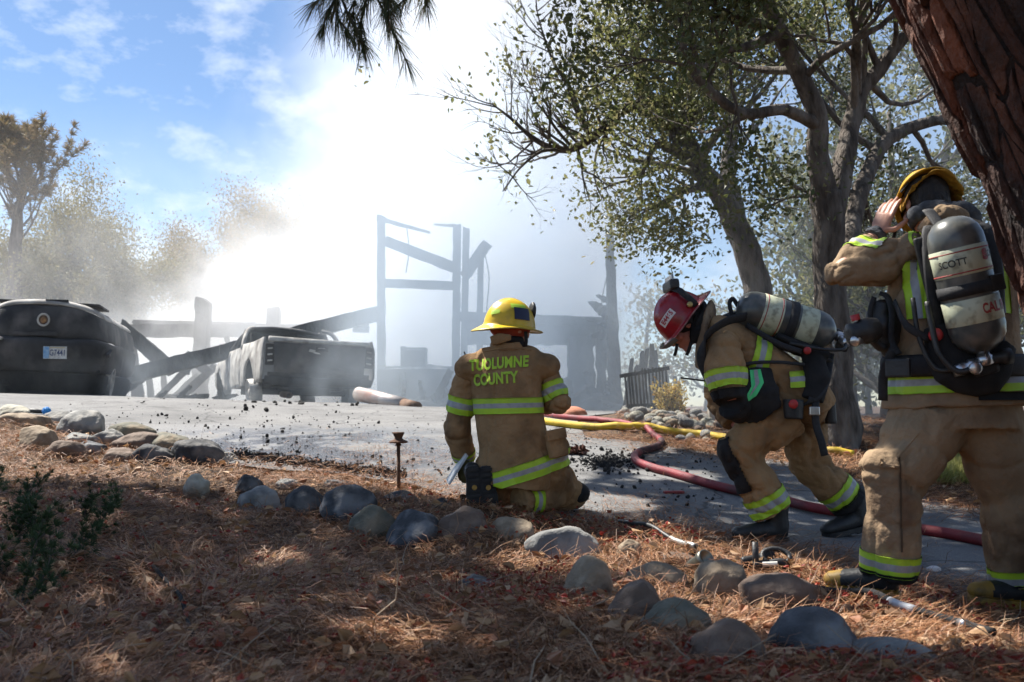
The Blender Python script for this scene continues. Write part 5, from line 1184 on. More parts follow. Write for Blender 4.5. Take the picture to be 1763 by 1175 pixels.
# ---------- stooping firefighter, seen from his left side
def stooping():
    Y0 = 5.4; J = lambda u, v, d=0: at(u, v, Y0 + d)
    t_ = thing('person', 'stooping firefighter in red helmet carrying an air tank, striding left', 'person', hit(1330, 925))
    L_ = Vector((.12, -1, 0)); nk = J(1214, 566, 0)
    B = Blob(); hc = J(1172, 562, 0); hf = frame((-.62, -.10, -.80), (-.72, 0, .62)); q = head(B, hc, hf, J(1222, 562))
    B.tube([J(1220, 565), J(1270, 592), J(1330, 635), J(1375, 680)], [(.065, .065), (.09, .13), (.1, .13), (.1, .14)], ref=(.5, 0, .8))
    for sh, el, wr, sd in ((J(1243, 600, -.19), J(1262, 690, -.24), J(1300, 716, -.06), 1), (J(1250, 600, .19), J(1240, 690, .22), J(1270, 735, .1), -1)):
        B.tube([sh, el], [.045, .035]); B.tube([el, wr], [.033, .026]); hand(B, wr, (.5, .1, -.4), (-.4, 0, -.6), (.6, .65, .7, .7), sd)
    for hp, kn, an in ((J(1365, 690, -.09), J(1275, 770, -.13), J(1332, 890, -.1)), (J(1385, 700, .1), J(1392, 795, .1), J(1470, 880, .14))):
        B.tube([hp, kn], [.085, .06]); B.tube([kn, an], [.058, .04])
    body = obj('body', B.build('body', .0055, 3, m_skinred), t_)
    for s in (-1, 1): b_ = Blob(); b_.ell(q(s * .031, .088, .008), (.011, .011, .011), n=10, m=6); obj('eye', mesh('eye', b_.V, b_.F, M('eye', (.02, .015, .012), rough=.15), True), body)
    B = Blob(); B.ell(q(0, -.035, .03), (.084, .082, .085), *hf); obj('hair', B.build('hair', .008, 3, m_hair), t_)
    # coat
    B = Blob(); up = (.45, 0, .85)
    T_ = [(J(1212, 563), .085, .10), (J(1232, 575), .115, .16), (J(1258, 597), .138, .20), (J(1292, 622), .142, .205), (J(1330, 648), .142, .2), (J(1362, 672), .146, .205), (J(1388, 694), .142, .205), (J(1400, 712), .13, .20)]
    B.tube([p for p, a, b in T_], [(a, b) for p, a, b in T_], ref=up, n=28, sp=4); B.ell(J(1340, 690, 0), (.14, .2, .11)); B.ell(J(1388, 705, 0), (.10, .2, .10)); B.ell(J(1243, 597, -.15), (.09, .08, .1)); B.ell(J(1248, 597, .15), (.09, .08, .1))
    cm = B.build('coat', .009, 10, m_tan); folds(cm, .015, 6.5, [(J(1300, 640, -.2), .2, .9), (J(1250, 600, -.2), .12, 1)], 31, (1, 1, 1), .5); coat = obj('coat', cm, t_)
    ax = (J(1258, 597) - J(1388, 694)).normalized()
    stripe(cm, coat, J(1313, 612, -.2), Vector((-.93, 0, .32)), [-.048, -.017, .013, .044], lambda c, n: n.y < .3 and c.z > J(0, 640).z)
    stripe(cm, coat, J(1362, 668, -.2), Vector((-.06, 0, 1)), [0, .029, .056, .085], lambda c, n: n.y < .2 and c.x > J(1332, 0).x)
    sl = []
    for S, E_, W_, k in ((J(1243, 598, -.18), J(1258, 692, -.24), J(1296, 716, -.08), 0), (J(1250, 600, .17), J(1238, 690, .22), J(1262, 730, .1), 1)):
        B = Blob(); B.tube([S, S.lerp(E_, .4), S.lerp(E_, .75), E_], [.1, .112, .105, .09], sp=3); B.tube([E_, E_.lerp(W_, .5), W_], [.088, .078, .062], sp=3); B.ell(S, .1)
        m_ = B.build('sleeve', .009, 8, m_tan); folds(m_, .014, 7, [(E_, .13, .8), (S, .12, 1)], 41 + k, (1, 1, 1), .6, [(S, E_, .22)]); obj('sleeve', m_, coat); sl.append((m_, S, E_, W_))
    for m_, S, E_, W_ in sl: limb_band(m_, coat, S, E_, .60, .092, .17)
    m_, S, E_, W_ = sl[0]
    stripe(m_, coat, S, E_ - S, [(E_ - S).length * .80, (E_ - S).length * 1.5], lambda c, n: True, .005, [m_blk], (0,), 'elbow_patch')
    # collar standing up behind the head, black neck cloth
    B = Blob(); B.tube([J(1226, 532, .05), J(1214, 560, -.09), J(1206, 600, -.09), J(1202, 634, -.06)], [(.024, .06), (.024, .07), (.022, .06), (.014, .05)], ref=(1, 0, .2), sp=4); B.tube([J(1226, 532, .05), J(1214, 560, .10), J(1206, 605, .09)], [(.022, .06), (.022, .07), (.016, .06)], ref=(1, 0, .2), sp=4)
    m_ = B.build('collar', .007, 5, m_tan2); folds(m_, .006, 12, (), 5, base=.8); obj('collar', m_, coat)
    B = Blob(); B.tube([J(1202, 528, .03), J(1208, 545, -.06), J(1200, 572, -.085), J(1196, 592, -.06)], [.05, .05, .045, .03], sp=4); B.ell(J(1206, 540, 0), (.06, .09, .06)); m_ = B.build('neck_cloth', .008, 6, m_blk); folds(m_, .009, 14, (), 6, base=1); obj('neck_cloth', m_, t_)
    # trousers
    B = Blob(); nh, nk_, na = J(1352, 708, -.08), J(1272, 775, -.12), J(1332, 886, -.1); fh, fk, fa = J(1382, 712, .1), J(1388, 792, .1), J(1462, 868, .14)
    B.tube([J(1378, 678), J(1366, 716)], [(.17, .17), (.18, .18)], ref=(0, 1, 0), n=24)
    B.tube([nh, nh.lerp(nk_, .5), nk_], [.155, .14, .112], sp=3); B.tube([nk_, nk_.lerp(na, .5), na], [.112, .118, .115], sp=3); B.ell(nk_, .112)
    B.tube([fh, fh.lerp(fk, .5), fk], [.145, .135, .115], sp=3); B.tube([fk, fk.lerp(fa, .5), fa], [.113, .112, .105], sp=3); B.ell(fk, .115)
    m_ = B.build('trousers', .009, 9, m_tan); folds(m_, .017, 6.5, [(nk_, .17, .7), (nh, .15, .5), (na, .12, .6), (fk, .15, .7)], 51, (1, 1, 1), .65, [(nh, nk_, .25), (nk_, na, .2), (fh, fk, .24), (fk, fa, .2)]); tro = obj('trousers', m_, t_)
    limb_band(m_, tro, nk_, na, .80, .10, .2); limb_band(m_, tro, fk, fa, .74, .095, .2)
    kd = Vector((-.92, -.1, .25)); kq = (na - nk_).normalized(); rad_ = lambda c: (lambda w: (w - kq * w.dot(kq)).normalized())(c - nk_)
    stripe(m_, tro, nk_ + kq * .03, kq, [-.12, .17], lambda c, n: rad_(c).dot(kd) > .42 and (c - nk_).length < .24, .006, [m_blk], (0,), 'knee_patch')
    stripe(m_, tro, fa, fk - fa, [-.03, .05], near(fk, fa, .2), .006, [m_blk], (0,), 'cuff')
    gy = lambda u, v, d: hz(J(u, v, d).x, J(u, v, d).y)
    for (hu, tu, d, d2) in ((1352, 1264, -.1, -.14), (1492, 1420, .14, .06)):
        hl, to = J(hu, 920, d), J(tu, 920, d2); hl.z = hz(hl.x, hl.y) + (.014 if d < 0 else .06); to.z = hz(to.x, to.y) + .014; boot(t_, hl, to, (0, 0, 1), m_rub, None, None, .24)
    # helmet
    m_r = M('red helmet', (.33, .012, .02), (.25, .01, .016), scale=5, rough=.26, spec=.5, c3=(.2, .015, .02), scale3=12)
    hfr = frame((-.56, -.12, -.82), (-.80, -.06, .60)); h, hm, hq = helmet(t_, J(1176, 549, 0), hfr, m_r, M('worn red rim', (.16, .02, .02), (.3, .2, .18), scale=30, rough=.5), 1.06, (.035, .026, .06))
    ht = bvh(hm); X, Yf, Z = hfr
    o = J(1141, 541, -.2); nrm = Vector((-.35, -.9, .1)); Xs = Vector((.62, -.15, .78)); Xs = (Xs - nrm * Xs.dot(nrm) / nrm.length_squared).normalized(); Ys = (-nrm).cross(Xs).normalized()
    if Ys.dot(Vector((-.7, 0, .6))) < 0: Ys = -Ys
    if Xs.cross(Ys).dot(nrm) < 0: Xs = -Xs
    m0 = mesh('number_sticker', [(-.05, -.021, 0), (.05, -.021, 0), (.05, .021, 0), (-.05, .021, 0)], [(0, 1, 2, 3)]); me = project(m0, o, Xs, Ys, ht, .0035, .3, 4); me.materials.append(M('white sticker', (.62, .58, .56), rough=.5)); st_ = obj('number_sticker', me, h)
    lettering('sticker_number', 'E4465', .036, o, Xs, Ys, ht, M('sticker red', (.35, .02, .03), rough=.5), st_, .92, .0012, .0055)
    V, Fc = lathe(hq(-.118, -.045, .03), hq(-.128, -.045, .03), [(0, .016), (.8, .015), (1, .01), (1, 0)], 16); obj('helmet_rivet', mesh('helmet_rivet', V, Fc, M('brass', (.4, .3, .12), rough=.4, metal=.6), True), h)
    # goggles strapped round the helmet, peak shield, chin straps
    ring = [hq(.126 * math.cos(a), -.045 + .150 * math.sin(a) * .35 - .03 * abs(math.cos(a)), .035 + .09 * abs(math.sin(a))) for a in np.linspace(math.pi * 1.0, math.pi * 2.0, 17)]
    V, Fc = tube([hq(-.122, -.06, .0), hq(-.121, -.07, .05), hq(-.095, -.082, .105), hq(-.04, -.09, .14), hq(.04, -.09, .14), hq(.095, -.08, .105), hq(.12, -.07, .05)], [(.018, .005)] * 7, n=8, ref=[Vector(v) for v in [Yf] * 7]); gg_ = obj('goggle_strap', mesh('goggle_strap', V, Fc, m_strap, True), h)
    V, Fc = box((0, 0, 0), (.17, .06, .055)); m0 = bevel_me(mesh('goggles', V, Fc, m_rub), .02, 3); Mx = Matrix((X, Yf, Z)).transposed().to_4x4(); m0.transform(Matrix.Translation(hq(0, -.105, .145)) @ Mx @ Matrix.Rotation(R(-40), 4, 'X')); obj('goggles', m0, gg_)
    V, Fc = box((0, 0, 0), (.14, .012, .036)); m0 = bevel_me(mesh('goggle_lens', V, Fc, M('goggle lens', (.25, .27, .29), rough=.08, spec=.8)), .005, 2); m0.transform(Matrix.Translation(hq(-.01, -.125, .172)) @ Mx @ Matrix.Rotation(R(50), 4, 'X')); obj('goggle_lens', m0, gg_)
    V, Fc = tube([hq(-.09, .135, -.012), hq(-.05, .178, -.004), hq(0, .19, 0), hq(.05, .178, -.004), hq(.09, .135, -.012)], [(.022, .003)] * 5, n=8, ref=(Z + Yf * .8)); obj('face_shield', mesh('face_shield', V, Fc, M('smoked shield', (.15, .14, .13), rough=.1, spec=.7), True), h)
    strap('chin_strap', [hq(-.085, .0, -.0), hq(-.075, .02, -.07), hq(-.03, .035, -.135)], .02, .005, m_strap, h, Yf); strap('chin_strap', [hq(-.085, -.05, -.0), hq(-.08, -.01, -.06), hq(-.05, .03, -.12)], .016, .005, m_strap, h, Yf)
    strap('strap_end', [J(1190, 590, -.09), J(1186, 603, -.08), J(1182, 612, -.07)], .02, .006, m_strap, h, (1, 0, .3)); strap('strap_end', [J(1166, 592, -.06), J(1164, 604, -.05), J(1161, 613, -.04)], .018, .006, m_strap, h, (1, 0, .3))
    # air pack
    pk, l, T = air_pack('air_pack', 'dark air cylinder with cream labels lying along the stooping firefighter\'s back', J(1268, 527, -.05), J(1436, 578, -.05), .108, Vector((.35, .25, -.9)),
        [('SCOTT', .045, .33, .55, m_labblk, lambda T, X: (-X if False else X, -T) if False else (X, T), 1.0, .0006), ('A', .04, .33, 1.05, m_labred, lambda T, X: (X, T), 1.2, .001), ('CAL FIRE', .05, .69, 2.1, m_labblk, lambda T, X: (X, T), .9, .001)])
    W_ = lambda pts, w=.045, ref=(.2, -1, .2), nm='harness_strap': strap(nm, pts, w, .010, m_strap, pk, ref)
    strap('shoulder_strap', [J(1290, 545, -.11), J(1255, 552, -.19), J(1225, 570, -.22), J(1212, 590, -.21), J(1208, 620, -.19), J(1222, 655, -.17)], .055, .016, m_strap, pk, (.3, -.4, .9))
    strap('shoulder_strap', [J(1290, 541, .05), J(1255, 545, .14), J(1225, 565, .18), J(1212, 600, .17)], .055, .016, m_strap, pk, (.3, .4, .9))
    strap('side_strap', [J(1240, 640, -.24), J(1290, 626, -.24), J(1340, 624, -.235), J(1385, 628, -.2)], .018, .008, m_strap, pk, (0, 0, 1))
    strap('waist_strap', [J(1428, 610, -.05), J(1420, 660, -.19), J(1398, 690, -.23), J(1372, 700, -.2)], .05, .014, m_strap, pk, (1, 0, .4))
    strap('hanging_strap', [J(1404, 690, -.23), J(1405, 730, -.25), J(1414, 760, -.26), J(1420, 785, -.26)], .04, .01, m_strap, pk, (1, 0, .2))
    V, Fc = box(J(1402, 708, -.245), (.055, .02, .045)); obj('strap_buckle', bevel_me(mesh('b', V, Fc, m_metal), .006), pk)
    B = Blob(); B.tube([J(1330, 580, -.06), J(1375, 600, -.06), J(1420, 615, -.06)], [(.03, .1), (.04, .12), (.035, .1)], ref=(0, 0, 1)); B.tube([J(1395, 600, -.1), J(1408, 650, -.17), J(1398, 690, -.2)], [(.055, .05), (.07, .05), (.06, .04)], ref=(1, 0, 0)); obj('harness_pad', B.build('harness_pad', .009, 5, m_blk), pk)
    V, Fc = lathe(J(1390, 604, -.2), J(1390, 604, -.225), [(0, .02), (.8, .02), (1, .014), (1, 0)], 14); obj('red_button', mesh('red_button', V, Fc, m_redp, True), pk)
    V, Fc = tube(spline([J(1272, 530, -.02), J(1262, 515, -.02), J(1256, 524, -.03), J(1262, 548, -.04)], 5), .012, n=8); obj('carry_loop', mesh('carry_loop', V, Fc, m_strap, True), pk)
    strap('back_strap', [J(1285, 560, -.13), J(1340, 592, -.2), J(1380, 606, -.21)], .03, .01, m_strap, pk, (0, 0, 1))
    # black pouch with mint tape, alarm unit and hip pouch: gear hung on the harness
    B = Blob(); B.tube([J(1294, 632, -.2), J(1298, 680, -.225), J(1318, 716, -.2)], [(.11, .04), (.14, .06), (.1, .05)], ref=(1, 0, 0), sp=3); m_ = B.build('black_pouch', .009, 6, m_blk); folds(m_, .01, 10, (), 8, base=.9); po = tag(obj('mask_bag', m_), 'black mask bag with mint green tape hanging at the stooping firefighter\'s side', 'bag')
    m0 = mesh('mint_tape', [(-.02, .085, 0), (.035, .09, 0), (.045, .02, 0), (.0, -.05, 0), (-.055, -.09, 0), (-.05, -.05, 0), (-.02, .0, 0)], [(6, 5, 4, 3, 2, 1, 0)]); me = project(m0, J(1320, 664, -.5), (1, 0, 0), (0, 0, 1), bvh(m_), .006, .6, 4); me.materials.append(M('mint tape', (.08, .62, .22), rough=.5)); mt = obj('mint_tape', me, po)
    m0 = mesh('mint_tape_core', [(.0, .085, 0), (.018, .087, 0), (.022, .02, 0), (-.02, -.04, 0), (-.035, -.055, 0), (.0, .01, 0)], [(5, 4, 3, 2, 1, 0)]); me = project(m0, J(1320, 664, -.5), (1, 0, 0), (0, 0, 1), bvh(m_), .009, .6, 4); me.materials.append(m_silver); obj('mint_tape_core', me, mt)
    B = Blob(); B.tube([J(1366, 688, -.23), J(1366, 722, -.23)], [(.055, .035), (.05, .035)], ref=(1, 0, 0)); al = tag(obj('alarm_unit', B.build('alarm_unit', .007, 3, m_rub)), 'black alarm unit with red button at the stooping firefighter\'s hip', 'alarm')
    V, Fc = lathe(J(1366, 696, -.262), J(1366, 696, -.275), [(0, .024), (.7, .024), (1, .016), (1, 0)], 14); obj('alarm_button', mesh('alarm_button', V, Fc, m_redp, True), al)
    B = Blob(); B.tube([J(1428, 688, -.05), J(1430, 730, -.05)], [(.03, .03), (.035, .03)], ref=(1, 0, 0)); hs = obj('holster', B.build('holster', .007, 3, m_rub)); tag(hs, 'black holster hanging behind the stooping firefighter\'s hip', 'holster')
    V, Fc = tube([J(1245, 660, -.1), J(1172, 651, -.1)], .0045, n=6); a_ = tag(obj('radio_aerial', mesh('radio_aerial', V, Fc, m_rub)), 'thin black radio aerial pointing left from the stooping firefighter\'s chest', 'aerial')
stooping()

# ---------- standing firefighter, seen from behind, hands at his helmet
def standing():
    Y0 = 3.9; J = lambda u, v, d=0: at(u, v, Y0 + d)
    t_ = thing('person', 'standing firefighter with both hands raised to a yellow helmet beside the pine', 'person', hit(1560, 1048))
    r_ = Vector((.97, -.22, 0)); f_ = Vector((.22, .97, 0))
    B = Blob(); hc = J(1592, 352, .10); hf = frame((-.1, .85, -.5), (0, .45, .85)); q = head(B, hc, hf, J(1618, 412, .02))
    B.tube([J(1620, 405), J(1636, 450), J(1640, 560), J(1645, 690)], [(.07, .06), (.18, .1), (.15, .1), (.16, .11)], ref=r_)
    lS, lE, lW = J(1566, 440, 0), J(1448, 470, .03), J(1511, 404, .10); rS, rE, rW = J(1705, 440, -.02), J(1765, 470, .06), J(1680, 402, .10)
    B.tube([lS, lE], [.055, .045]); B.tube([lE, lW], [.045, .03]); B.tube([rS, rE], [.055, .045]); B.tube([rE, rW], [.045, .03])
    hand(B, lW, J(1534, 342, .10) - lW, (-.75, -.65, .0), (.16, .2, .25, .3), 1, 1.02, .05, (.35, .3)); hand(B, rW, J(1660, 340, .09) - rW, (.75, -.6, 0), (.16, .2, .25, .3), -1, 1.02, .05, (.35, .3))
    for hp, kn, an in ((J(1600, 720, 0), J(1535, 830, -.05), J(1530, 990, 0)), (J(1690, 720, 0), J(1735, 850, 0), J(1757, 1010, .05))):
        B.tube([hp, kn], [.085, .06]); B.tube([kn, an], [.058, .045])
    body = obj('body', B.build('body', .0042, 3, m_skin), t_)
    for s in (-1, 1): b_ = Blob(); b_.ell(q(s * .031, .088, .008), (.011, .011, .011), n=10, m=6); obj('eye', mesh('eye', b_.V, b_.F, M('eye', (.02, .015, .012), rough=.15), True), body)
    B = Blob(); B.ell(q(0, -.03, .02), (.089, .09, .1), *hf); B.ell(q(0, -.05, -.03), (.075, .06, .06), *hf); hm_ = B.build('hair', .006, 3, m_hair); folds(hm_, .004, 40, (), 5, base=1); obj('hair', hm_, t_)
    # coat
    B = Blob()
    T_ = [(J(1652, 702, 0), .292, .20), (J(1650, 672, 0), .285, .195), (J(1645, 632, 0), .252, .175), (J(1640, 585, 0), .242, .165), (J(1638, 530, 0), .245, .16), (J(1636, 470, 0), .25, .158), (J(1634, 432, .01), .225, .14), (J(1630, 405, .02), .16, .11), (J(1624, 386, .03), .085, .085)]
    B.tube([p for p, a, b in T_], [(a, b) for p, a, b in T_], ref=r_, n=30, sp=4); B.ell(J(1570, 440, 0), (.1, .1, .09)); B.ell(J(1705, 440, -.02), (.1, .1, .09))
    cm = B.build('coat', .009, 10, m_tan2); folds(cm, .017, 5.5, [(J(1570, 530, -.1), .2, .8), (J(1560, 460), .15, .9), (J(1560, 600, -.1), .12, .8)], 61, (1, 1, .6), .5); coat = obj('coat', cm, t_)
    sl = []
    for S, E_, W_, k in ((lS, lE, J(1502, 412, .09), 0), (rS, rE, J(1690, 410, .10), 1)):
        B = Blob(); B.tube([S + (S - E_).normalized() * .05, S.lerp(E_, .3), S.lerp(E_, .65), E_], [.085, .108, .1, .078], sp=3); B.tube([E_, E_.lerp(W_, .5), W_], [.078, .075, .056], sp=3); B.ell(E_, .078)
        m_ = B.build('sleeve', .008, 7, m_tan2); folds(m_, .018, 6, [(E_, .14, .6), (S, .14, .8)], 71 + k, (1, 1, 1), .65, [(S, E_, .24), (E_, W_, .2)]); obj('sleeve', m_, coat); sl.append(m_)
    limb_band(sl[0], coat, lE, J(1502, 412, .09), .66, .075, .12); limb_band(sl[1], coat, rE, J(1690, 410, .10), .66, .075, .12)
    for W_, d in ((lW, J(1502, 412, .09)), (rW, J(1690, 410, .10))):
        B = Blob(); B.tube([d, W_, W_ + (W_ - d) * .3], [.05, .045, .04], sp=4); m_ = B.build('knit_cuff', .006, 3, m_grey); folds(m_, .005, 22, (), 7, (1, 1, 2.2), base=1); obj('knit_cuff', m_, coat)
    # tape: two uprights on the back, a double band round the hem
    stripe(cm, coat, J(1583, 500, -.15), r_ + Vector((0, 0, .06)), [-.040, -.014, .012, .038], lambda c, n: n.y < .1 and J(0, 553).z < c.z < J(0, 456).z)
    stripe(cm, coat, J(1722, 500, -.15), r_ + Vector((0, 0, .06)), [-.038, -.013, .012, .037], lambda c, n: n.y < .3 and J(0, 545).z < c.z < J(0, 440).z)
    stripe(cm, coat, J(1640, 664, -.2), Vector((-.03, 0, 1)), [-.026, .002, .027, .055], lambda c, n: True)
    stripe(cm, coat, J(1640, 682, -.2), Vector((-.01, 0, 1)), [-.016, .012], lambda c, n: c.x > J(1625, 0).x, .005, [m_blk], (0,), 'hem_flap')
    tr = bvh(cm); Xr = r_ + Vector((0, 0, -.10)); Yu = Vector((.0, 0, 1))
    lettering('lettering', 'CAL FIRE', .112, J(1650, 412, -.15), Xr, Yu, tr, m_lime, coat, .78, .002, .005, 1.02)
    B = Blob(); ring = [J(1624, 380, .05) + (r_ * math.cos(a) * .118 + f_ * math.sin(a) * .10) + Vector((0, 0, .035 * math.sin(a + 3.5))) for a in np.linspace(0, 6.283, 25)]; B.tube(ring, [(.036, .026)] * 25, ref=(0, 0, 1), n=10)
    m_ = B.build('hood', .007, 4, m_grey); folds(m_, .011, 12, (), 14, base=1); obj('hood', m_, t_)
    B = Blob(); B.tube([J(1590, 405, -.06), J(1625, 372, -.10), J(1665, 380, -.08)], [(.04, .03), (.05, .035), (.04, .03)], ref=(0, 0, 1), sp=4); m_ = B.build('collar', .008, 5, m_tan2); folds(m_, .007, 12, (), 15, base=1); obj('collar', m_, coat)
    # trousers
    B = Blob(); lh, lk, la = J(1598, 725, 0), J(1542, 838, -.06), J(1530, 992, -.02); rh, rk, ra = J(1700, 725, .02), J(1742, 860, .02), J(1760, 1012, .04)
    B.tube([J(1648, 650), J(1650, 740)], [(.235, .17), (.25, .18)], ref=r_, n=28)
    B.tube([lh, lh.lerp(lk, .5), lk], [.165, .15, .12], sp=3); B.tube([lk, lk.lerp(la, .4), la], [.125, .122, .112], sp=3); B.ell(lk + Vector((-.02, 0, .06)), .13)
    B.tube([rh, rh.lerp(rk, .5), rk], [.16, .145, .13], sp=3); B.tube([rk, rk.lerp(ra, .4), ra], [.135, .128, .118], sp=3)
    m_ = B.build('trousers', .0095, 9, m_tan2); folds(m_, .016, 5.5, [(lk, .2, .7), (J(1540, 770), .16, .6), (la, .14, .8), (rk, .2, .5), (ra, .14, .5)], 81, (1, 1, .55), .6, [(lh, lk, .26), (lk, la, .22), (rh, rk, .25), (rk, ra, .22)]); tro = obj('trousers', m_, t_)
    limb_band(m_, tro, lk, la, .83, .078, .22); limb_band(m_, tro, rk, ra, .87, .078, .24)
    for S, E_ in ((lk, la), (rk, ra)): stripe(m_, tro, E_, E_ - S, [-.03, .09], near(S, E_, .22, .5, 1.5), .006, [m_blk], (0,), 'cuff')
    trt = bvh(m_)
    for nm, poly, off in (('cargo_pocket', [(-.075, -.11), (.07, -.12), (.075, .05), (-.07, .07)], .007), ('pocket_flap', [(-.085, .0), (.0, -.035), (.085, .01), (.08, .07), (-.08, .08)], .016)):
        me = project(mesh(nm, [(x, y, 0) for x, y in poly], [tuple(range(len(poly)))]), J(1532, 742 if off < .01 else 728, -.5), (.95, .0, -.22), (0, 0, 1), trt, off, .8, 4)
        me = evalmesh(me, [('SOLIDIFY', dict(thickness=.009, offset=-1))], nm); me.materials.clear(); me.materials.append(m_tan2); obj(nm, me, tro)
    sm_ = stripe(m_, tro, lk, Vector((-.2, -.98, 0)).cross(Vector((0, 0, 1))), [-.003, .003], lambda c, n: n.y < -.2 and J(0, 940).z < c.z < J(0, 780).z and c.x < J(1600, 0).x, .0025, [M('seam thread', (.10, .07, .045), rough=.9)], (0,), 'seam')
    m_t = M('ochre boot toe', (.34, .2, .03), (.26, .15, .03), scale=14, rough=.55, c3=(.12, .08, .03), scale3=18)
    for (hu, hv, hd, tu, tv, td) in ((1545, 1050, -.02, 1425, 1008, .12), (1800, 1085, .0, 1672, 1062, .0)):
        hl, to = J(hu, hv, hd), J(tu, tv, td); hl.z = float(HB(hl.x, hl.y)[0]) + .045; to.z = float(HB(to.x, to.y)[0]) + .06; boot(t_, hl, to, (0, 0, 1), m_rub, m_t, m_t, .26)
    # helmet tipped forward: its open underside faces the viewer
    m_o = M('orange yellow helmet', (.50, .27, .012), (.42, .22, .012), scale=6, rough=.4, spec=.4)
    hfr = frame((.02, .62, -.78), (0, .80, .60)); h, hm, hq = helmet(t_, J(1594, 346, .13), hfr, m_o, m_o, .90, (.03, .024, .036))
    m_fl = M('mustard flap cloth', (.38, .2, .018), (.32, .16, .015), scale=12, rough=.9, bump=.3, bscale=200)
    B = Blob(); B.tube([hq(-.115, .02, -.02), hq(-.10, -.06, -.04), hq(-.05, -.125, -.035), hq(.0, -.14, -.02), hq(.05, -.125, -.035), hq(.10, -.06, -.04), hq(.115, .02, -.02)], [(.05, .010)] * 7, ref=[Vector(x) for x in [Vector((0, -.75, .2))] * 25], sp=4, n=12)
    m_ = B.build('neck_flap', .006, 4, m_fl); folds(m_, .010, 14, (), 17, base=1); obj('neck_flap', m_, h)
    ht = bvh(hm)
    for (a, w) in ((-90, .036), (-28, .05), (-152, .05)):
        ca, sa = math.cos(R(a)), math.sin(R(a)); p = hq(.132 * ca, .168 * sa, -.012); tg = (X_v := (hfr[0] * -sa + hfr[1] * ca)).normalized(); V, Fc = box(p, (w, .006, .012), Matrix((tg, (hfr[0] * ca + hfr[1] * sa), hfr[2])).transposed()); 
        V = [v - hfr[2] * .004 for v in V]; obj('rim_patch', mesh('rim_patch', V, Fc, m_blk), h)
    strap('chin_strap', [J(1541, 390, .1), J(1540, 402, .1), J(1537, 416, .1)], .015, .005, m_strap, h, (1, 0, 0))
    # air pack
    pk, l, T = air_pack('air_pack', 'dark air cylinder with cream labels upright on the standing firefighter\'s back', J(1635, 374, -.28), J(1692, 607, -.26), .099, Vector((.0, 1, .05)),
        [('SCOTT', .036, .335, -.72, m_labblk, None, .95, .0006), ('SCOTT', .032, .315, .98, m_labblk, None, .9, .0006), ('S', .05, .318, .52, m_labred, None, 1.1, .004), ('CAL FIRE', .05, .69, .66, m_labred, None, .92, .002)])
    strap('shoulder_strap', [J(1615, 392, -.13), J(1600, 400, -.16), J(1602, 460, -.20), J(1612, 560, -.2), J(1606, 610, -.19)], .055, .016, m_strap, pk, (1, 0, 0))
    strap('shoulder_strap', [J(1668, 388, -.12), J(1700, 396, -.15), J(1716, 470, -.19), J(1718, 600, -.19)], .055, .016, m_strap, pk, (1, 0, 0))
    strap('top_strap', [J(1598, 362, -.12), J(1612, 380, -.17), J(1622, 395, -.2)], .05, .014, m_strap, pk, (1, 0, 0))
    ring = [J(1645, 632, 0) + (r_ * math.cos(a) * .272 + f_ * math.sin(a) * .196) for a in np.linspace(math.pi * .9, math.pi * 2.1, 15)]; strap('waist_belt', ring, .085, .02, m_strap, pk, (0, 0, 1), 2)
    V, Fc = box(J(1546, 634, -.155), (.09, .03, .07), Matrix.Rotation(R(-35), 3, 'Z')); obj('belt_buckle', bevel_me(mesh('b', V, Fc, m_rub), .008), pk)
    B = Blob(); B.tube([J(1612, 560, -.19), J(1640, 628, -.2), J(1700, 640, -.2), J(1730, 590, -.19)], [(.05, .03), (.09, .05), (.09, .05), (.05, .03)], ref=(0, 0, 1), sp=3); obj('harness_pad', B.build('harness_pad', .009, 5, m_blk), pk)
    strap('side_strap', [J(1540, 520, -.1), J(1560, 560, -.19), J(1600, 585, -.21)], .03, .012, m_strap, pk, (0, 0, 1)); strap('side_strap', [J(1540, 600, -.12), J(1522, 640, -.08), J(1520, 690, -.06)], .035, .01, m_strap, pk, (1, -.4, 0))
    V, Fc = lathe(J(1611, 577, -.215), J(1611, 577, -.24), [(0, .026), (.7, .026), (1, .017), (1, 0)], 16); obj('red_button', mesh('red_button', V, Fc, m_redp, True), pk)
    V, Fc = tube(spline([J(1690, 628, -.3), J(1650, 640, -.28), J(1618, 610, -.26), J(1606, 570, -.24), J(1596, 520, -.22)], 6), .011, n=8); obj('air_hose', mesh('air_hose', V, Fc, m_rub, True), pk)
    # face mask hanging in front of the left hip
    mk = thing('face_mask', 'black breathing mask with red knob dangling at the standing firefighter\'s left side', 'mask', J(1500, 575, -.05))
    B = Blob(); B.ell(J(1519, 560, -.03), (.075, .05, .105)); B.ell(J(1528, 585, -.03), (.05, .05, .07)); B.tube([J(1519, 520, -.04), J(1516, 560, -.04), J(1530, 605, -.03)], [.03, .05, .035]); m_ = B.build('mask_shell', .008, 5, m_rub); folds(m_, .007, 12, (), 4, base=1); obj('mask_shell', m_, mk)
    V, Fc = lathe(J(1510, 565, -.10), J(1462, 578, -.12), [(0, .04), (.3, .05), (.55, .05), (.6, .042), (.95, .045), (1, .02), (1, 0)], 20); rg = obj('regulator', mesh('regulator', V, Fc, m_rub, True), mk)
    V, Fc = lathe(J(1474, 552, -.12), J(1471, 542, -.12), [(0, .016), (1, .018), (1, 0)], 12); obj('red_knob', mesh('red_knob', V, Fc, m_redp, True), rg)
    V, Fc = lathe(J(1478, 585, -.13), J(1470, 589, -.15), [(0, .02), (.6, .022), (1, .016), (1, 0)], 12); obj('metal_ring', mesh('metal_ring', V, Fc, m_metal, True), rg)
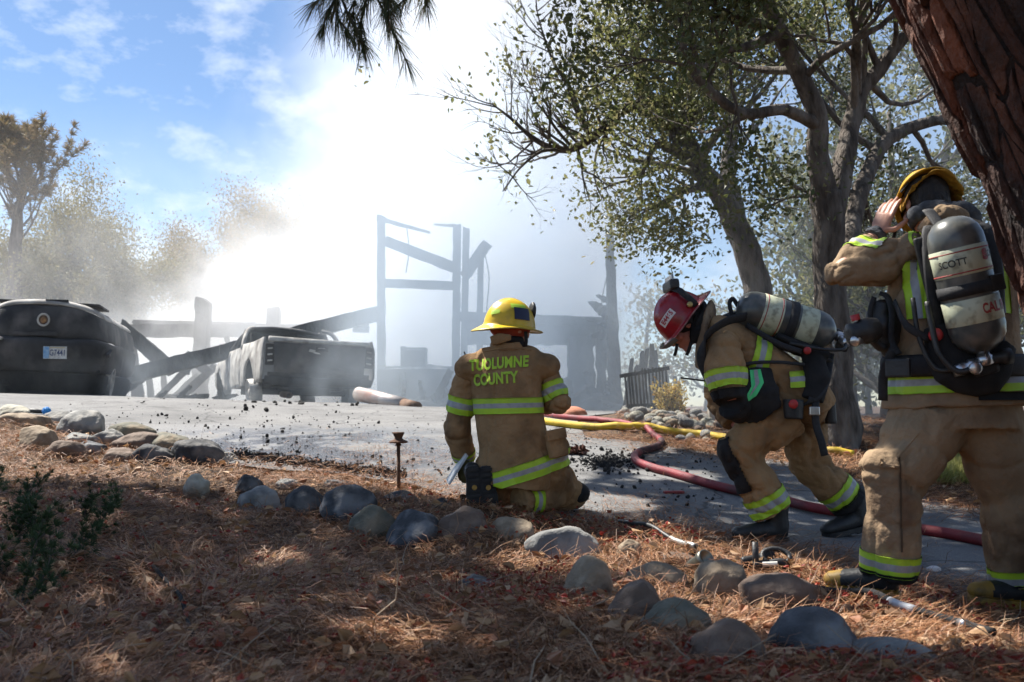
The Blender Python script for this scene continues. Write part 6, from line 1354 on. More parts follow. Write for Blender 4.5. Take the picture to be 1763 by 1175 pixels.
    strap('mask_strap', [J(1514, 505, -.06), J(1528, 512, -.07), J(1536, 540, -.09), J(1535, 585, -.1), J(1548, 610, -.13)], .026, .008, m_strap, mk, (1, 0, 0)); strap('mask_strap', [J(1505, 512, -.05), J(1498, 540, -.07), J(1505, 580, -.08), J(1525, 600, -.09)], .02, .007, m_strap, mk, (1, 0, 0))
standing()

# ------------------------------------------------------------------ rocks along the drive
RC = {'blue': ((.042, .044, .048), (.10, .102, .108), (.2, .2, .2)), 'dark': ((.028, .028, .03), (.07, .07, .071), (.15, .14, .13)), 'tan': ((.20, .15, .10), (.31, .245, .17), (.14, .1, .07)),
      'olive': ((.10, .095, .07), (.17, .155, .115), (.22, .16, .1)), 'brown': ((.11, .075, .055), (.19, .135, .10), (.09, .065, .05)), 'grey': ((.13, .13, .125), (.23, .225, .21), (.3, .28, .25)), 'cream': ((.3, .28, .22), (.42, .4, .33), (.2, .18, .14))}
def rockmat(k, i):
    c = RC[k]; return M('rock ' + k + str(i % 3), c[0], c[1], scale=5 + 2 * (i % 3), rough=.82, bump=.8, bscale=22, c3=c[2], scale3=4 + i % 3 * 2, detail=9, lo=.43, hi=.58)
def rock_me(rx, ry, rz, seed, facet=0, lump_=.16, sub=4):
    bm = bmesh.new(); bmesh.ops.create_icosphere(bm, subdivisions=sub, radius=1); rn = random.Random(seed)
    pl = [(Vector((rn.gauss(0, 1), rn.gauss(0, 1), rn.gauss(0, 1))).normalized(), rn.uniform(.62, .86)) for _ in range(facet)]; o = Vector((seed * 3.7, seed * 1.3, 0))
    for v in bm.verts:
        p = v.co.copy(); n = p.normalized(); r = 1 + lump_ * mnoise.noise(p * 1.1 + o) + lump_ * .5 * mnoise.noise(p * 2.6 + o) + .02 * mnoise.noise(p * 8 + o)
        p = n * r
        for (d, h_) in pl:
            e = p.dot(d)
            if e > h_: p -= d * (e - h_) * .88
        v.co = Vector((p.x * rx, p.y * ry, p.z * rz))
    for f in bm.faces: f.smooth = True
    me = bpy.data.meshes.new('rock'); bm.to_mesh(me); bm.free(); return me
ROCKS = [
 (24, 717, 60, 24, 'cream', 0, 0, 'flat pale rock at the far left edge of the driveway border'), (40, 731, 82, 26, 'tan', 5, 0, 'long low beige rock under the flat pale one at far left'),
 (144, 737, 66, 38, 'grey', 0, 1, 'big smooth grey tan boulder at the upper left of the border'), (101, 723, 48, 20, 'grey', 0, 0, 'small grey rock tucked behind the black sprinkler head'),
 (63, 765, 58, 42, 'tan', 15, 2, 'orange tan broken rock low at the left of the border'), (113, 783, 54, 30, 'brown', -20, 3, 'rusty brown tilted slab below the sprinkler head'),
 (132, 760, 46, 18, 'grey', 0, 1, 'small flat grey stone between the big boulder and the rusty slab'), (158, 777, 42, 26, 'blue', 0, 2, 'small blue grey stone right of the rusty slab'),
 (181, 758, 48, 24, 'grey', 0, 0, 'low light grey rock right of the big smooth boulder'), (227, 752, 66, 30, 'olive', 5, 0, 'rounded olive grey rock at the asphalt edge on the left'),
 (240, 768, 76, 30, 'brown', -8, 0, 'long reddish brown rock in front of the rounded olive one'), (287, 769, 70, 30, 'olive', 8, 0, 'long mossy olive rock next to the reddish brown one'),
 (205, 794, 58, 28, 'brown', 0, 1, 'low brown rock half sunk in needles at the left'), (257, 793, 64, 34, 'dark', -10, 1, 'dark grey rock below the long mossy one'),
 (345, 788, 80, 40, 'dark', 18, 2, 'dark tilted slab at the end of the left rock group'), (338, 845, 38, 40, 'cream', 30, 0, 'small cream coloured rock alone in the needles'),
 (429, 841, 44, 32, 'dark', 0, 1, 'small dark rock above the faceted grey tan one'), (446, 874, 72, 48, 'grey', 0, 4, 'faceted grey tan rock at the left end of the lower row'),
 (526, 879, 66, 58, 'dark', 0, 0, 'round dark rock second in the lower row'), (602, 884, 90, 74, 'blue', -20, 1, 'large blue black boulder left of the path light'),
 (493, 838, 34, 20, 'grey', 0, 1, 'little grey stone behind the round dark rock'), (581, 836, 44, 18, 'dark', 0, 1, 'little dark stone behind the blue black boulder'),
 (640, 913, 76, 60, 'olive', -25, 1, 'dark olive rock just below the path light'), (716, 926, 88, 68, 'blue', 0, 1, 'smooth blue grey boulder in the middle of the lower row'),
 (690, 866, 60, 30, 'dark', 0, 1, 'low dark rock at the foot of the path light'), (800, 921, 88, 66, 'brown', 8, 2, 'tan brown rock under the kneeling firefighter\'s boots'),
 (881, 926, 74, 50, 'tan', -12, 3, 'rusty tan rock under the kneeling firefighter\'s trousers'), (972, 953, 124, 66, 'grey', 6, 0, 'largest oval grey tan rock right of the kneeling firefighter'),
 (1013, 1022, 78, 88, 'tan', 10, 0, 'upright tan boulder with a sunlit top below the oval rock'), (819, 1014, 64, 42, 'blue', 0, 3, 'lone blue grey angular stone in the middle of the needles'),
 (1131, 1008, 92, 54, 'tan', 0, 0, 'half buried smooth tan rock among red leaves'), (1239, 1013, 88, 76, 'tan', 0, 0, 'round sandy boulder left of the black tool'),
 (1092, 1063, 78, 88, 'brown', 20, 5, 'angular red brown rock with a sharp edge below the tan rock'), (1166, 1086, 108, 78, 'olive', 10, 0, 'mottled olive tan boulder in the bottom row'),
 (1334, 1040, 126, 76, 'brown', -18, 3, 'red brown flat faced rock before the standing firefighter\'s boot'), (1243, 1140, 128, 94, 'brown', 12, 0, 'big brown boulder cut by the bottom edge'),
 (1397, 1122, 134, 104, 'blue', -28, 2, 'biggest blue grey boulder at the bottom right'), (1535, 1156, 144, 84, 'grey', 14, 3, 'grey tan slab at the bottom right corner beside the black handle'),
 (1084, 958, 36, 42, 'tan', 20, 2, 'narrow tan stone beside the black hose end'), (1166, 966, 54, 24, 'brown', 0, 1, 'low reddish stone left of the metal cup'), (760, 876, 34, 26, 'dark', 0, 1, 'small dark stone left of the kneeling firefighter\'s boots')]
for i, (u, v, w, h_, k, rot, fc, lab) in enumerate(ROCKS):
    if i < 15: w, h_ = w * 1.12, h_ * 1.15
    p = hit(u, v + h_ * .30); Y = p.y; s = 1 / pxm(Y); c = at(u, v - h_ * .05, Y + w * s * .2)
    rx, rz = w * s / 1.84, h_ * s / 1.84
    o = obj('rock', rock_me(rx * 1.03, (rx + rz) * .52, rz * 1.2, i + 1, fc + 1 + i % 2, .2 if fc < 2 else .24), loc=c); o.rotation_euler = (0, R(rot) * .6, R(i * 37 % 50 - 25))
    o.data.materials.append(rockmat(k, i)); tag(o, lab, 'rock', 'rocks edging the driveway')
# river stones beside the yellow hose
prot = []
for i in range(7):
    m_ = rock_me(1, .8, .62, 100 + i, 0, .12, 3); m_.name = 'river_stone'; m_.materials.append(rockmat(('cream', 'grey', 'tan', 'cream', 'grey', 'brown', 'cream')[i], i)); prot.append(m_)
rn = random.Random(12); cnt = 0
for k in range(170):
    u = rn.triangular(1060, 1252, 1170); v = rn.triangular(712, 764, 742) if u > 1120 else rn.uniform(712, 730)
    if v > 742 + (u - 1090) * .03 and u < 1215: continue
    p = hit(u, v); r = rn.uniform(.035, .085); o = obj('river_stone', prot[k % 7], loc=(p.x, p.y, p.z + r * .3 + rn.uniform(0, .07))); o.scale = (r, r, r); o.rotation_euler = (rn.uniform(-.4, .4), rn.uniform(-.4, .4), rn.uniform(0, 6))
    tag(o, 'rounded %s river stone in the bed behind the yellow hose' % ('cream', 'grey', 'tan', 'cream', 'grey', 'brown', 'cream')[k % 7], 'stone', '%s river stones in the planting bed' % ('cream', 'grey', 'tan', 'cream', 'grey', 'brown', 'cream')[k % 7])
for (u, v, w, h_, lab) in ((1172, 744, 24, 14, 'long pale stone lying on top of the pair before the yellow hose'), (1173, 756, 22, 14, 'round grey stone right in front of the yellow hose'), (1189, 753, 20, 15, 'tilted cream stone leaning on the round grey one by the hose')):
    p = hit(u, v + 5); s = 1 / pxm(p.y); o = obj('river_stone', prot[(u + v) % 7], loc=at(u, v, p.y)); o.scale = (w * s / 2, w * s / 2, h_ * s / 1.3); o.rotation_euler = (0, .3, u % 3); tag(o, lab, 'stone', 'stones in front of the yellow hose')

# ------------------------------------------------------------------ charcoal on the asphalt
m_coal = M('charcoal', (.008, .008, .008), (.03, .028, .026), scale=30, rough=.9, bump=.5)
coal = []
for i in range(6): m_ = rock_me(1, .75, .6, 200 + i, 5, .3, 2); m_.name = 'charcoal_chunk'; m_.materials.append(m_coal); coal.append(m_)
def dropcoal(u, v, r, zone='scattered on the driveway left of the kneeling firefighter'):
    p = hit(u, v)
    if not on_road([[p.x, p.y]])[0]: return
    o = obj('charcoal_chunk', coal[rn.randrange(6)], loc=(p.x, p.y, hz(p.x, p.y) + .012 + r * .35)); o.scale = (r, r, r); o.rotation_euler = (rn.uniform(0, 6), rn.uniform(0, 6), rn.uniform(0, 6))
    tag(o, 'small lump of black charcoal ' + zone, 'charcoal', 'charcoal lumps ' + zone)
for k in range(105):
    cu, cv = ((330, 745), (470, 770), (560, 730), (640, 765), (690, 800), (410, 715), (250, 705))[rn.randrange(7)]
    dropcoal(rn.gauss(cu, 70), min(820, max(690, rn.gauss(cv, 14))), rn.choice((.008, .01, .012, .016, .022)))
for k in range(70): dropcoal(rn.gauss(1045, 45), rn.gauss(797, 12), rn.choice((.01, .014, .018, .026)), 'in the black patch right of the kneeling firefighter')
for k in range(50): dropcoal(rn.uniform(930, 1240), rn.uniform(770, 880), rn.uniform(.008, .022), 'strewn round the red hose')
for k in range(24): dropcoal(rn.uniform(420, 640), rn.gauss(699, 4), rn.uniform(.02, .045), 'lying under the tail of the pickup')
# crumbs and black sludge too small to pick apart
def scatter_mesh(name, C, r, mat):
    n = len(C); T_ = np.array([[1, 0, -.4], [-.6, .9, -.4], [-.6, -.9, -.4], [0, 0, .7]]); V = C[:, None, :] + T_[None] * r[:, None, None] * rng.uniform(.6, 1.3, (n, 4, 1))
    o = (np.arange(n) * 4)[:, None]; Q = np.concatenate([o + np.array([[a, b, c]]) for a, b, c in ((0, 1, 3), (1, 2, 3), (2, 0, 3))]); return npmesh(name, V.reshape(-1, 3), Q, mat)
pts = []
edge_px = [(400, 786), (450, 790), (500, 797), (560, 806), (620, 812), (700, 822)]
for k in range(5200):
    if k < 2600: i = rn.randrange(5); f = rn.random(); u = edge_px[i][0] * (1 - f) + edge_px[i + 1][0] * f; v = edge_px[i][1] * (1 - f) + edge_px[i + 1][1] * f + rn.gauss(0, 4.5)
    elif k < 3400: u, v = rn.gauss(1042, 22), rn.gauss(798, 6)
    else: u, v = rn.uniform(60, 1250), rn.triangular(690, 890, 760)
    pts.append((u, v))
C = np.array([hit(u, v)[:] for u, v in pts[::1]]); C = C[on_road(C[:, :2])]; C[:, 2] = H(C[:, 0], C[:, 1]) + .016
tag(obj('charcoal_crumbs', scatter_mesh('charcoal_crumbs', C, rng.uniform(.004, .014, len(C)), m_coal)), 'black crumbs of charcoal washed along the asphalt edge', kind='stuff')

# ------------------------------------------------------------------ litter of needles and leaves on the bank
BOOTS = [(p.x, p.y, .17) for p in (at(1545, 1050, 3.88), at(1490, 1030, 3.95), at(1440, 1010, 4.0), at(1720, 1070, 3.9), at(1690, 1066, 3.9), at(850, 880, 5.7))]
def bedpts(n, x0, x1, y0, y1, pw=1.4, edge=.1):
    out = np.zeros((0, 2))
    while len(out) < n:
        k = n * 2; y = (y0 ** (1 - pw) + rng.random(k) * (y1 ** (1 - pw) - y0 ** (1 - pw))) ** (1 / (1 - pw)); x = rng.uniform(x0, x1, k) * (.35 + .65 * y / y1)
        P = np.stack([x, y], 1); r = on_road(P); d = distline(P, EDGE); keep = (~r) | (d < rng.exponential(edge, k))
        for (bx, by, br) in BOOTS: keep &= ((P[:, 0] - bx) ** 2 + (P[:, 1] - by) ** 2 > br * br) | (rng.random(k) < .12); out = np.concatenate([out, P[keep]])
    return out[:n]
m_need = Mramp('dry needles', [(.23, .095, .04), (.34, .145, .06), (.42, .225, .11), (.10, .042, .022), (.50, .33, .20), (.26, .095, .04), (.06, .03, .018), (.38, .19, .085), (.18, .07, .03)], rough=.55, transl=.15)
def needles(name, P, ln, wd, lift, lab):
    n = len(P); z = HB(P[:, 0], P[:, 1]); az = vnoise(P, .9, 21) * 4 + rng.normal(0, .9, n); L_ = ln * rng.uniform(.5, 1.25, n); el = np.abs(rng.normal(0, .16, n)) * rng.choice([1, 1, 1, 2.4], n)
    d = np.stack([np.cos(az) * np.cos(el), np.sin(az) * np.cos(el), np.sin(el)], 1); s = np.stack([-np.sin(az), np.cos(az), rng.normal(0, .3, n)], 1) * wd
    p0 = np.column_stack([P, z + .003 + lift * rng.random(n) ** 1.5]); bow = np.stack([-np.sin(az), np.cos(az), np.zeros(n)], 1) * (rng.normal(0, .14, n) * L_)[:, None]
    p1 = p0 + d * (L_ * .5)[:, None] + bow * .6 + np.array([0, 0, .012]) * rng.random((n, 1)); p2 = p0 + d * L_[:, None] - np.array([0, 0, 1.]) * (L_ * .22 * rng.random(n))[:, None]
    p2[:, 2] = np.maximum(p2[:, 2], z - .02)
    V = np.stack([p0 - s, p0 + s, p1 + s, p1 - s, p2 + s * .5, p2 - s * .5], 1).reshape(-1, 3); o = (np.arange(n) * 6)[:, None]
    return tag(obj(name, npmesh(name, V, np.concatenate([o + np.array([[0, 1, 2, 3]]), o + np.array([[3, 2, 4, 5]])]), m_need)), lab, kind='stuff')
needles('needle_litter', bedpts(210000, -5.2, 4.6, 2.2, 9.5, 1.6, .16), .135, .0012, .036, 'deep litter of dry reddish pine needles covering the bank')
P = bedpts(16000, 1.2, 4.8, 6, 12, 1.1, .25); needles('needle_litter', P, .13, .0016, .02, 'needles and leaf scraps beyond the driveway on the right')
def drifts(n):
    """needles blown onto the asphalt in streaks"""
    c = [(760, 880), (1080, 905), (1180, 915), (1230, 945), (700, 842), (560, 818), (700, 790), (1110, 870), (1480, 1000), (1650, 1010), (1500, 955), (650, 770), (1400, 965)]
    out = []
    for k in range(n):
        u, v = c[rn.randrange(len(c))]; p = hit(u + rn.gauss(0, 55), min(1100, max(705, v + rn.gauss(0, 12)))); out.append((p.x, p.y))
    return np.array(out)
needles('needle_drift', drifts(5200), .11, .0011, .008, 'thin streaks of needles washed onto the asphalt')
m_dry = Mramp('dry oak leaf', [(.27, .15, .07), (.36, .21, .1), (.44, .29, .17), (.2, .1, .05), (.32, .13, .065)], rough=.6, transl=.2)
m_redl = Mramp('red leaf scraps', [(.25, .025, .015), (.32, .05, .025), (.2, .03, .02), (.3, .09, .04)], rough=.5, transl=.2)
def leaves(name, P, size, mat, lab, lift=.03):
    C = np.column_stack([P, HB(P[:, 0], P[:, 1]) + .012 + lift * rng.random(len(P))]); D = rng.normal(0, 1, C.shape); D[:, 2] *= .25
    return tag(obj(name, leaf_mesh(name, C, D, size, mat, .5, .6, .15)), lab, kind='stuff')
leaves('leaf_litter', bedpts(4600, -5, 4.6, 2.2, 9, 1.5, .1), .055, m_dry, 'brown dead oak leaves mixed through the needle litter', .05)
rp = bedpts(15000, -3, 4, 2.3, 6.5, 1.5, .05); rp = rp[(rp[:, 0] > -.2 + .1 * rng.normal(0, 1, len(rp))) | (rng.random(len(rp)) < .22)]; rp = rp[vnoise(rp, 1.7, 33) > -.15]
leaves('red_leaf_scraps', rp, .026, m_redl, 'small red leaf scraps strewn between the lower rocks', .055)
# bent dry twigs and grass standing up
m_twig = M('dry twig', (.2, .15, .1), (.34, .27, .19), scale=10, rough=.8)
V, Fc = [], []
for (x, y) in bedpts(260, -4, 4, 2.3, 7, 1.5, .02):
    z = float(HB(x, y)[0]); L_ = rn.uniform(.08, .3); a = rn.uniform(0, 6.28); e = abs(rn.gauss(.1, .3)); p = Vector((x, y, z + .01)); d = Vector((math.cos(a) * math.cos(e), math.sin(a) * math.cos(e), math.sin(e)))
    Q_ = [p]
    for j in range(4): d = (d + Vector((rn.gauss(0, .25), rn.gauss(0, .25), rn.gauss(0, .12)))).normalized(); Q_.append(Q_[-1] + d * L_ / 4)
    tube(Q_, [.0028, .0025, .002, .0016, .001], n=4, V=V, Fc=Fc, cap=False)
tag(obj('twig_litter', mesh('twig_litter', V, Fc, m_twig)), 'bent dry twigs and straws lying over the needles', kind='stuff')

# ------------------------------------------------------------------ hoses
def hose(name, lab, px, r, mat, bands=()):
    P = []
    for (u, v) in px:
        p = hit(u, v + r * pxm(9) * .5); P.append(Vector((p.x, p.y, hz(p.x, p.y) + .012 + r * .96)))
    Q_ = spline(P, 10)
    for q in Q_: q.z = max(q.z, float(HB(q.x, q.y)[0]) + r * .9)
    V, Fc = tube(Q_, [r * (1 + .03 * mnoise.noise(q * 9)) for q in Q_], n=16); o = obj(name, mesh(name, V, Fc, mat, True)); tag(o, lab, 'hose'); return o, Q_
m_rh = M('red hose jacket', (.22, .016, .022), (.16, .012, .018), scale=7, rough=.55, bump=.3, bscale=300, c3=(.10, .02, .022), scale3=5)
m_yh = M('yellow hose jacket', (.58, .40, .02), (.48, .31, .015), scale=7, rough=.6, bump=.3, bscale=300, c3=(.28, .19, .03), scale3=6)
o, Q_ = hose('fire_hose', 'red fire hose snaking across the driveway behind the stooping firefighter', [(930, 716), (968, 721), (1036, 728), (1072, 732), (1104, 742), (1127, 755), (1139, 766), (1127, 776), (1104, 783), (1093, 791), (1099, 802), (1127, 813), (1161, 822), (1223, 841), (1284, 856), (1333, 864), (1378, 878), (1427, 888), (1464, 893), (1520, 905), (1576, 920), (1640, 931), (1694, 942), (1763, 956), (1900, 985)], .0315, m_rh)
i0 = min(range(len(Q_)), key=lambda i: (Q_[i] - hit(1139, 770)).length); i1 = min(range(len(Q_)), key=lambda i: (Q_[i] - hit(1099, 790)).length)
V, Fc = tube(Q_[i0 - 3:i1 - 2], .0328, n=16, cap=False); obj('dark_length', mesh('dark_length', V, Fc, M('dark hose', (.02, .012, .013), (.07, .018, .02), scale=12, rough=.8), True), o)  # length of hose coloured darker round the kink
hose('fire_hose', 'yellow fire hose running past the river stones', [(900, 722), (940, 730), (1000, 738), (1060, 743), (1120, 746), (1200, 752), (1237, 757), (1290, 766), (1340, 774), (1400, 783), (1470, 790)], .036, m_yh)

# ------------------------------------------------------------------ small things
g = hit(687, 853); lt = thing('path_light', 'rusty path light with a small hat on a thin post among the rocks', 'path light', g)
m_rp = M('rusty bronze', (.07, .035, .02), (.13, .065, .035), scale=18, rough=.8, bump=.4, metal=.3)
Yl = g.y; V, Fc = tube([g - Vector((0, 0, .1)), at(686, 768, Yl)], .012, n=12); obj('stem', mesh('stem', V, Fc, m_rp, True), lt)
s_ = 1 / pxm(Yl); hp = at(686, 768, Yl)
V, Fc = lathe(hp, hp + Vector((0, 0, .075)), [(0, .012), (0, .02), (.12, .022), (.13, .016), (.3, .016)], 16); obj('socket', mesh('socket', V, Fc, m_rp, True), lt)
V, Fc = lathe(hp + Vector((0, 0, .018)), hp + Vector((0, 0, .082)), [(0, .052), (.08, .066), (.16, .064), (.42, .03), (.55, .024), (.85, .034), (1, .036), (1, 0)], 24); obj('hat', mesh('hat', V, Fc, m_rp, True), lt)
V, Fc = lathe(hp + Vector((0, 0, .082)), hp + Vector((0, 0, .09)), [(0, .04), (1, .038), (1, 0)], 20); obj('cap', mesh('cap', V, Fc, m_rp, True), lt)
def onbed(u, v, lift=0): p = hit(u, v); p.z = float(HB(p.x, p.y)[0]) + lift; return p
def rod(name, px, r, mat, lab, cat, lift=.02, n=10):
    Q_ = spline([onbed(u, v, lift) for u, v in px], 8); V, Fc = tube(Q_, r, n=n); return tag(obj(name, mesh(name, V, Fc, mat, True)), lab, cat), Q_
o, Q_ = rod('tool_handle', [(1378, 1030), (1440, 1050), (1500, 1068), (1545, 1085), (1610, 1105), (1660, 1124), (1712, 1146)], .0125, m_blk, 'long black tool handle with a white band in the needles at the lower right', 'handle', .065)
k_ = min(range(len(Q_)), key=lambda i: (Q_[i] - onbed(1549, 1086)).length); V, Fc = tube(Q_[k_ - 3:k_ + 4], .0142, n=12); obj('white_band', mesh('white_band', V, Fc, M('white tape', (.6, .6, .6), (.5, .5, .5), scale=20, rough=.6), True), o)
V, Fc = tube(Q_[k_ + 14:k_ + 17], .0145, n=12); obj('ferrule', mesh('ferrule', V, Fc, m_metal, True), o)
rod('drip_tube', [(262, 1012), (290, 1030), (310, 1060), (322, 1088), (331, 1130)], .007, m_blk, 'thin black irrigation tube poking out of the needles at lower left', 'tube', .045)
o, Q_ = rod('spray_wand', [(1066, 912), (1085, 922), (1120, 936), (1160, 950), (1198, 966)], .012, m_rub, 'short black wand with a worn metal end beside the oval rock', 'wand', .05)
V, Fc = tube(Q_[-10:], .0145, n=12); obj('metal_end', mesh('metal_end', V, Fc, M('worn nickel', (.35, .34, .31), (.5, .49, .45), scale=30, rough=.4, metal=.7), True), o)
p = onbed(1190, 992, .03); d = Vector((.45, -.6, .45)).normalized(); V, Fc = lathe(p, p + d * .11, [(0, .034), (.7, .036), (.72, .042), (1, .043), (1, .036), (.3, .03), (.3, 0)], 24); tag(obj('metal_cup', mesh('metal_cup', V, Fc, M('tarnished metal', (.12, .12, .1), (.22, .22, .18), scale=14, rough=.4, metal=.8), True)), 'open metal cup end tilted towards the camera beside the sandy boulder', 'cup')
# black tool head with strap
tl = thing('black_tool', 'black forked hand tool with loop lying behind the red brown rock', 'tool', onbed(1310, 1000)); a = onbed(1302, 1002, .02)
V, Fc = tube([a, a + Vector((.0, .01, .12))], .014, n=10); obj('grip', mesh('grip', V, Fc, m_rub, True), tl)
V, Fc = tube(spline([a + Vector((-.01, 0, .02)), a + Vector((.06, -.02, .03)), a + Vector((.11, -.03, .035)), a + Vector((.13, -.03, .0))], 4), [(.02, .012)] * 13, n=8); obj('jaw', mesh('jaw', V, Fc, m_rub, True), tl)
ring = [a + Vector((.10 + .06 * math.cos(t_), .05 + .03 * math.sin(t_), .05 + .03 * math.sin(t_))) for t_ in np.linspace(0, 6.283, 20)]; V, Fc = tube(ring, .012, n=8, cap=False); obj('loop', mesh('loop', V, Fc, m_rub, True), tl)
B = Blob(); B.tube([a + Vector((-.05, .05, .02)), a + Vector((.02, .06, .03)), a + Vector((.1, .08, .05))], [(.03, .02)] * 3); obj('pad', B.build('pad', .006, 3, m_rub), tl)
V, Fc = tube([a + Vector((.02, -.035, .03)), a + Vector((.08, -.05, .035))], .011, n=8); obj('pale_tip', mesh('pale_tip', V, Fc, M('pale metal', (.45, .45, .42), rough=.5)), tl)
# toy, sprinkler heads, grate, scraps
ty = thing('dog_toy', 'blue spiky ball with a black handle on the rocks at far left', 'toy', hit(60, 716)); c = at(80, 708, hit(80, 716).y)
B = Blob(); B.ell(c, .04, n=20, m=12)
for k in range(60):
    zz = 1 - 2 * (k + .5) / 60; an = k * 2.4; rr = math.sqrt(1 - zz * zz); B.ell(c + Vector((rr * math.cos(an), rr * math.sin(an), zz)) * .04, .0065, n=6, m=4)
obj('ball', mesh('ball', B.V, B.F, M('toy blue', (.02, .19, .55), (.03, .28, .65), scale=30, rough=.5), True), ty)
V, Fc = tube([c + Vector((-.04, 0, -.01)), at(60, 708, c.y), at(38, 706, c.y)], [.018, .024, .02], n=10); obj('handle', mesh('handle', V, Fc, m_rub, True), ty)
p = hit(112, 748); V, Fc = lathe(p, p + Vector((0, 0, .1)), [(0, .022), (.4, .024), (.45, .032), (.8, .034), (.85, .02), (1, .018), (1, 0)], 14); tag(obj('sprinkler_head', mesh('sprinkler_head', V, Fc, m_rub, True)), 'small black sprinkler head between the rocks at upper left', 'sprinkler')
p = hit(797, 876); V, Fc = lathe(p, p + Vector((0, 0, .085)), [(0, .013), (.7, .014), (.72, .019), (.95, .019), (1, .01), (1, 0)], 12); tag(obj('sprinkler_head', mesh('sprinkler_head', V, Fc, m_rp, True)), 'short rusty sprinkler post left of the kneeling firefighter\'s boots', 'sprinkler')
gr = thing('drain_grate', 'small pale fan shaped grate at the end of the left rocks', 'grate', onbed(398, 798)); c = at(392, 796, hit(398, 800).y)
for k in range(9):
    a_ = R(20 + k * 17); V, Fc = tube([c, c + Vector((math.cos(a_) * .085, 0, math.sin(a_) * .075))], .0045, n=5); obj('rib', mesh('rib', V, Fc, M('dirty white plastic', (.45, .42, .36), (.35, .32, .27), scale=20, rough=.7)), gr)
for rr in (.045, .082):
    V, Fc = tube([c + Vector((math.cos(R(q)) * rr, 0, math.sin(R(q)) * rr * .9)) for q in range(15, 165, 10)], .004, n=5); obj('hoop', mesh('hoop', V, Fc, MATS['dirty white plastic']), gr)
p = hit(1160, 853); V, Fc = box(p + Vector((0, 0, .02)), (.14, .05, .02), Matrix.Rotation(.15, 3, 'Z')); tag(obj('plastic_scrap', bevel_me(mesh('plastic_scrap', V, Fc, M('red scrap', (.3, .03, .03), (.2, .03, .03), scale=20, rough=.5)), .008)), 'flat red plastic scrap on the asphalt below the red hose', 'scrap')
p = hit(1608, 988); o = obj('white_pebble', rock_me(.035, .03, .016, 77, 2), loc=p + Vector((0, 0, .02))); o.data.materials.append(M('white stone', (.55, .5, .48), (.65, .6, .58), scale=12, rough=.7)); tag(o, 'single white pebble on the dark asphalt behind the yellow toed boots', 'pebble')
# clump of dead leaves
p = hit(990, 785); cl = np.array(p) + rng.normal(0, 1, (40, 3)) * np.array([.05, .03, .02]) + np.array([0, 0, .045]); tag(obj('leaf_clump', leaf_mesh('leaf_clump', cl, rng.normal(0, 1, (40, 3)), .09, M('purple brown leaf', (.10, .045, .03), (.16, .07, .05), scale=20, rough=.7), .5, .4, .3)), 'clump of dead brown leaves on the asphalt right of the kneeling firefighter', 'leaves')
# bricks, extinguisher, pot and block by the planting bed
m_brick = M('terracotta brick', (.36, .13, .075), (.46, .2, .12), scale=14, rough=.85, bump=.3)
for (u, v, w, rz_, lab, mm_) in ((1122, 711, 26, .1, 'red brick left of the pale one in the planting bed', m_brick), (1146, 711, 30, -.1, 'pale sandy brick in the middle of the brick row', M('pale brick', (.45, .36, .26), (.5, .42, .3), scale=14, rough=.85)), (1164, 714, 28, .5, 'red brick tilted on the stones below the yellow shrub', m_brick), (1178, 711, 20, -.5, 'red brick at the right end of the brick row', m_brick)):
    p = hit(u, v + 5); V, Fc = box((0, 0, 0), (w / pxm(p.y), .1, .075)); o = obj('brick', bevel_me(mesh('brick', V, Fc, mm_), .008), loc=at(u, v, p.y)); o.rotation_euler = (.1, rz_ * .5, rz_); tag(o, lab, 'brick')
p = hit(1092, 711); A = at(1078, 707, p.y); B_ = at(1106, 706, p.y); ex = thing('fire_extinguisher', 'red extinguisher cylinder lying behind the river stones', 'extinguisher', p)
V, Fc = lathe(A, B_, [(0, .02), (.06, .06), (.15, .075), (.9, .075), (.97, .06), (1, 0)], 18); obj('cylinder', mesh('cylinder', V, Fc, m_redp, True), ex); V, Fc = lathe(A, A - (B_ - A) * .18, [(0, .02), (.6, .022), (1, .015), (1, 0)], 10); obj('nozzle', mesh('nozzle', V, Fc, m_rub, True), ex)
p = hit(988, 716); c = at(988, 716, p.y); V, Fc = lathe(c - Vector((0, 0, .05)), c + Vector((0, 0, .12)), [(0, .17), (.5, .175), (.75, .14), (.92, .08), (1, .03), (1, 0)], 24); tag(obj('clay_pot', mesh('clay_pot', V, Fc, m_brick, True)), 'upturned terracotta pot behind the kneeling firefighter\'s elbow', 'pot')
c = at(1228, 716, hit(1228, 728).y); V, Fc = box(c, (.11, .12, .2)); tag(obj('stone_block', bevel_me(mesh('stone_block', V, Fc, M('sandy block', (.32, .28, .22), (.4, .35, .28), scale=10, rough=.9, bump=.3)), .01)), 'upright sandy block just left of the stooping firefighter\'s knee', 'block')
# yellow shrub
ys = thing('yellow_shrub', 'small round shrub with scorched yellow leaves behind the bricks', 'shrub', at(1163, 715, 11.9)); V, Fc, tips = [], [], []; rq = random.Random(4)
for k in range(14):
    an = rq.uniform(0, 6.28); e = rq.uniform(.35, 1.3); grow(at(1163, 716, 11.9), (math.cos(an) * math.cos(e), math.sin(an) * math.cos(e), math.sin(e)), rq.uniform(.16, .29), .009, 1, V, Fc, tips, rnd=rq, nb=2, sides=5)
tag(obj('stems', mesh('stems', V, Fc, m_barkdk, True), ys), kind='stuff'); obj('crown', clump_leaves(tips, 10, .035, .045, Mramp('scorched yellow leaves', [(.42, .3, .07), (.52, .4, .13), (.33, .2, .06), (.25, .2, .06), (.55, .45, .2)], rough=.6, transl=.35), 'crown'), ys)
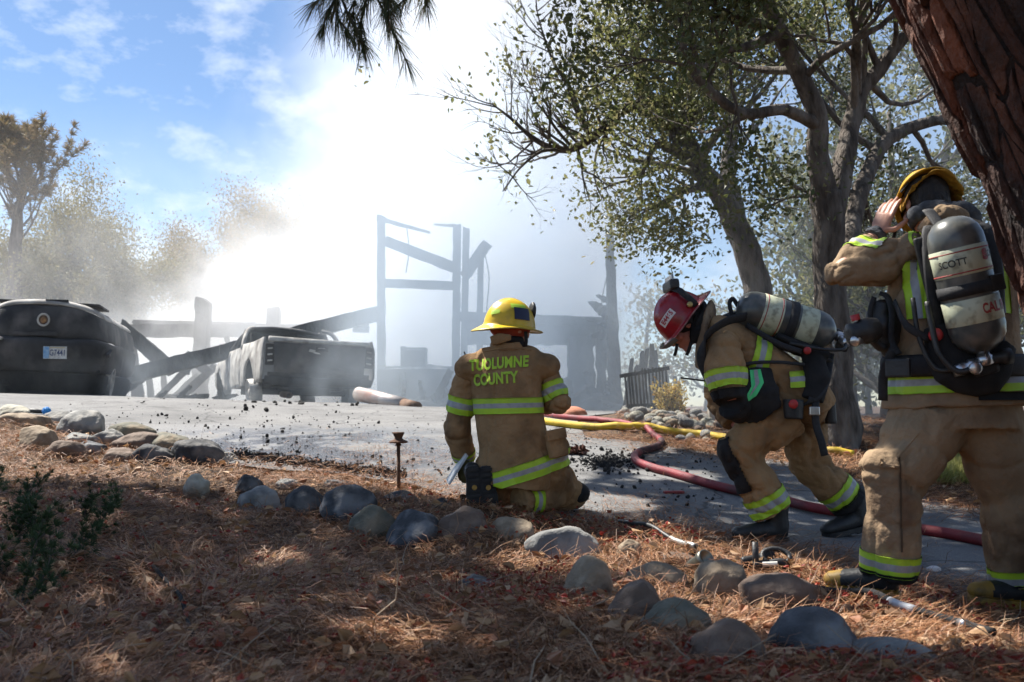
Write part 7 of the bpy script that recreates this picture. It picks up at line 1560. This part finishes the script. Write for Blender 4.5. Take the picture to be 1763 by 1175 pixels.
# low green conifer sprigs at the left edge
sh = thing('low_juniper', 'dark green low conifer sprigs at the left edge of the bank', 'shrub', onbed(40, 1000))
m_jun = Mramp('juniper green', [(.02, .045, .014), (.035, .065, .022), (.05, .08, .03), (.025, .05, .02)], rough=.6, transl=.2); V, Fc, T_, D_2 = [], [], [], []; rq = random.Random(8)
for (u, v, top) in ((10, 1080, 860), (40, 1060, 830), (60, 960, 845), (95, 950, 840), (140, 905, 835), (160, 925, 850), (185, 900, 838), (20, 960, 870), (0, 1010, 900), (80, 1020, 900), (40, 900, 800), (-40, 1050, 830), (-80, 1000, 820), (110, 1000, 905)):
    b = onbed(u, v); d = Vector((rq.gauss(.25, .3), rq.gauss(0, .25), 1)).normalized(); L_ = (v - top) / pxm(b.y) * rq.uniform(.7, 1); Q_ = [b - Vector((0, 0, .03))]
    for j in range(6):
        d = (d + Vector((rq.gauss(0, .22), rq.gauss(0, .22), .05))).normalized(); Q_.append(Q_[-1] + d * L_ / 6)
        for q in range(3 if j else 0):
            e = (d + Vector((rq.gauss(0, .8), rq.gauss(0, .8), rq.gauss(.1, .4)))).normalized(); tw = [Q_[-1], Q_[-1] + e * .03, Q_[-1] + e * .07]; tube(tw, [.002, .0018, .001], n=4, V=V, Fc=Fc, cap=False)
            for z in tw[1:]: T_.append(z[:]); D_2.append(e[:])
        T_.append(Q_[-1][:]); D_2.append(d[:])
    tube(Q_, [.006, .005, .005, .004, .003, .002, .0015], n=5, V=V, Fc=Fc)
tag(obj('stems', mesh('stems', V, Fc, m_barkdk, True), sh), kind='stuff'); obj('needles', needle_tufts('needles', np.array(T_), np.array(D_2), 34, .032, .0011, m_jun, .6, -.25), sh)
# grass at the right beyond the drive
gp_ = np.array([(p.x, p.y) for p in (hit(rn.gauss(1640, 40), rn.uniform(790, 838)) for _ in range(5200))]); gp_ = gp_[~on_road(gp_)]; zz = H(gp_[:, 0], gp_[:, 1])
D = np.column_stack([rng.normal(0, .35, (len(gp_), 2)), np.ones(len(gp_))]); tag(obj('dry_grass', needle_tufts('dry_grass', np.column_stack([gp_, zz]), D, 2, .16, .003, Mramp('dry grass', [(.3, .3, .09), (.4, .36, .12), (.22, .25, .07), (.45, .4, .18)], rough=.7, transl=.4), .3, -.1)), 'sunlit yellow green grass seen between the standing firefighter\'s legs', kind='stuff')

# ------------------------------------------------------------------ unseen tree overhead, its crown shaped to shade the bank
ov = thing('shade_oak', 'unseen oak beyond the left edge, crown shaped to shade the bank', 'tree', (-7.6, 5.6, .5)); V, Fc = [], []
P, r = limb([(-7.6, 5.6, .3), (-7.3, 5.9, 2.5), (-6.8, 6.3, 5), (-6.0, 6.8, 7)], [.3, .24, .2, .14], V, Fc, 12)
for e in ((-1.5, 7.5, 8.8), (0.5, 6.8, 9.2), (-3, 5.2, 8.5), (-4, 9.2, 8.8), (-1, 9.4, 9.2), (-5.5, 4.2, 8)):
    limb([P[-8], Vector(P[-1]).lerp(Vector(e), .4) + Vector((0, 0, .5)), e], [.1, .06, .015], V, Fc, 7)
obj('trunk', mesh('trunk', V, Fc, m_bark, True), ov)
SHADE = [hit(*c) for c in ((-600, 852), (0, 838), (200, 836), (330, 838), (470, 850), (640, 852), (720, 868), (960, 905), (1040, 800), (1180, 778), (1300, 800), (1763, 850), (2100, 900), (2100, 1300), (881, 1600), (-400, 1400))]
SHADE = [(p.x, p.y) for p in SHADE]
sd = Vector(SUN_DIR); k = 30000; G = np.stack([rng.uniform(-5, 5.5, k), rng.uniform(.8, 10.5, k)], 1); G = G[inpoly(G, SHADE)]
dap = vnoise(G, 1.5, 41) * .55 + vnoise(G, 3.6, 42) * .45
sun_px = [(470, 985, .16), (1010, 985, .3), (1120, 985, .36), (1240, 985, .38), (1350, 1010, .3), (1180, 1050, .26), (1400, 1090, .28), (1560, 1110, .34), (1640, 1130, .22), (960, 930, .16), (1480, 1030, .2), (700, 1125, .12), (600, 880, .15), (280, 870, .18), (1050, 870, .25), (1160, 820, .25), (1640, 880, .2)]
open_ = np.zeros(len(G))
for (u, v, rr) in sun_px:
    p = hit(u, v); open_ = np.maximum(open_, np.exp(-((G[:, 0] - p.x) ** 2 + (G[:, 1] - p.y) ** 2) / (1.45 * rr) ** 2))
keep = (dap < .62) & (open_ < .45); G = G[keep]
# gaps that let the sun on the firefighters' shoulders and sleeves
hgt = 7.6 + 1.4 * vnoise(G, .5, 50) + rng.normal(0, .35, len(G)); t_ = (hgt - H(G[:, 0], G[:, 1])) / sd.z
C = np.column_stack([G[:, 0] + sd.x * t_, G[:, 1] + sd.y * t_, hgt])
def lit_gap(C, pt, rad):
    w = C - np.array(pt); al = w @ np.array(sd[:]); d = np.linalg.norm(w - al[:, None] * np.array(sd[:]), axis=1); return d < rad
kill = np.zeros(len(C), bool)
for (u, v, Y, rad) in ((880, 640, 5.7, .26), (950, 650, 5.7, .2), (1490, 450, 3.9, .16), (1560, 520, 3.8, .14), (1505, 850, 3.8, .16), (1340, 545, 5.3, .12), (880, 540, 5.7, .2), (1240, 600, 5.2, .1), (1600, 290, 3.9, .08)):
    kill |= lit_gap(C, at(u, v, Y)[:], rad)
C = C[~kill]; obj('crown', leaf_mesh('crown', C, rng.normal(0, 1, C.shape), .2, m_leaf, .3, .7, .3), ov)
